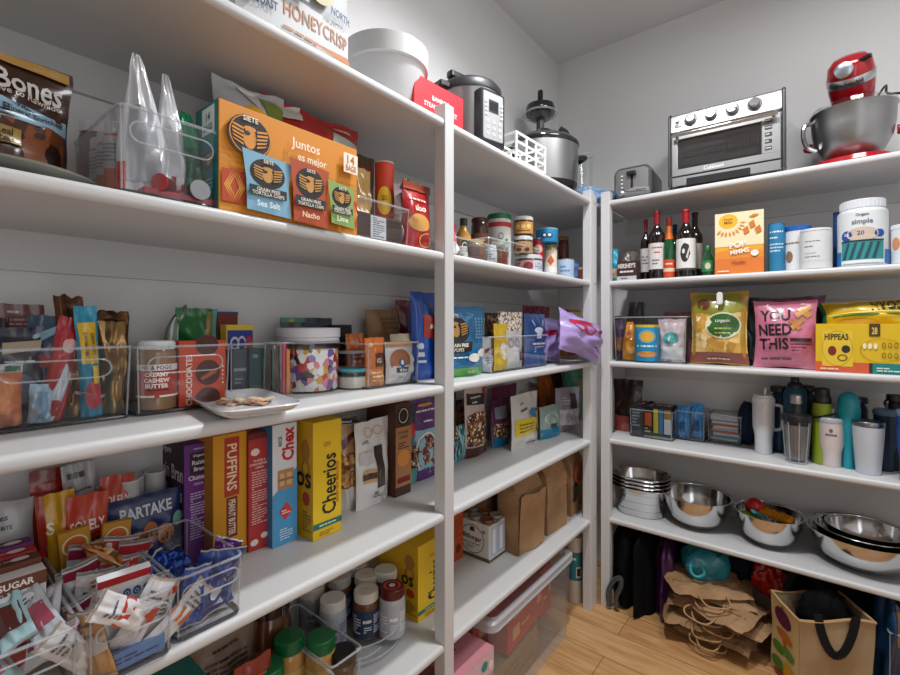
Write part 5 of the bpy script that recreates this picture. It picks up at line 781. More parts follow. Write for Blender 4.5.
# ================================================================== fifth shelf, far bay: beer pack and paper bags
carton('cracker_box', dict(loc=(-1.10, 1.32, .410), rz=PI/2, w=.125, h=.175, d=.1), 'rust orange cracker box between the beer carton and the upright post', 'snack box', '#b0491f:paper', [('e', .75, .25, .12, .1, '#6a2412:paper'), ('l', .5, .5, .95, .9, 6, '#8a3416:paper')])
def beer_pack(P):
    e = empty('beer_pack', P, 'white and gold six pack carton of canned beer lettered Bitburger', 'beer carton'); w, d, h = .112, .16, .15
    b = MB(); b.rbox(-w/2, w/2, -d/2, d/2, 0, h*.9, '#d6d3cc:paper', .002, 1)
    deco(b, lambda u, v, q: (-w/2-q, d/2-u*d, v*h*.9), d, h*.9, [('r', 0, 0, 1, .1, '#5a5a2c:paper'), ('o', .52, .52, .34, .4, .05, '#3a3430:paper'), ('t', .52, .55, .17, 'Bitburger', '#26221f:paper', -3, .9, .02), ('p', [(.44, .74), (.6, .74), (.57, .86), (.47, .86)], '#2c2825:paper'), ('l', 0.25, 0.37, 0.75, 0.43, 1, '#6a6258:paper'), ('l', .35, .25, .7, .35, 2, '#8a8278:paper'), ('e', .85, .8, .05, .05, '#8a8278:paper')])
    deco(b, lambda u, v, q: (u*w-w/2, -d/2-q, v*h*.9), w, h*.9, [('r', 0, 0, 1, .07, '#5a4a1f:paper'), ('r', .06, .12, .48, .95, '#b9c3cf:paper'), ('r', .5, .12, .95, .95, '#a9b6c6:paper'), ('r', .2, .2, .36, .85, '#dfe3e8:paper'), ('r', .62, .2, .8, .85, '#dfe3e8:paper'), ('t', .5, 1.02, .09, 'Bitburger', '#26221f:paper', 0, .7), ('r', .94, 0, 1, 1, '#a36a24:paper')]); b.build('carton', e)
    for i in range(2):
        for j in range(3):
            b = MB(); b.lathe([(.024, h*.9), (.025, h*.96), (.022, h), (.019, h-.003), (.001, h-.004)], ('#6e4c2a:satin', '#8a8276:satin')[(i+j) % 2], 20, Matrix.Translation((-.027+.054*i, -.053+.053*j, 0))); b.build('can_top', e)
    b = MB(); b.box(-w/2+.006, w/2-.006, -.008, .008, h*.9, h*.94, '#5a3418:paper'); b.build('carton_bridge', e); return e
beer_pack(dict(loc=(-1.025, 1.458, .410), rz=PI/2))
def paper_sack(P, label, seed, front=(), fold=False, group='brown paper bags on the fifth shelf'):
    w, h, d = P['w'], P['h'], P['d']; b = MB(); cr = .004
    def ring(v):
        k = 1 if v < .72 else max(.08, 1-(v-.72)/.28*.9); out = []
        for (sx, sy) in ((-1, -1), (-.33, -1), (.33, -1), (1, -1), (1, 0), (1, 1), (.33, 1), (-.33, 1), (-1, 1), (-1, 0)):
            n = noise.noise(Vector((sx*2+seed, sy*2, v*5)))*.014*min(1, v*5); inn = .12*(1-k) if sy == 0 else 0
            out.append(((sx*(1-inn*1.2))*w/2+n, sy*d/2*k+n*.8, v*h))
        return out
    V = 16; vs = sum([ring(j/V) for j in range(V+1)], []); n = 10
    b.add(vs, [(j*n+i, j*n+(i+1) % n, (j+1)*n+(i+1) % n, (j+1)*n+i) for j in range(V) for i in range(n)]+[tuple(range(n-1, -1, -1)), tuple(range(V*n, V*n+n))], 'kraft', False)
    if fold: b.grid(lambda u, v: ((u-.5)*w*1.02, -d/2-.006-.01*v*v+.004*math.sin(u*7), h*.72*v+.006+.004*math.sin(u*9)), 10, 8, 'kraft', False)
    deco(b, lambda u, v, q: ((u-.5)*w, -d/2-.008-q, v*h), w, h, front)
    return tag(setp(b.build('paper_bag'), P), label, 'paper bag', group)
def S5P(x0, x1, yt, yb, d, turn=0): P = place('L', 5, x0, x1, yt, yb, None, d, turn=turn); P['h'] = min(P['h'], .315); return P
paper_sack(dict(loc=(-1.115, 1.64, .41), rz=PI/2, w=.2, h=.28, d=.1), 'dark brown paper bag half hidden behind the beer carton', 3)
paper_sack(S5P(521, 542, 471, 549, .1, -6), 'folded brown paper bag next to the beer carton', 7, fold=True)
paper_sack(S5P(549, 566, 452, 530, .1, -4), 'tall brown paper bag in the middle of the row', 11)
paper_sack(S5P(571, 584, 447, 512, .1), 'brown paper bag with an orange red swirl nearest the corner', 15, [('o', .45, .62, .35, .16, .35, '#b8482c:paper'), ('e', .6, .16, .14, .05, '#b8482c:paper')])
lump('dark_cloth', dict(loc=(-.96, 2.03, .41), rz=0, w=.16, h=.3, d=.14), 'dark grey cloth in the corner of the fifth shelf', 'cloth', '#26262b:cloth', 22, .15)
# ================================================================== floor under the long unit
def storage_box(P):
    e = empty('storage_box', P, 'large milky lidded storage box of red cartons on the floor', 'storage box'); w, d, h = .60, .34, .335
    b = MB(); k = 'milky'; lp = lambda s, z: [(x, y, z) for x, y in [(w/2*s-.03+.03*math.cos(a*PI/8), d/2*s-.03+.03*math.sin(a*PI/8)) for a in range(5)]+[(-w/2*s+.03+.03*math.cos(a*PI/8), d/2*s-.03+.03*math.sin(a*PI/8)) for a in range(4, 9)]+[(-w/2*s+.03+.03*math.cos(a*PI/8), -d/2*s+.03+.03*math.sin(a*PI/8)) for a in range(8, 13)]+[(w/2*s-.03+.03*math.cos(a*PI/8), -d/2*s+.03+.03*math.sin(a*PI/8)) for a in range(12, 17)]]
    L = lp(.95, 0)+lp(1, h-.02); n = 20; b.add(L, [(j, (j+1) % n, n+(j+1) % n, n+j) for j in range(n)]+[tuple(range(n-1, -1, -1))], k, False); b.build('tub', e)
    b = MB(); b.tube(lp(1.015, h-.025), .007, 'milkylid', 8, True); b.build('tub_rim', e)
    b = MB(); L = lp(1.04, h-.022)+lp(1.04, h-.002)+lp(1.01, h+.004)+lp(.94, h+.004)+lp(.92, h-.006); b.add(L, [(q*n+j, q*n+(j+1) % n, (q+1)*n+(j+1) % n, (q+1)*n+j) for q in range(4) for j in range(n)], 'milkylid', False)
    b.add(lp(.92, h-.006), [tuple(range(n))], 'milky'); b.build('lid', e); return e
storage_box(dict(loc=(-.975, 1.515, .001), rz=PI/2))
def redbox(x, y, z, w, h, d, turn, lab, c='#b5392a:paper', art=True):
    carton('snack_carton', dict(loc=(x, y, z), rz=math.radians(90+turn), w=w, h=h, d=d), lab, 'snack box', c, [('l', 0.15, 0.64, 0.85, 0.8, 1, '#d98a5c:paper'), ('r', .12, .2, .3, .5, '#d9a05c:paper'), ('l', 0.35, 0.28, 0.75, 0.42, 1, '#e0a06a:paper'), ('r', .8, .4, .93, .75, '#d98a5c:paper')] if art else [('l', .1, .2, .9, .8, 3, '#8a7458:paper')], group='cartons inside the milky storage box')
redbox(-.885, 1.50, .145, .30, .15, .08, 4, 'red orange snack carton lying highest inside the storage box')
redbox(-.985, 1.44, .145, .28, .145, .1, -3, 'red snack carton in the back of the storage box')
redbox(-.92, 1.70, .11, .10, .19, .1, 0, 'narrow dark red carton at the corner end of the storage box', '#a83028:paper')
redbox(-.90, 1.42, .006, .34, .125, .12, 2, 'tan carton at the bottom of the storage box', '#9a8460:paper', False)
carton('wipes_carton', dict(loc=(-.94, 1.105, .001), rz=PI/2, w=.185, h=.285, d=.3), 'pink patterned carton with cartoon flowers on the floor by the post', 'box', '#c98a9a:paper', [('r', 0, .75, 1, 1, '#d8b4bc:paper'), ('e', .2, .86, .08, .05, '#b8303c:paper'), ('e', .45, .84, .08, .05, '#e6e0dc:paper'), ('e', .45, .84, .03, .02, '#b8303c:paper'), ('e', .72, .88, .09, .05, '#2f8a84:paper'), ('e', .9, .84, .06, .05, '#e6e0dc:paper'), ('r', .1, .1, .9, .6, '#b86a80:paper')],
  [('r', 0, 0, 1, 1, '#c27f90:paper')], top=[('r', 0, 0, 1, 1, '#c9858f:paper'), ('l', 0.15, 0.5, 0.85, 0.6, 1, '#4a1f34:paper'), ('o', .5, .78, .2, .08, .15, '#b82c44:paper'), ('l', .2, .25, .8, .4, 2, '#4a1f34:paper')])
can('wipes_tub', rnd('L', 6, 567, 583, 535, 604), 'tall white disinfecting wipes tub with teal wrap beside the corner post', 'tub', '#cfc9c0:plastic', [('r', 0, .35, 1, .78, '#2b7a84:paper'), ('r', .55, .4, .78, .56, '#e0dcd4:paper'), ('r', .58, .42, .75, .54, '#26262a:paper'), ('l', 0.15, 0.64, 0.55, 0.72, 1, '#e0e6e8:paper')], rim='#bdb0a0:plastic')
carton('red_carton', dict(loc=(-.95, .885, .001), rz=PI/2, w=.14, h=.3, d=.2), 'dark red carton on the floor under the near bay', 'box', '#7c1f1a:paper', ())
# ================================================================== back wall unit, top shelf: appliances
def toaster(P):
    e = empty('toaster', P, 'small chrome two slice toaster standing end on at the corner', 'toaster'); w, d, h = .165, .24, .155
    b = MB(); b.rbox(-w/2, w/2, -d/2, d/2, .012, h, 'steel', .035, 6, None, 'y'); b.build('shell', e)
    b = MB(); b.rbox(-w/2+.006, w/2-.006, -d/2+.004, d/2-.004, 0, .014, '#17171a:plastic', .01, 2); b.build('foot_frame', e)
    f = lambda u, v, q: ((u-.5)*w, -d/2-.001-q, .012+v*(h-.012)); b = MB()
    deco(b, f, w, h, [('r', .47, .25, .53, .82, '#1c1c1f:plastic'), ('r', .22, .3, .26, .72, '#55575c:plastic')]+[('e', .24, .35+.12*q, .03, .03, '#e2e2e2:plastic') for q in range(4)]+[('p', [(.3, .22), (.95, .14), (.95, .24), (.6, .32)], '#e6e6e8:metal'), ('l', 0.615, 0.17, 0.865, 0.23, 1, '#2c2c2f:plastic')]); b.build('front_panel', e)
    b = MB(); b.rbox(-.02, .02, -d/2-.022, -d/2, .112, .126, '#17171a:plastic', .004, 2); b.build('lever', e)
    b = MB(); b.lathe([(.014, 0), (.013, .014), (.01, .016)], '#b9babd:metal', 20, Matrix.Translation((-.045, -d/2, .032)) @ Matrix.Rotation(PI/2, 4, 'X')); b.build('dial', e)
    for s in (-1, 1): b = MB(); b.rbox(s*.033-.014, s*.033+.014, -d/2+.035, d/2-.035, h-.002, h+.0015, '#17171a:plastic', .004, 2); b.build('bread_slot', e)
    return e
toaster(at(-.668, 2.26, 1.860, 3))
def toaster_oven(P):
    e = empty('toaster_oven', P, 'large brushed steel toaster oven with four knobs and a glass door', 'toaster oven'); w, d, h = .405, .29, .335; y = -d/2; S = 'steel'
    b = MB(); b.rbox(-w/2, w/2, y+.02, d/2, .018, h, S, .022, 4, None, 'x'); b.build('casing', e)
    for sx in (-1, 1):
        b = MB(); b.rbox(sx*(w/2-.004)-.006, sx*(w/2-.004)+.006, y+.006, d/2+.002, .014, h, '#77787b:metal', .022, 4, None, 'x'); b.build('side_trim', e)
        for sy in (y+.04, d/2-.04): b = MB(); b.lathe([(.014, 0), (.016, .02)], '#141416:plastic', 12, Matrix.Translation((sx*(w/2-.04), sy, 0))); b.build('foot', e)
    # control strip, leaning back a little
    Mt = Matrix.Translation((0, y+.012, .248)) @ Matrix.Rotation(math.radians(-7), 4, 'X')
    b = MB(); b.rbox(-w/2+.006, w/2-.006, -.004, .012, 0, .078, S, .01, 3, Mt, 'y'); f = lambda u, v, q: tuple(Mt @ Vector(((u-.5)*(w-.012), -.0045-q, v*.078)))
    deco(b, f, w, .078, [('o', .2+.19*q, .55, .062, .34, .12, '#2c2d30:plastic') for q in range(4)]+[('r', .055, .5, .085, .62, '#2c2d30:plastic'), ('l', .05, .25, .11, .45, 2, '#2c2d30:plastic')]); cp = b.build('control_strip', e)
    for q in range(4):
        Mk = Mt @ Matrix.Translation(((.2+.19*q-.5)*(w-.012), -.004, .55*.078)) @ Matrix.Rotation(PI/2, 4, 'X')
        b = MB(); b.lathe([(.0205, 0), (.0205, .006), (.018, .02), (.016, .022)], 'mirror', 28, Mk); b.box(-.004, .004, -.017, .017, .02, .027, 'mirror', Mk @ Matrix.Rotation(math.radians((0, -35, 80, 0)[q]), 4, 'Z')); b.build('knob', e)
    # door
    b = MB(); z0, z1 = .062, .238; gx0, gx1 = -w/2+.038, w/2-.075
    b.rbox(-w/2+.012, w/2-.012, y+.004, y+.02, z0, .09, S, .004, 2); b.rbox(-w/2+.012, w/2-.012, y+.004, y+.02, .215, z1, S, .004, 2)
    b.rbox(-w/2+.012, gx0, y+.004, y+.02, .088, .217, S, .004, 2); b.rbox(gx1, w/2-.012, y+.004, y+.02, .088, .217, S, .004, 2); f = lambda u, v, q: ((u-.5)*w, y+.0036-q, z0+v*(z1-z0))
    deco(b, f, w, z1-z0, [('t', .42, .08, .09, 'Cuisinart', '#e8e8ea:plastic', 0, .2, .03)]+[('r', .845, .22+.15*q, .9, .3+.15*q, '#3a3b3e:plastic') for q in range(5)]+[('l', .85, .23+.15*q, .895, .29+.15*q, 1, '#cfd0d3:plastic') for q in range(5)]); dr = b.build('door', e)
    b = MB(); b.box(gx0, gx1, y+.010, y+.013, .088, .217, 'darkglass'); b.build('glass_pane', dr)
    b = MB(); b.box(gx0-.004, gx1+.004, y+.02, y+.022, .086, .219, '#4a4a4d:satin'); b.build('cavity_back', e)
    b = MB()
    for q in range(26): b.tube([(gx0+.012+q*(gx1-gx0-.024)/25, y+.017, .14), (gx0+.012+q*(gx1-gx0-.024)/25, y+.017, .165)], .0016, '#c9cacd:metal', 4)
    for z in (.14, .165): b.tube([(gx0+.006, y+.017, z), (gx1-.006, y+.017, z)], .0016, '#b9babd:metal', 5)
    b.build('wire_rack', e); b = MB(); b.box(gx0+.01, gx1-.01, y+.015, y+.019, .10, .122, '#8f9093:metal'); b.build('drip_tray', e)
    b = MB(); b.tube([(-w/2+.022, y-.024, .226), (w/2-.022, y-.024, .226)], .008, 'mirror', 12)
    for s in (-1, 1): b.tube([(s*(w/2-.035), y+.006, .226), (s*(w/2-.035), y-.024, .226)], .006, 'mirror', 8)
    b.build('door_handle', dr)
    b = MB(); b.rbox(-w/2+.012, w/2-.012, y+.008, y+.02, .02, .058, S, .004, 2); b.rbox(-w/2+.07, w/2-.11, y+.003, y+.01, .016, .046, '#141416:plastic', .003, 2); b.build('crumb_tray', e)
    return e
toaster_oven(at(-.305, 2.265, 1.860, 2))
def stand_mixer(P):
    e = empty('stand_mixer', P, 'glossy red stand mixer with tilted head and big steel bowl', 'stand mixer'); RD = '#a80f1c:gloss'
    b = MB(); b.lathe([(.12, 0), (.128, .006), (.124, .022), (.09, .034), (.001, .036)], RD, 48, None, .95, 1.25, 2.6); b.build('base_plate', e)
    b = MB(); b.rbox(-.045, .045, .085, .16, .02, .30, RD, .03, 5); b.build('column', e)
    MB_ = Matrix.Translation((0, -.02, .036)); b = MB()
    prof = [(.05, 0), (.06, .003), (.09, .028), (.110, .07), (.119, .12), (.121, .175), (.125, .179)]; b.cap1 = False; b.lathe(prof, 'steel', 56, MB_); b.cap0, b.cap1 = False, True; b.lathe([(r-.003, z+(.003 if i == 0 else 0)) for i, (r, z) in enumerate(prof)][::-1], 'steel', 56, MB_); bw = b.build('mixing_bowl', e)
    b = MB(); b.tube([MB_ @ Vector(p) for p in [(-.105, -.045, .155), (-.13, -.06, .15), (-.135, -.065, .11), (-.125, -.06, .07), (-.098, -.045, .05)]], .008, 'mirror', 8); b.build('bowl_handle', bw)
    for s in (-1, 1): b = MB(); b.lathe([(.016, 0), (.018, .01), (.012, .026), (.005, .03)], RD, 20, Matrix.Translation((s*.118, .0, .12)) @ Matrix.Rotation(s*PI/2, 4, 'Y')); b.build('bowl_lock', e)
    b = MB(); b.cap0 = b.cap1 = False; b.lathe([(.123, .178), (.12, .195), (.08, .205)], 'glass', 40, MB_); b.build('pouring_shield', e)
    Mh = Matrix.Translation((-.005, .06, .245)) @ Matrix.Rotation(math.radians(38), 4, 'X'); b = MB()
    b.lathe([(.03, -.03), (.05, -.02), (.06, .03), (.068, .09), (.069, .14), (.062, .18), (.045, .2), (.02, .206), (.001, .207)], RD, 48, Mh, 1, .9); hd = b.build('motor_head', e)
    b = MB(); b.cap0 = b.cap1 = False; b.lathe([(.067, .108), (.0702, .112), (.0712, .138), (.068, .142)], '#c9cacd:metal', 48, Mh, 1, .9)
    f = lambda u, v, q: tuple(Mh @ Vector(((.072+q)*math.sin((u-.5)*1.8), -(.072+q)*.9*math.cos((u-.5)*1.8), .113+v*.024))); deco(b, f, .13, .026, [('t', .5, .5, .55, 'KitchenAid', '#3a3b3e:plastic', 0, .8)]); b.build('trim_band', hd)
    b = MB(); b.lathe([(.026, 0), (.027, .012), (.02, .016), (.001, .017)], '#c3d0da:metal', 28, Mh @ Matrix.Translation((-.012, -.046, .172)) @ Matrix.Rotation(math.radians(66), 4, 'X')); b.build('attachment_hub', hd)
    b = MB(); b.tube([Mh @ Vector((.03, -.035, .185)), Mh @ Vector((.062, -.04, .195))], .008, '#17171a:plastic', 8); b.build('hub_knob', hd)
    b = MB(); b.tube([Mh @ Vector((-.055, -.01, .0)), Mh @ Vector((-.085, -.02, -.005))], .006, '#c9cacd:metal', 8); b.tube([Mh @ Vector((-.083, -.02, -.005)), Mh @ Vector((-.1, -.024, -.007))], .01, '#17171a:plastic', 10); b.build('speed_lever', hd)
    b = MB(); b.tube([(.06, .12, .30), (.085, .06, .31), (.09, .03, .27), (.12, .02, .255), (.15, .03, .25)], .004, '#1c1c1f:plastic', 6); b.build('power_cord', e)
    return e
stand_mixer(at(.1, 2.265, 1.860, -8))
# ================================================================== back wall unit, second shelf
def R2(x0, x1, yt, back=.04, d=.05, **k): return place('R', 2, x0, x1, yt, None, back, d, **k)
def Q2(x0, x1, yt, back=.08, **k): return rnd('R', 2, x0, x1, yt, None, back, **k)
pouch('snack_pouch', R2(610.5, 617, 249, .05, .03), 'narrow turquoise pouch squeezed beside the corner upright', 'snack pouch', '#1f9ab8:film', [('r', .1, .1, .9, .4, '#d8b88a:film')], 'stand', 120)
carton('cocoa_box', R2(617, 636.5, 261, .03, .06), 'dark brown cocoa powder tin in the corner of the wine shelf', 'tin', '#3a1f1c:paper', [('r', 0, 0, 1, .22, '#b9b9bc:paper'), ('t', .5, .75, .24, "HERSHEY'S", '#dcd8d4:paper', 0, .9, .03), ('l', 0.15, 0.35, 0.85, 0.55, 1, '#dcd8d4:paper'), ('l', .2, .04, .8, .18, 1, '#5c5458:paper')])
lump('zip_bag', R2(616, 640, 247, .12, .1), 'clear zip bag of brown sugar behind the cocoa tin', 'plastic bag', '#6e6560:film', 31, .15)
WP = [(.96, 0), (1, .012), (1, .6), (.93, .66), (.6, .72), (.37, .78), (.33, .86), (.33, .965), (.4, .968), (.4, .99), (.36, 1)]
def wine_bottle(x0, x1, yt, back, lab, cap, label_col, front, band=(.14, .52), glass='winered', group='wine bottles on the back wall shelf'):
    P = Q2(x0, x1, yt, back)
    return bottle('wine_bottle', P, lab, 'bottle', WP, glass, group, [('capsule', [(.36, .80), (.37, .96), (.43, .965), (.43, .99), (.38, 1.003), (.001, 1.004)], cap)], (band[0], band[1], label_col), front)
wine_bottle(640.5, 651, 220, .11, 'wine bottle with red capsule nearest the cocoa tin', '#7a1620:satin', '#c9c6c2:paper', [('l', .2, .3, .8, .7, 3, '#5a5458:paper')])
wine_bottle(648.5, 665.5, 211.5, .065, 'tall wine bottle with red capsule and plain cream label', '#8e1420:satin', '#d2cecb:paper', [('l', 0.275, 0.76, 0.725, 0.88, 1, '#b0402c:paper'), ('l', .3, .15, .7, .4, 2, '#6a6468:paper'), ('r', .38, .62, .62, .66, '#b0402c:paper')])
bottle('sparkling_bottle', Q2(663, 675, 217.5, .06), 'small sparkling wine bottle with orange neck foil and orange label', 'bottle', [(.95, 0), (1, .02), (1, .5), (.85, .6), (.4, .78), (.4, 1)], 'greenglass', None, [('neck_foil', [(.93, .54), (.72, .66), (.45, .76), (.42, .86)], '#c8621c:satin'), ('capsule', [(.42, .85), (.48, .9), (.5, .99), (.001, 1)], '#7c1a1c:satin')], (.02, .3, '#c8461f:paper'), [('r', .1, .3, .9, .5, '#dcc8a8:paper'), ('l', 0.3, 0.65, 0.7, 0.85, 1, '#e8dcc8:paper')])
wine_bottle(676, 695.5, 210, .06, 'wine bottle with red capsule and a white label with a black horse head drawing', '#a3141f:satin', '#dedcd9:paper', [('e', .47, .55, .16, .3, '#26262a:paper'), ('p', [(.3, .5), (.42, .85), (.6, .8), (.66, .5), (.5, .3)], '#26262a:paper'), ('e', .42, .6, .05, .08, '#d6d4d1:paper'), ('p', [(.5, .4), (.6, .7), (.64, .68), (.56, .35)], '#c9c7c4:paper'), ('r', .0, 0, 1, .06, '#3a3a3e:paper')], (.1, .56))
wine_bottle(687, 703, 213, .14, 'dark wine bottle with a plain brown capsule behind the horse label bottle', '#2a1c18:satin', '#9a948c:paper', [])
wine_bottle(669, 681, 225, .19, 'wine bottle with a dark blue neck behind the sparkling bottle', '#1a2a5c:satin', '#3a4464:paper', [])
bottle('green_bottle', Q2(701.5, 714, 246, .06), 'short green bottle with a green cap beside the yellow cracker box', 'bottle', [(.9, 0), (1, .05), (1, .55), (.5, .74), (.45, .86)], 'greenglass', None, [('cap', [(.5, .84), (.5, .99), (.45, 1)], '#1a6a34:plastic')], (.14, .5, '#2f7a4a:paper'), [('e', .5, .5, .16, .3, '#c9c7a0:paper')])
carton('cracker_box', R2(714.5, 763, 212, .03, .07, turn=4), 'yellow and orange popped cracker box with a sunflower burst', 'snack box', '#e3a32c:paper',
  [('r', 0, .0, 1, .25, '#d9762c:paper'), ('p', [(0, .25), (1, .25), (1, .36), (.5, .42), (0, .36)], '#dd8a2c:paper'), ('r', .0, .45, 1, 1, '#e8d9b0:paper'), ('e', .28, .86, .2, .12, '#e8b020:paper'), ('t', .28, .89, .05, 'Simple', '#8a4a12:paper', 0, .28), ('t', .28, .84, .05, 'Mills', '#8a4a12:paper', 0, .22)]
  +[('p', [(.28+.24*math.cos(a), .84+.15*math.sin(a)), (.28+.3*math.cos(a+.09), .84+.19*math.sin(a+.09)), (.28+.38*math.cos(a), .84+.24*math.sin(a)), (.28+.3*math.cos(a-.09), .84+.19*math.sin(a-.09))], '#d98a1c:paper') for a in [-.1-q*.27 for q in range(9)]]
  +[('p', [(.62+.12*q, .62+.09*(q % 2)), (.72+.12*q, .66+.09*(q % 2)), (.68+.12*q, .76+.09*(q % 2)), (.58+.12*q, .71+.09*(q % 2))], '#c9761c:paper') for q in range(3)]+[('p', [(.7, .9), (.8, .94), (.92, .93), (.8, .89)], '#c9761c:paper')]
  +[('t', .48, .47, .1, 'POP', '#f4ece0:paper', 8, .5, .025), ('t', .52, .36, .075, 'MMMS', '#f4ece0:paper', 8, .55, .025), ('e', .82, .32, .08, .05, '#f0e6d6:paper'), ('t', .5, .19, .05, 'Cheddar', '#a83c1c:paper', 0, .3), ('l', .06, .03, .3, .07, 1, '#f4e6d0:paper')],
  [], right=[('r', 0, 0, 1, 1, '#d9a03a:paper'), ('r', 0, .3, 1, .9, '#d8cfb8:paper'), ('l', .15, .35, .85, .85, 10, '#8a7a58:paper')])
can('collagen_canister', Q2(768, 785, 224, .09), 'blue collagen canister beside the yellow cracker box', 'canister', '#2a7fae:paper', [('l', 0.2, 0.785, 0.8, 0.855, 1, '#e0ecf4:paper'), ('l', 0.2, 0.67, 0.8, 0.73, 1, '#e0ecf4:paper'), ('l', .2, .4, .8, .6, 3, '#bcd8e8:paper')], rim='#1f6a96:plastic')
jar('powder_tub', Q2(783, 811, 227, .12), 'white powder tub with a blue lid behind the plain white tub', 'tub', '#cfd2d4:plastic', '#1f5fa8:plastic', .02, (.05, .95, '#d9dadb:paper'), [('l', 0.15, 0.67, 0.55, 0.77, 1, '#8a6a4a:paper'), ('e', .3, .35, .1, .16, '#8a6a50:paper')], neck=.98, shoulder=.03)
jar('powder_tub', Q2(799.5, 832, 230, .065), 'plain white powder tub with thin grey writing', 'tub', '#cdd0d2:plastic', '#dadcdd:plastic', .008, (.02, .97, '#d3d5d6:paper'), [('l', .25, .72, .6, .76, 1, '#5a6068:paper'), ('l', 0.245, 0.575, 0.595, 0.625, 1, '#5a6068:paper'), ('l', .25, .3, .7, .34, 1, '#5a6068:paper'), ('l', .25, .4, .5, .43, 1, '#8a9098:paper'), ('r', .1, .2, .9, .205, '#9aa0a6:paper')], neck=.99, shoulder=.02)
can('blue_canister', Q2(833, 843, 212, .16), 'dark blue canister hidden behind the large protein tub', 'canister', '#1c4a86:paper', ())
jar('protein_tub', Q2(836.5, 888, 202, .095), 'large white and blue plant protein tub lettered simple', 'tub', '#d6dadd:plastic', '#d9dde2:plastic', .03, (.02, .93, '#d9dde0:paper'), [('t', .5, .93, .07, 'Orgain', '#3a4450:paper', 0, .25), ('t', .5, .8, .12, 'simple', '#6a7886:paper', 0, .42, .03), ('e', .28, .56, .09, .1, '#1f4a9a:paper'), ('e', .74, .58, .08, .07, '#1f4a9a:paper'), ('t', .28, .58, .06, '20g', '#e6ecf2:paper', 0, .1), ('e', .5, .58, .22, .13, '#c9b8a6:paper'), ('t', .48, .6, .08, '20', '#1f4a7a:paper', 0, .12), ('r', .0, .02, .18, .28, '#2a74b8:paper'), ('r', .84, .02, 1, .28, '#2a74b8:paper'), ('r', .2, .1, .8, .44, '#2f8a8a:paper')]+[('p', [(.22+.1*q, .12), (.27+.1*q, .12), (.34+.1*q, .42), (.3+.1*q, .42)], '#174a58:paper') for q in range(5)]+[('r', .2, .44, .8, .47, '#1c2a34:paper'), ('r', .2, .04, .8, .1, '#e0e4e6:paper')], lidr=.9, neck=.86, shoulder=.08)
jar('powder_tub', Q2(890, 925, 225, .09), 'white tub with a dark edge cut off by the frame on the second shelf', 'tub', '#cdd2d8:plastic', '#dadce0:plastic', .015, (.05, .95, '#d5d9dd:paper'), [('e', .25, .6, .1, .2, '#c98a5c:paper'), ('r', 0, 0, .04, 1, '#2c3440:paper')], neck=.98, shoulder=.03)
# ================================================================== back wall unit, third shelf
def R3(x0, x1, yt, back=.04, d=.05, **k): return place('R', 3, x0, x1, yt, None, back, d, **k)
clear_bin(R3(613, 687, 317, .035, .28), 'clear bin of snacks on the back wall third shelf', handle=False)
pouch('snack_pouch', R3(620, 636, 322, .07, .06, dz=.005), 'orange pouch with a pointed top inside the back wall bin', 'snack pouch', '#d98f14:film', [('e', .5, .7, .2, .06, '#b8502c:film'), ('l', .3, .5, .8, .6, 2, '#8a3c14:film')], 'stand', 121, taper=.6)
pouch('snack_pouch', R3(612.5, 622, 316, .1, .04, dz=.005), 'dark purple and brown pouch at the corner end of the back wall bin', 'snack pouch', '#3a2438:film', [('r', 0, .2, 1, .5, '#8a5a2c:film')], 'stand', 122)
can('cookie_canister', rnd('R', 3, 634.5, 659.5, 325, None, .07, dz=.005), 'bright blue popcorn canister with a yellow rim inside the back wall bin', 'canister', '#1f8fc0:paper', [('r', 0, .93, 1, 1, '#c9b43a:paper'), ('e', .5, .68, .2, .14, '#d9a83a:paper'), ('l', 0.2, 0.37, 0.8, 0.47, 1, '#dce8f0:paper'), ('e', .5, .2, .3, .08, '#c98a3c:paper'), ('o', .5, .68, .24, .17, .1, '#8fd0e6:paper')], rim='#c9b43a:plastic')
pouch('snack_pouch', R3(657, 684, 319, .08, .05, dz=.005), 'white snack pouch with a teal patch inside the back wall bin', 'snack pouch', '#c9b9bc:film', [('e', .5, .55, .3, .14, '#3fa39a:film'), ('r', .1, .05, .95, .35, '#dcdcdc:film')], 'stand', 123, crump=.006)
pouch('snack_pouch', R3(663, 694, 312, .17, .04), 'faded red and green pouch standing behind the back wall bin', 'snack pouch', '#8a4a4c:film', [('r', .5, .2, .8, .5, '#3a8a5a:film')], 'stand', 124)
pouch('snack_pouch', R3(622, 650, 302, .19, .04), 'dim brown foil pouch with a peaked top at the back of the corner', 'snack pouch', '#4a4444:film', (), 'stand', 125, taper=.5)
pouch('chip_bag', R3(688, 748, 291, .045, .085), 'tortilla chip bag with a clear window, green oval and white clip', 'chip bag', '#b08a2c:film',
  [('r', .0, .16, 1, .72, 'chips'), ('r', 0, .02, 1, .17, '#8a4434:film'), ('p', [(.15, .98), (.85, .98), (.95, .74), (.5, .66), (.06, .72)], '#8a8a2c:film'), ('e', .25, .83, .12, .08, '#6a3a20:film'), ('e', .6, .54, .32, .18, '#d8d4b0:film'), ('e', .6, .54, .29, .16, '#31622c:film'), ('t', .6, .6, .06, 'Organic', '#e6e2c8:film', 0, .35), ('l', 0.45, 0.475, 0.75, 0.525, 1, '#b9c86a:film'), ('l', .45, .42, .75, .46, 1, '#b9c86a:film'), ('l', .3, .05, .7, .1, 1, '#d9c0b0:film')], 'pillow', 126, crump=.005)
b = MB(); b.rbox(-.011, .011, -.006, .004, 0, .052, '#e2e2e2:plastic', .01, 4, None, 'y'); tag(setp(b.build('bag_clip'), R3(715, 724, 287, .03, .01, dz=.246)), 'white plastic clip holding the tortilla chip bag shut', 'bag clip')
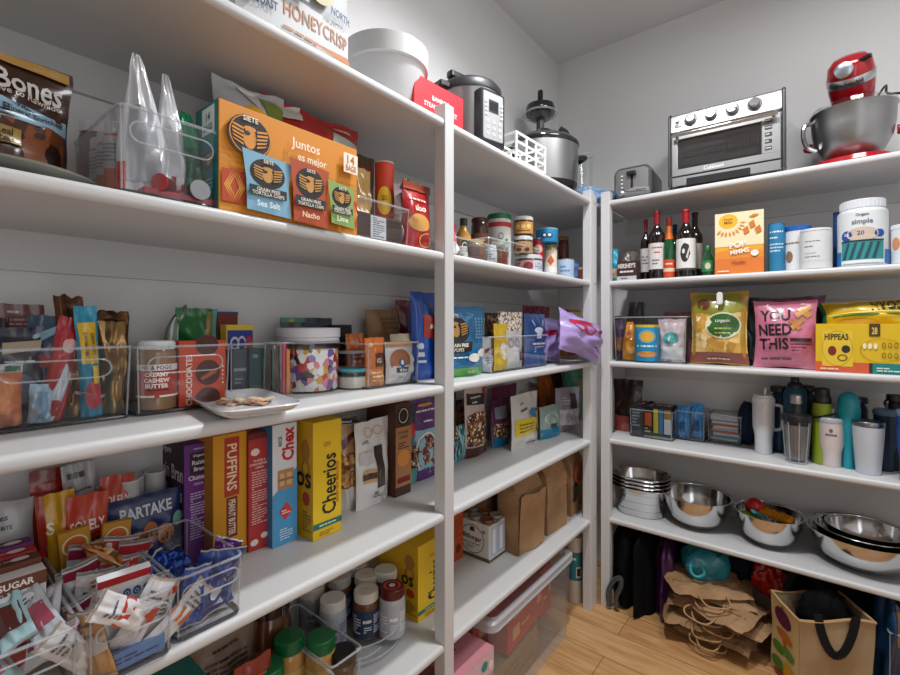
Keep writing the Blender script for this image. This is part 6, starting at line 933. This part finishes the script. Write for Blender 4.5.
lump('plastic_bag', R3(690, 757, 288, .15, .08), 'pale blue plastic bag showing above the tortilla chips', 'plastic bag', '#7f93a8:film', 33, .12)
pouch('chip_bag', R3(736, 762, 298, .12, .08), 'dark green and navy chip bag between the tortilla and pink bags', 'chip bag', '#1c2c2c:film', (), 'pillow', 127)
pouch('chip_bag', R3(752, 818, 300, .04, .08, turn=-3), 'pink chip bag lettered YOU NEED THIS in black', 'chip bag', '#c9748f:film',
  [('t', .36, .78, .17, 'YOU', '#1c1a1e:film', 3, .5, .025), ('t', .36, .57, .17, 'NEED', '#1c1a1e:film', 3, .56, .025), ('t', .34, .36, .17, 'THIS', '#1c1a1e:film', 3, .5, .025), ('p', [(.7, .86), (.78, .92), (.95, .78), (.88, .73)], '#c9914a:film'), ('p', [(.72, .74), (.68, .8), (.9, .93), (.94, .88)], '#d8a45c:film'), ('p', [(.62, .62), (.66, .56), (.84, .7), (.8, .76)], '#c08440:film'), ('p', [(.64, .74), (.58, .7), (.74, .56), (.8, .6)], '#b87838:film'), ('r', .62, .4, .95, .45, '#3a2028:film'), ('l', .62, .25, .95, .38, 3, '#7c1f3a:film'), ('l', .12, .1, .8, .16, 1, '#5c2438:film')], 'pillow', 128, crump=.004)
pouch('chip_bag', R3(745, 826, 296, .13, .07), 'dark purple chip bag standing behind the pink one', 'chip bag', '#4a1f44:film', [('r', .0, .9, 1, .97, '#7a3a70:film')], 'pillow', 129, crump=.006)
carton('snack_box', R3(815.5, 905, 324, .03, .12), 'wide yellow chickpea puffs variety box with orange and teal foot', 'snack box', '#d9b416:paper',
  [('r', 0, 0, .62, .21, '#cf5a34:paper'), ('r', .62, 0, .66, .21, '#2a2c20:paper'), ('r', .66, 0, 1, .21, '#17807a:paper'), ('r', .08, .12, .44, .86, '#e0be30:paper'), ('o', .26, .49, .18, .37, .04, '#b8930f:paper'), ('t', .25, .73, .13, 'HIPPEAS', '#26261c:paper', 0, .28, .03), ('e', .2, .44, .05, .1, '#7a1f14:paper'), ('e', .36, .48, .05, .08, '#2c241c:paper'), ('o', .32, .3, .06, .07, .3, '#7a5a12:paper'), ('r', .62, .75, .74, 1.0, '#4a3618:paper'), ('t', .68, .86, .14, '28', '#e6c860:paper', 0, .06), ('o', .76, .47, .24, .24, .03, '#a8860f:paper')]
  +[('e', .57+.06*q, .55, .022, .06, '#f0e6c0:paper') for q in range(3)]+[('o', .78+.065*q, .57-.2*p, .022, .06, .3, '#6a5610:paper') for q in range(3) for p in range(2)]+[('l', .7, .04, .95, .14, 2, '#d8e8d8:paper'), ('l', .05, .03, .35, .1, 1, '#f0c8a8:paper')])
pouch('chip_bag', dict(loc=(.155, 2.19, 1.248), rot=(math.radians(-16), math.radians(-3), .05), w=.30, h=.135, d=.13), 'yellow and green chip bag lying on top of the chickpea puffs box', 'chip bag', '#d8b414:film', [('r', 0, 0, .04, 1, '#1f6a4c:film'), ('r', .0, .45, 1, .49, '#2a7a3c:film'), ('t', .72, .74, .34, 'POPCORN', '#2a2014:film', 180, .5, .04), ('e', .3, .25, .22, .14, '#c9962c:film'), ('r', .05, .52, 1, .57, '#efd870:film')], 'pillow', 130, crump=.006)
# ================================================================== back wall unit, fourth shelf: bottles and tumblers
def R4(x0, x1, yt, yb, d=.05, **k): return place('R', 4, x0, x1, yt, yb, None, d, **k)
def Q4(x0, x1, yt, yb=None, back=None, **k): return rnd('R', 4, x0, x1, yt, yb, back, **k)
pouch('chocolate_bag', R4(611.5, 641, 380, 432, .06), 'dark brown chocolate bag with a coral foot in the corner', 'snack pouch', '#2c1812:film', [('r', .0, 0, .6, .3, '#c25a58:film'), ('p', [(.1, .5), (.3, .62), (.25, .5), (.12, .42)], '#8a3c3c:film')], 'stand', 131, crump=.005)
def block(P, lab, col, arts, nm='snack_box', cat='snack box'): return carton(nm, P, lab, cat, col, arts, [('r', 0, 0, 1, 1, '#26262a:paper')], top=[('r', .1, .1, .9, .9, 'gum')])
block(R4(630, 642, 405, 436, .1), 'black drink mix box with small white writing, first in the corner row', '#2c2f38:paper', [('l', .2, .3, .8, .9, 6, '#8a8e96:paper')])
block(R4(642, 652.5, 407, 435.5, .1), 'black and orange drink mix box in the corner row', '#26221f:paper', [('r', .1, .35, .9, .8, '#e0683a:paper'), ('l', .2, .1, .8, .3, 2, '#d9d4ce:paper')])
block(R4(652.5, 672, 407, 437, .1), 'black gum box with yellow blue and white strips', '#26262c:paper', [('r', .05, .1, .3, .9, '#e6e04a:paper'), ('r', .35, .1, .55, .9, '#4a8fd0:paper'), ('r', .6, .1, .95, .6, '#e6eaf0:paper'), ('r', .6, .62, .95, .9, '#b8923a:paper')])
clear_bin(R4(629, 673, 411, 439, .14), 'low dark clear bin around the drink mix and gum boxes', handle=False)
clear_bin(R4(674, 705, 412, 441, .14), 'low clear bin of blue wrapped packs on the drinks shelf', handle=False)
for i, (a, b_, t, c, lb) in enumerate([(676, 689, 406, '#3a9be0:film', 'bright blue wrapped pack, on the corner side of its low bin'), (690, 703, 404, '#4aa6e6:film', 'bright blue wrapped pack, on the napkin side of its low bin')]):
    pouch('wrapped_pack', R4(a, b_, t, 438, .05, dz=.004), lb, 'snack pouch', c, [('r', .2, .2, .7, .5, '#1f5f9a:film')], 'sack', 132+i, crump=.008)
for i, (a, b_, c, lb) in enumerate([(640, 662, '#c98a2c:film', 'multicoloured sweet pack lying on the drink mix and gum boxes'), (676, 690, '#4a4a4c:film', 'dark wrapped pack lying on top of the blue packs'), (688, 702, '#2c5a4a:film', 'green patterned pack lying behind the blue packs')]):
    P = R4(a, b_, 400, 428, .05); P['loc'] = (P['loc'][0], P['loc'][1]+.02, .771+(.088, .092, .095)[i]); P['h'] = .05; P['w'] *= 1.5; lump('wrapped_pack', P, lb, 'snack pouch', 'gum' if i != 1 else c, 60+i, .3)
def stack(x0, x1, n, z, y, cols, nm, lab, grp, hh):
    pass
clear_bin(R4(706.5, 742, 416, 444, .15), 'low clear bin holding a stack of paper packets', handle=False)
PK5 = [('#c9cdd2', 'white'), ('#3a8fb0', 'turquoise'), ('#d2d0ce', 'off white'), ('#c2452f', 'red'), ('#b9bdc2', 'grey'), ('#dadada', 'white topped'), ('#c25a3a', 'orange red'), ('#cfd4da', 'pale blue')]
NB = R4(708, 742, 405, 443, .12); TH = .0105
for i, (c, nm) in enumerate(PK5):
    b = MB(); b.rbox(-.055, .055, -.045, .045, 0, TH-.001, c+':paper', .004, 2); o = b.build('paper_packet'); o.location = (NB['loc'][0]+.004*((i*7) % 3-1), NB['loc'][1]+.01, .776+TH*i); o.rotation_euler = (0, 0, math.radians((i*37) % 11-5))
    tag(o, '%s flat packet, %s from the bottom of the packet stack' % (nm, ('first', 'second', 'third', 'fourth', 'fifth', 'sixth', 'seventh', 'eighth')[i]), 'packet', 'flat packets stacked in the low bin')
b = MB(); b.rbox(-.065, .065, -.05, .05, 0, .022, '#c3c6c8:plastic', .01, 3); b.rbox(-.06, .06, -.046, .046, .02, .028, '#d0d2d4:plastic', .01, 3); o = b.build('plastic_box'); o.location = (NB['loc'][0], NB['loc'][1]+.02, .776+TH*8+.001); tag(o, 'flat white plastic box lying on top of the packet stack', 'box')
lump('folded_bag', R4(736, 757, 400, 446, .1), 'folded navy blue cloth bag beside the white handled tumbler', 'bag', '#26324a:cloth', 41, .12)
def tumbler(P, lab, col, lid, lidprof=None, handle=None, straw=None, foot=None, body=None, front=(), name='tumbler', handle_side=1):
    r, h = P['w']/2, P['h']; e = empty(name, P, lab, 'tumbler', 'tumblers and water bottles'); b = MB(); pr = body or [(.74, 0), (.76, .01), (.8, .3), (.97, .45), (1, .86), (1, .9)]
    b.lathe([(a*r, z*h) for a, z in pr], col, 36); f = cyl_fn(r*1.0, h*.4, 1); deco(b, lambda u, v, q: (lambda p: (p[0], p[1], p[2]+h*.46))(f(u, v, q)), r*2.9, h*.4, front, eps=.0005, sub=8); b.build('tumbler_body', e)
    b = MB(); b.lathe([(a*r, z*h) for a, z in (lidprof or [(1.03, .88), (1.05, .9), (1.05, .94), (.95, .965), (.3, .97)])], lid, 36); l = b.build('lid', e)
    if foot: b = MB(); b.lathe([(a*r, z*h) for a, z in [(.72, 0), (.75, .02), (.76, .05)]], foot, 36); b.build('foot_ring', e)
    if handle: b = MB(); s = handle_side; b.tube([(s*r*.95, 0, h*.84), (s*r*1.5, 0, h*.83), (s*r*1.62, 0, h*.76), (s*r*1.6, 0, h*.52), (s*r*1.45, 0, h*.44), (s*r*.85, 0, h*.42)], r*.17, handle, 10); b.build('handle', e)
    if straw: b = MB(); b.tube([(r*.1, 0, h*.95), (r*.16, 0, h*straw[1])], r*.13, straw[0], 10); b.build('straw', l)
    return e
tumbler(Q4(752, 775, 395, 455), 'tall white tumbler with side handle and a clear straw', '#d6d9dd:satin', '#dcdee0:plastic', [(1, .88), (1.02, .9), (1.02, .95), (.9, .96), (.85, 1), (.3, 1)], '#c6c9cc:satin', ('#dcdee0:plastic', 1.12), foot=None)
WBB = [(.9, 0), (1, .02), (1, .78), (.9, .83), (.6, .88)]
tumbler(Q4(783, 807, 377, None, .17), 'dark teal water bottle with black spout lid behind the white tumbler', '#12506a:satin', '#17191c:plastic', [(.66, .84), (.68, .9), (.5, .93), (.36, .94), (.36, .99), (.3, 1)], body=WBB, name='water_bottle')
tumbler(Q4(770, 790, 384, None, .24), 'navy water bottle deep behind the white handled tumbler', '#1a3c5c:satin', '#1c1e22:plastic', body=WBB, name='water_bottle')
def blender_bottle(P):
    e = empty('blender_cup', P, 'clear ribbed blender cup with black lid and steel topped spout', 'cup', 'tumblers and water bottles'); r, h = P['w']/2, P['h']; b = MB(); b.cap1 = False
    b.lathe([(r*.68, 0), (r*.72, .006), (r*.97, h*.62)], 'glass', 36); b.build('cup_wall', e); b = MB(); b.lathe([(r*.62, .012), (r*.64, .02), (r*.86, h*.55), (r*.6, h*.56)], '#6a6666:gloss', 36); b.build('contents', e); b = MB()
    for q in range(8): a = q*PI/4+.2; b.tube([(r*.72*math.cos(a), r*.72*math.sin(a), .006), (r*.95*math.cos(a), r*.95*math.sin(a), h*.6)], .0022, 'edge', 5)
    b.tube([(r*.7*math.cos(a*PI/14), r*.7*math.sin(a*PI/14), .004) for a in range(28)], .003, 'edge', 6, True); b.build('ribs', e)
    b = MB(); b.lathe([(r*1.0, h*.61), (r*1.02, h*.63), (r*1.02, h*.69), (r*.9, h*.71), (r*.48, h*.72), (r*.42, h*.86)], '#1a1a1d:plastic', 32); l = b.build('lid', e)
    b = MB(); b.lathe([(r*.42, h*.86), (r*.44, h*.87), (r*.42, h*.98), (r*.3, h)], '#b9babd:metal', 28); b.build('spout_cap', l); return e
blender_bottle(Q4(781, 812, 394, 465))
tumbler(Q4(811.5, 833, 388, None, .13), 'lime green water bottle with a black screw lid and strap', '#8fa62a:satin', '#1a1b1e:plastic', [(.8, .8), (.88, .82), (.88, .88), (.75, .9), (.72, .99), (.5, 1)], body=[(.9, 0), (1, .02), (1, .7), (.92, .8)], name='water_bottle')
b = MB(); b.tube([(.036*math.cos(a*PI/12), .036*math.sin(a*PI/12), .18+.012*math.cos(a*PI/12)) for a in range(24)], .004, '#1a1b1e:plastic', 6, True)
LG = [q for q in bpy.data.objects if q.get('label', '').startswith('lime green')][0]; b.build('carry_strap', LG)
tumbler(Q4(817.5, 844.5, 417, 468), 'pale pink small tumbler with a clear straw lid', '#dccfcc:satin', '#a8b4ba:plastic', [(1.04, .9), (1.06, .92), (1.06, .97), (.95, 1), (.3, 1)], straw=('#8fa0a6:plastic', 1.18), front=[('l', 0.35, 0.39, 0.65, 0.61, 1, '#6a605e:paper'), ('e', .5, .72, .05, .1, '#6a605e:paper')], name='tumbler')
P = Q4(836.5, 861, 392, None, .12); P['h'] = P['h']; e = tumbler(P, 'turquoise bottle with a rounded balloon shaped top', '#1597a8:plastic', '#1597a8:plastic', [(.4, .985), (.2, .998), (.001, 1)], body=[(.5, 0), (.55, .02), (.5, .3), (.62, .42), (.93, .6), (1, .76), (.9, .9), (.6, .97), (.4, .985)], name='water_bottle')
tumbler(Q4(851.5, 885, 421, 476), 'pale blue grey steel lowball tumbler with steel base ring', '#c6ccd4:satin', '#8f959a:metal', [(1.0, .9), (1.03, .92), (1.03, .98), (.98, 1), (.85, .985), (.2, .98)], foot='#b9babd:metal', body=[(.76, 0), (.78, .03), (.92, .5), (1, .88), (1, .92)], name='tumbler')
tumbler(Q4(873, 897, 409, None, .17), 'navy blue straw tumbler behind the pale blue grey one', '#14304c:satin', '#5c7890:plastic', [(1.04, .9), (1.1, .92), (1.1, .96), (.9, 1), (.3, 1)], straw=('#4a6a80:plastic', 1.1), name='tumbler')
tumbler(Q4(846, 868, 395, None, .25), 'dark blue cap topped bottle at the back behind the turquoise bottle', '#1c2c44:satin', '#15171a:plastic', body=WBB, name='water_bottle')
tumbler(Q4(797, 815, 383, None, .27), 'black capped bottle at the very back behind the blender cup', '#1a2c34:satin', '#141416:plastic', body=WBB, name='water_bottle')
tumbler(Q4(896, 925, 408, None, .05), 'bright royal blue tumbler cut by the frame edge', '#1d4a9a:satin', '#5c7890:plastic', handle='#9aa4b4:satin', handle_side=-.4, name='tumbler')
tumbler(Q4(886, 903, 392, None, .2), 'black bottle with a round carry loop on its lid', '#16181c:satin', '#141416:plastic', body=WBB, name='water_bottle')
BL = [q for q in bpy.data.objects if q.get('label', '').startswith('black bottle with a round')][0]; b = MB(); hB = .0; b.tube([(.026*math.cos(a*PI/10), 0, .235+.02*math.sin(a*PI/10)) for a in range(20)], .004, '#141416:plastic', 6, True); b.build('carry_loop', BL)
# ================================================================== back wall unit, fifth shelf: metal bowls
SB = 'mirror'
def oval_tin(i):
    P = at(-.652, 2.245, .410+.017*i, 4); b = MB(); r = .1; h = .128
    pr = [(r*.8, 0), (r*.83, .004), (r, h-.006), (r+.004, h)]; b.cap1 = False; b.lathe(pr, SB, 48, None, 1.22, .98, 2.6); b.cap0, b.cap1 = False, True; b.lathe([(q-.002, z+(.003 if k == 0 else 0)) for k, (q, z) in enumerate(pr)][::-1], SB, 48, None, 1.22, .98, 2.6)
    for q in range(3): b.tube([((r*(.86+.05*q)+.001)*1.22*math.copysign(abs(math.cos(a*PI/24))**(2/2.6), math.cos(a*PI/24)), (r*(.86+.05*q)+.001)*.98*math.copysign(abs(math.sin(a*PI/24))**(2/2.6), math.sin(a*PI/24)), h*(.25+.28*q)) for a in range(48)], .0012, SB, 5, True)
    b.tube([((r+.004)*1.22*math.copysign(abs(math.cos(a*PI/24))**(2/2.6), math.cos(a*PI/24)), (r+.004)*.98*math.copysign(abs(math.sin(a*PI/24))**(2/2.6), math.sin(a*PI/24)), h) for a in range(48)], .003, SB, 6, True)
    return tag(setp(b.build('oval_tin'), P), 'oval galvanised tin tub, %s in the nested stack' % ('outermost and lowest', 'second from the bottom', 'third from the bottom', 'innermost and topmost')[i], 'metal tub', 'nested oval tins')
for i in range(4): oval_tin(i)
def steel_bowl(x, y, z, R_, H, lab, grp=None, lip=.005):
    return bowl('steel_bowl', at(x, y, z), lab, 'bowl', [(R_*.45, 0), (R_*.52, .003), (R_*.78, H*.3), (R_*.92, H*.72), (R_*.95, H*.985), (R_+lip*.4, H), (R_+lip*.5, H+.0025)], .003, SB, grp, seg=64)
steel_bowl(-.42, 2.255, .410, .14, .132, 'empty polished steel mixing bowl between the oval tins and the toy filled bowl', 'steel mixing bowls')
steel_bowl(-.157, 2.245, .410, .12, .125, 'steel mixing bowl filled with colourful cookie cutters', 'steel mixing bowls')
steel_bowl(.125, 2.262, .410, .168, .118, 'large steel mixing bowl, outermost of the nested bowls', 'steel mixing bowls')
steel_bowl(.13, 2.262, .428, .145, .112, 'medium steel mixing bowl nested inside the large one', 'steel mixing bowls')
steel_bowl(.137, 2.262, .446, .118, .1, 'small steel mixing bowl, innermost of the nested bowls', 'steel mixing bowls')
cx, cy, cz = -.157, 2.245, .513
b = MB(); b.lathe([(.001, -.033), (.02, -.028), (.032, -.008), (.033, .008), (.02, .028), (.001, .034)], '#b81418:plastic', 28); tag(setp(b.build('red_ball'), at(cx-.045, cy-.01, cz+.036, 0, 30)), 'round red plastic lid in the toy filled bowl', 'kitchen tool')
def tool(nm, lab, col, pts, r_, cat='kitchen tool', flat=None):
    b = MB()
    if flat: b.rbox(-flat[0]/2, flat[0]/2, -flat[1]/2, flat[1]/2, 0, flat[2], col, .004, 2)
    else: b.tube(pts, r_, col, 8)
    return b, lab
b = MB(); b.rbox(-.055, .055, -.017, .017, -.007, .007, '#d98a14:plastic', .006, 2)
for q in range(9): b.box(-.05+q*.011, -.045+q*.011, -.018, .018, .007, .009, '#b86f0c:plastic')
tag(setp(b.build('grater'), dict(loc=(cx+.025, cy-.035, cz+.026), rot=(math.radians(18), math.radians(6), -.25))), 'long yellow plastic grater lying across the steel bowl', 'kitchen tool')
b = MB(); b.rbox(-.035, .035, -.011, .011, -.005, .005, '#2f9aa3:plastic', .004, 2); tag(setp(b.build('scraper'), dict(loc=(cx-.03, cy-.05, cz+.022), rot=(math.radians(20), math.radians(25), 1.0))), 'turquoise plastic tool next to the round red lid', 'kitchen tool')
b = MB(); b.rbox(-.025, .025, -.018, .018, -.005, .005, '#6f9a2c:plastic', .005, 2); tag(setp(b.build('cookie_cutter'), dict(loc=(cx-.06, cy-.045, cz+.008), rot=(.3, .2, .4))), 'green plastic cutter at the left rim of the toy filled bowl', 'kitchen tool')
b = MB(); b.tube([(.022*math.cos(a*PI/8), .022*math.sin(a*PI/8), 0) for a in range(16)], .006, '#c8641c:plastic', 8, True); b.rbox(-.02, .02, -.02, .02, -.012, -.004, '#c8641c:plastic', .006, 2); tag(setp(b.build('cookie_cutter'), dict(loc=(cx+.06, cy-.02, cz+.012), rot=(.3, -.2, .4))), 'orange round cutter at the end of the yellow grater', 'kitchen tool')
b = MB(); b.rbox(-.05, .05, -.05, .05, -.03, .0, 'gum', .02, 4); tag(setp(b.build('cutter_heap'), dict(loc=(cx, cy, cz), rot=(0, 0, .3))), 'jumble of small coloured cutters filling the steel bowl', 'kitchen tools', kind='stuff')
# ================================================================== floor under the back wall unit: bags
def cloth_hang(name, P, lab, cat, mat, seed, folds=5, amp=.018, group=None):
    """soft standing cloth or garment bag with vertical folds and thickness"""
    w, d, h = P['w'], P['d'], P['h']; b = MB()
    def fn(u, v):
        a = 2*PI*u; k = 1+.16*math.sin(folds*a+seed+1.5*noise.noise(Vector((v*2, seed, 0))))+.2*noise.noise(Vector((math.cos(a)*1.4+seed, math.sin(a)*1.4, v*2.5)))
        tp = min(1, (1-v)*6+.02); bt = min(1, v*20+.85)
        return (math.cos(a)*w/2*k*tp**.3*bt, math.sin(a)*d/2*k*tp**.3*bt, v*h+.01*math.sin(3*a)*v)
    b.grid(fn, 64, 26, mat); b.add([fn(i/64, 0) for i in range(64)], [tuple(range(63, -1, -1))], mat)
    return tag(setp(b.build(name), P), lab, cat, group)
cloth_hang('garment_bag', dict(loc=(-.70, 2.22, 0), rz=.1, w=.12, d=.22, h=.36), 'glossy black bag standing folded against the corner upright', 'bag', '#08080a:cloth', 3)
cloth_hang('garment_bag', dict(loc=(-.605, 2.18, 0), rz=-.2, w=.065, d=.2, h=.35), 'narrow black folded bag standing next to the purple cloth', 'bag', '#070709:cloth', 8, 4)
cloth_hang('reusable_bag', dict(loc=(-.53, 2.2, 0), rz=.2, w=.075, d=.18, h=.33), 'deep purple cloth bag hanging over dark bags on the floor', 'bag', '#3a1446:film', 5, 5)
cloth_hang('dark_bag', dict(loc=(-.45, 2.395, 0), rz=0, w=.24, d=.07, h=.34), 'large black bag at the back wall behind the paper bag heap', 'bag', '#0a0a0c:cloth', 11)
b = MB(); b.tube([(-.05, 0, .0), (-.055, 0, .06), (-.03, 0, .12), (.0, 0, .14), (.0, 0, .1), (-.02, 0, .05), (-.015, 0, .005)], .011, '#3a4048:film', 8); tag(setp(b.build('bag_strap'), dict(loc=(-.69, 2.075, .014), rz=.1)), 'looped dark grey strap on the floor beside the corner upright', 'strap')
# heap of flat paper bags with twisted handles
def flat_bag(P, lab, w=.30, d=.24, t=.016, seed=1):
    b = MB(); S = random.Random(seed)
    def fn(u, v, top):
        n = noise.noise(Vector((u*3+seed, v*3, seed)))*.012+.008*noise.noise(Vector((u*8, v*8, seed))); ex = min(u, 1-u, v, 1-v)
        return ((u-.5)*w+.01*math.sin(v*5+seed), (v-.5)*d+.008*math.sin(u*6+seed), n+(t*min(1, ex*9) if top else 0)+.035*(u-.5)**2+.02)
    b.grid(lambda u, v: fn(u, v, 1), 16, 14, 'kraft', False); b.grid(lambda u, v: fn(u, v, 0), 16, 14, 'kraft', False, None, True)
    b.grid(lambda u, v: (lambda p: (p[0], p[1], p[2]+.0012))(fn(.08+.84*u, .30+.03*v, 1)), 12, 1, '#8a6845:paper', False)
    o = tag(setp(b.build('paper_bag'), P), lab, 'paper bag', 'flattened paper bags heaped on the floor'); h = MB()
    h.tube([(-.05, -d/2+.01, .03), (-.05, -d/2-.035, .028+.006*math.sin(seed)), (-.03, -d/2-.055, .02), (.03, -d/2-.055, .02), (.05, -d/2-.035, .024), (.05, -d/2+.01, .03)], .0032, '#b08a60:paper', 6); h.build('paper_handle', o); return o
FBL = [(-.33, 2.20, .0, 8, 0, 'lowest flattened paper bag, flat on the floorboards'), (-.30, 2.17, .022, -12, 2, 'second lowest flattened paper bag of the heap'), (-.37, 2.16, .046, 20, -2, 'flattened paper bag third from the floor, turned towards the corner'), (-.27, 2.20, .07, -6, 3, 'flattened paper bag in the middle of the heap'), (-.36, 2.19, .094, 14, 4, 'flattened paper bag just above the middle of the heap'), (-.29, 2.14, .118, -22, 2, 'flattened paper bag third from the top, jutting forwards'), (-.33, 2.21, .142, 4, 6, 'flattened paper bag second from the top'), (-.36, 2.18, .168, 26, 5, 'topmost flattened paper bag under the turquoise cooler bag')]
for i, (x, y, z, a, l, lb) in enumerate(FBL):
    flat_bag(dict(loc=(x-.02, y, z*1.12), rot=(math.radians(l*.5), math.radians(((i*5) % 7-3)*.4), math.radians(a))), lb, .30-.01*(i % 3), .24+.01*(i % 2), seed=i+2)
def cooler(P):
    e = empty('cooler_bag', P, 'turquoise soft cooler bag lying on the paper bag heap', 'bag'); b = MB(); w, d, h = .18, .13, .11
    def fn(u, v):
        a = 2*PI*u; c, s = math.cos(a), math.sin(a); q = (abs(c)**4+abs(s)**4)**-.25; t = math.sin(PI*min(1, max(0, v)))**.25 if v > .5 else max(.9, math.sin(PI*v)**.2) if v > .01 else .85
        n = 1+.09*noise.noise(Vector((c*2, s*2, v*4)))+.05*noise.noise(Vector((c*6, s*6, v*9)))
        return (c*q*w/2*t*n, s*q*d/2*t*n, v*h*(1+.1*noise.noise(Vector((c*2, s*2, 3)))))
    b.grid(fn, 48, 18, '#1a8296:film'); b.add([fn(i/48, 0) for i in range(48)], [tuple(range(47, -1, -1))], '#14697a:film'); b.build('cooler_body', e)
    b = MB(); b.tube([(-.06, -.055, .09), (-.07, -.075, .055), (-.05, -.082, .035), (-.02, -.078, .05), (-.03, -.06, .085)], .006, '#2fa0b0:film', 6); b.build('carry_handle', e)
    b = MB(); b.tube([(.04+.02*math.sin(q), -.055+.11*q/8, .106) for q in range(9)], .004, '#0f4f5c:plastic', 6); b.build('zip', e); return e
cooler(dict(loc=(-.37, 2.215, .232), rot=(math.radians(8), math.radians(-10), .35)))
lump('blue_black_bag', dict(loc=(-.26, 2.34, .2), rz=0, w=.16, h=.12, d=.12), 'dark navy cloth lump beside the turquoise cooler bag', 'cloth', '#14202e:cloth', 52, .2)
lump('red_bag', dict(loc=(-.155, 2.27, .19), rz=.2, w=.12, h=.15, d=.1), 'crinkled bright red bag stuffed behind the fruit printed tote', 'bag', '#a01418:film', 14, .25)
b = MB()
def tote(P):
    e = empty('tote_bag', P, 'jute tote bag with vegetable prints on its side and black handles', 'bag'); w, d, h = .22, .165, .29; b = MB(); k = 'jute'
    def side(u, v):                                             # walk round the open rectangle
        a = u*4; s = int(min(3, a)); t = a-s; x, y = [(-w/2+w*t, -d/2), (w/2, -d/2+d*t), (w/2-w*t, d/2), (-w/2, d/2-d*t)][s]
        n = .006*noise.noise(Vector((x*14, y*14, v*3)))+.004*math.sin(v*7+x*20); return (x*(1+.04*v)+n, y*(1+.06*v)+n-.01*v, v*h+(.008*math.sin(x*20) if v > .9 else 0))
    b.grid(side, 40, 12, k, False); b.grid(lambda u, v: (lambda p: (p[0]*.97, p[1]*.97, p[2]))(side(u, v)), 40, 12, k, False, None, True); b.add([side(i/40, 0) for i in range(40)], [tuple(range(39, -1, -1))], k); b.build('bag_body', e)
    b = MB(); f = lambda u, v, q: (lambda p: (p[0]-.0015-q, p[1], p[2]))(side(.75+.25*u, v)); b.grid(lambda u, v: f(u, v, 0), 10, 12, '#c9b280:cloth', False)
    deco(b, f, d, h, [('e', .45, .78, .3, .12, '#5c1f4c:cloth'), ('r', .42, .88, .5, .96, '#4a6a2c:cloth'), ('e', .5, .57, .3, .06, '#b86a2c:cloth'), ('r', .44, .46, .56, .56, '#b86a2c:cloth'), ('e', .3, .36, .22, .06, '#4f7a2c:cloth'), ('e', .66, .4, .22, .06, '#5c8a34:cloth'), ('e', .3, .17, .22, .07, '#4f7a2c:cloth'), ('e', .7, .2, .2, .08, '#c9962c:cloth'), ('e', .45, .05, .3, .04, '#a8412c:cloth')], eps=.0012, sub=6); b.build('printed_gusset', e)
    b = MB(); f = lambda u, v, q: (lambda p: (p[0]+.0015+q, p[1], p[2]))(side(.25+.25*u, v)); b.grid(lambda u, v: f(u, v, 0), 8, 8, '#c9b280:cloth', False); deco(b, f, d, h, [('e', .4, .8, .25, .14, '#5c1f4c:cloth'), ('e', .5, .5, .25, .08, '#c9962c:cloth')], eps=.0012, sub=6); b.build('printed_gusset', e)
    for sy, z1 in ((-d/2-.012, .0), (d/2, .05)):
        b = MB(); pts = [(-.06+.12*q/20-.01*math.sin(PI*q/20), .075*math.sin(PI*q/20)**.6) for q in range(21)] if sy > 0 else [(-.06+.115*q/24, .02-.135*math.sin(PI*q/24)**.7) for q in range(25)]
        P3 = [(x, sy-(.006 if sy < 0 else 0), h+z) for x, z in pts]
        for i in range(len(P3)-1):
            A, B = Vector(P3[i]), Vector(P3[i+1]); n = (B-A).normalized().cross(Vector((0, 1, 0)))*.013; t = Vector((0, .002, 0)); b.add([A-n-t, A+n-t, B+n-t, B-n-t, A-n+t, A+n+t, B+n+t, B-n+t], [(0, 1, 2, 3), (7, 6, 5, 4), (0, 4, 5, 1), (3, 2, 6, 7), (1, 5, 6, 2), (0, 3, 7, 4)], '#1c1c20:cloth')
        b.build('handle', e)
    b = MB(); b.tube([side(i/40, 1) for i in range(40)], .005, '#b3936a:cloth', 6, True); b.build('top_hem', e); return e
tote(dict(loc=(.0, 2.10, .001), rz=math.radians(30)))
lump('black_bag', dict(loc=(.005, 2.115, .17), rot=(0, math.radians(8), .4), w=.155, h=.19, d=.105), 'folded black bag stuffed upright inside the jute tote', 'bag', '#0a0a0c:cloth', 18, .14)
cloth_hang('black_tote', dict(loc=(.02, 2.31, 0), rz=.1, w=.30, d=.12, h=.37), 'wide black bag standing at the wall behind the jute tote', 'bag', '#0a0a0c:cloth', 21)
cloth_hang('blue_bag', dict(loc=(.185, 2.17, 0), rz=.3, w=.06, d=.14, h=.36), 'crumpled dark blue bag standing beside the jute tote', 'bag', '#163c66:film', 25)
cloth_hang('dark_bag', dict(loc=(.30, 2.32, 0), rz=.1, w=.26, d=.12, h=.34), 'dark grey bag in the shade behind the clear bin on the floor', 'bag', '#1c1c20:cloth', 27)
clear_bin(dict(loc=(.235, 2.16, .001), rz=0, w=.11, h=.27, d=.14), 'tall narrow clear bin holding wooden dowels on the floor', handle=False, taper=1)
for i, x in enumerate((.205, .235)):
    b = MB(); b.tube([(0, 0, 0), (.004*i, 0, .33-.02*i)], .006, '#b08a5c:paper', 8); tag(setp(b.build('wooden_dowel'), at(x, 2.12, .005)), ('wooden dowel nearest the jute tote in the clear floor bin', 'wooden dowel at the outer end of the clear floor bin')[i], 'dowel')
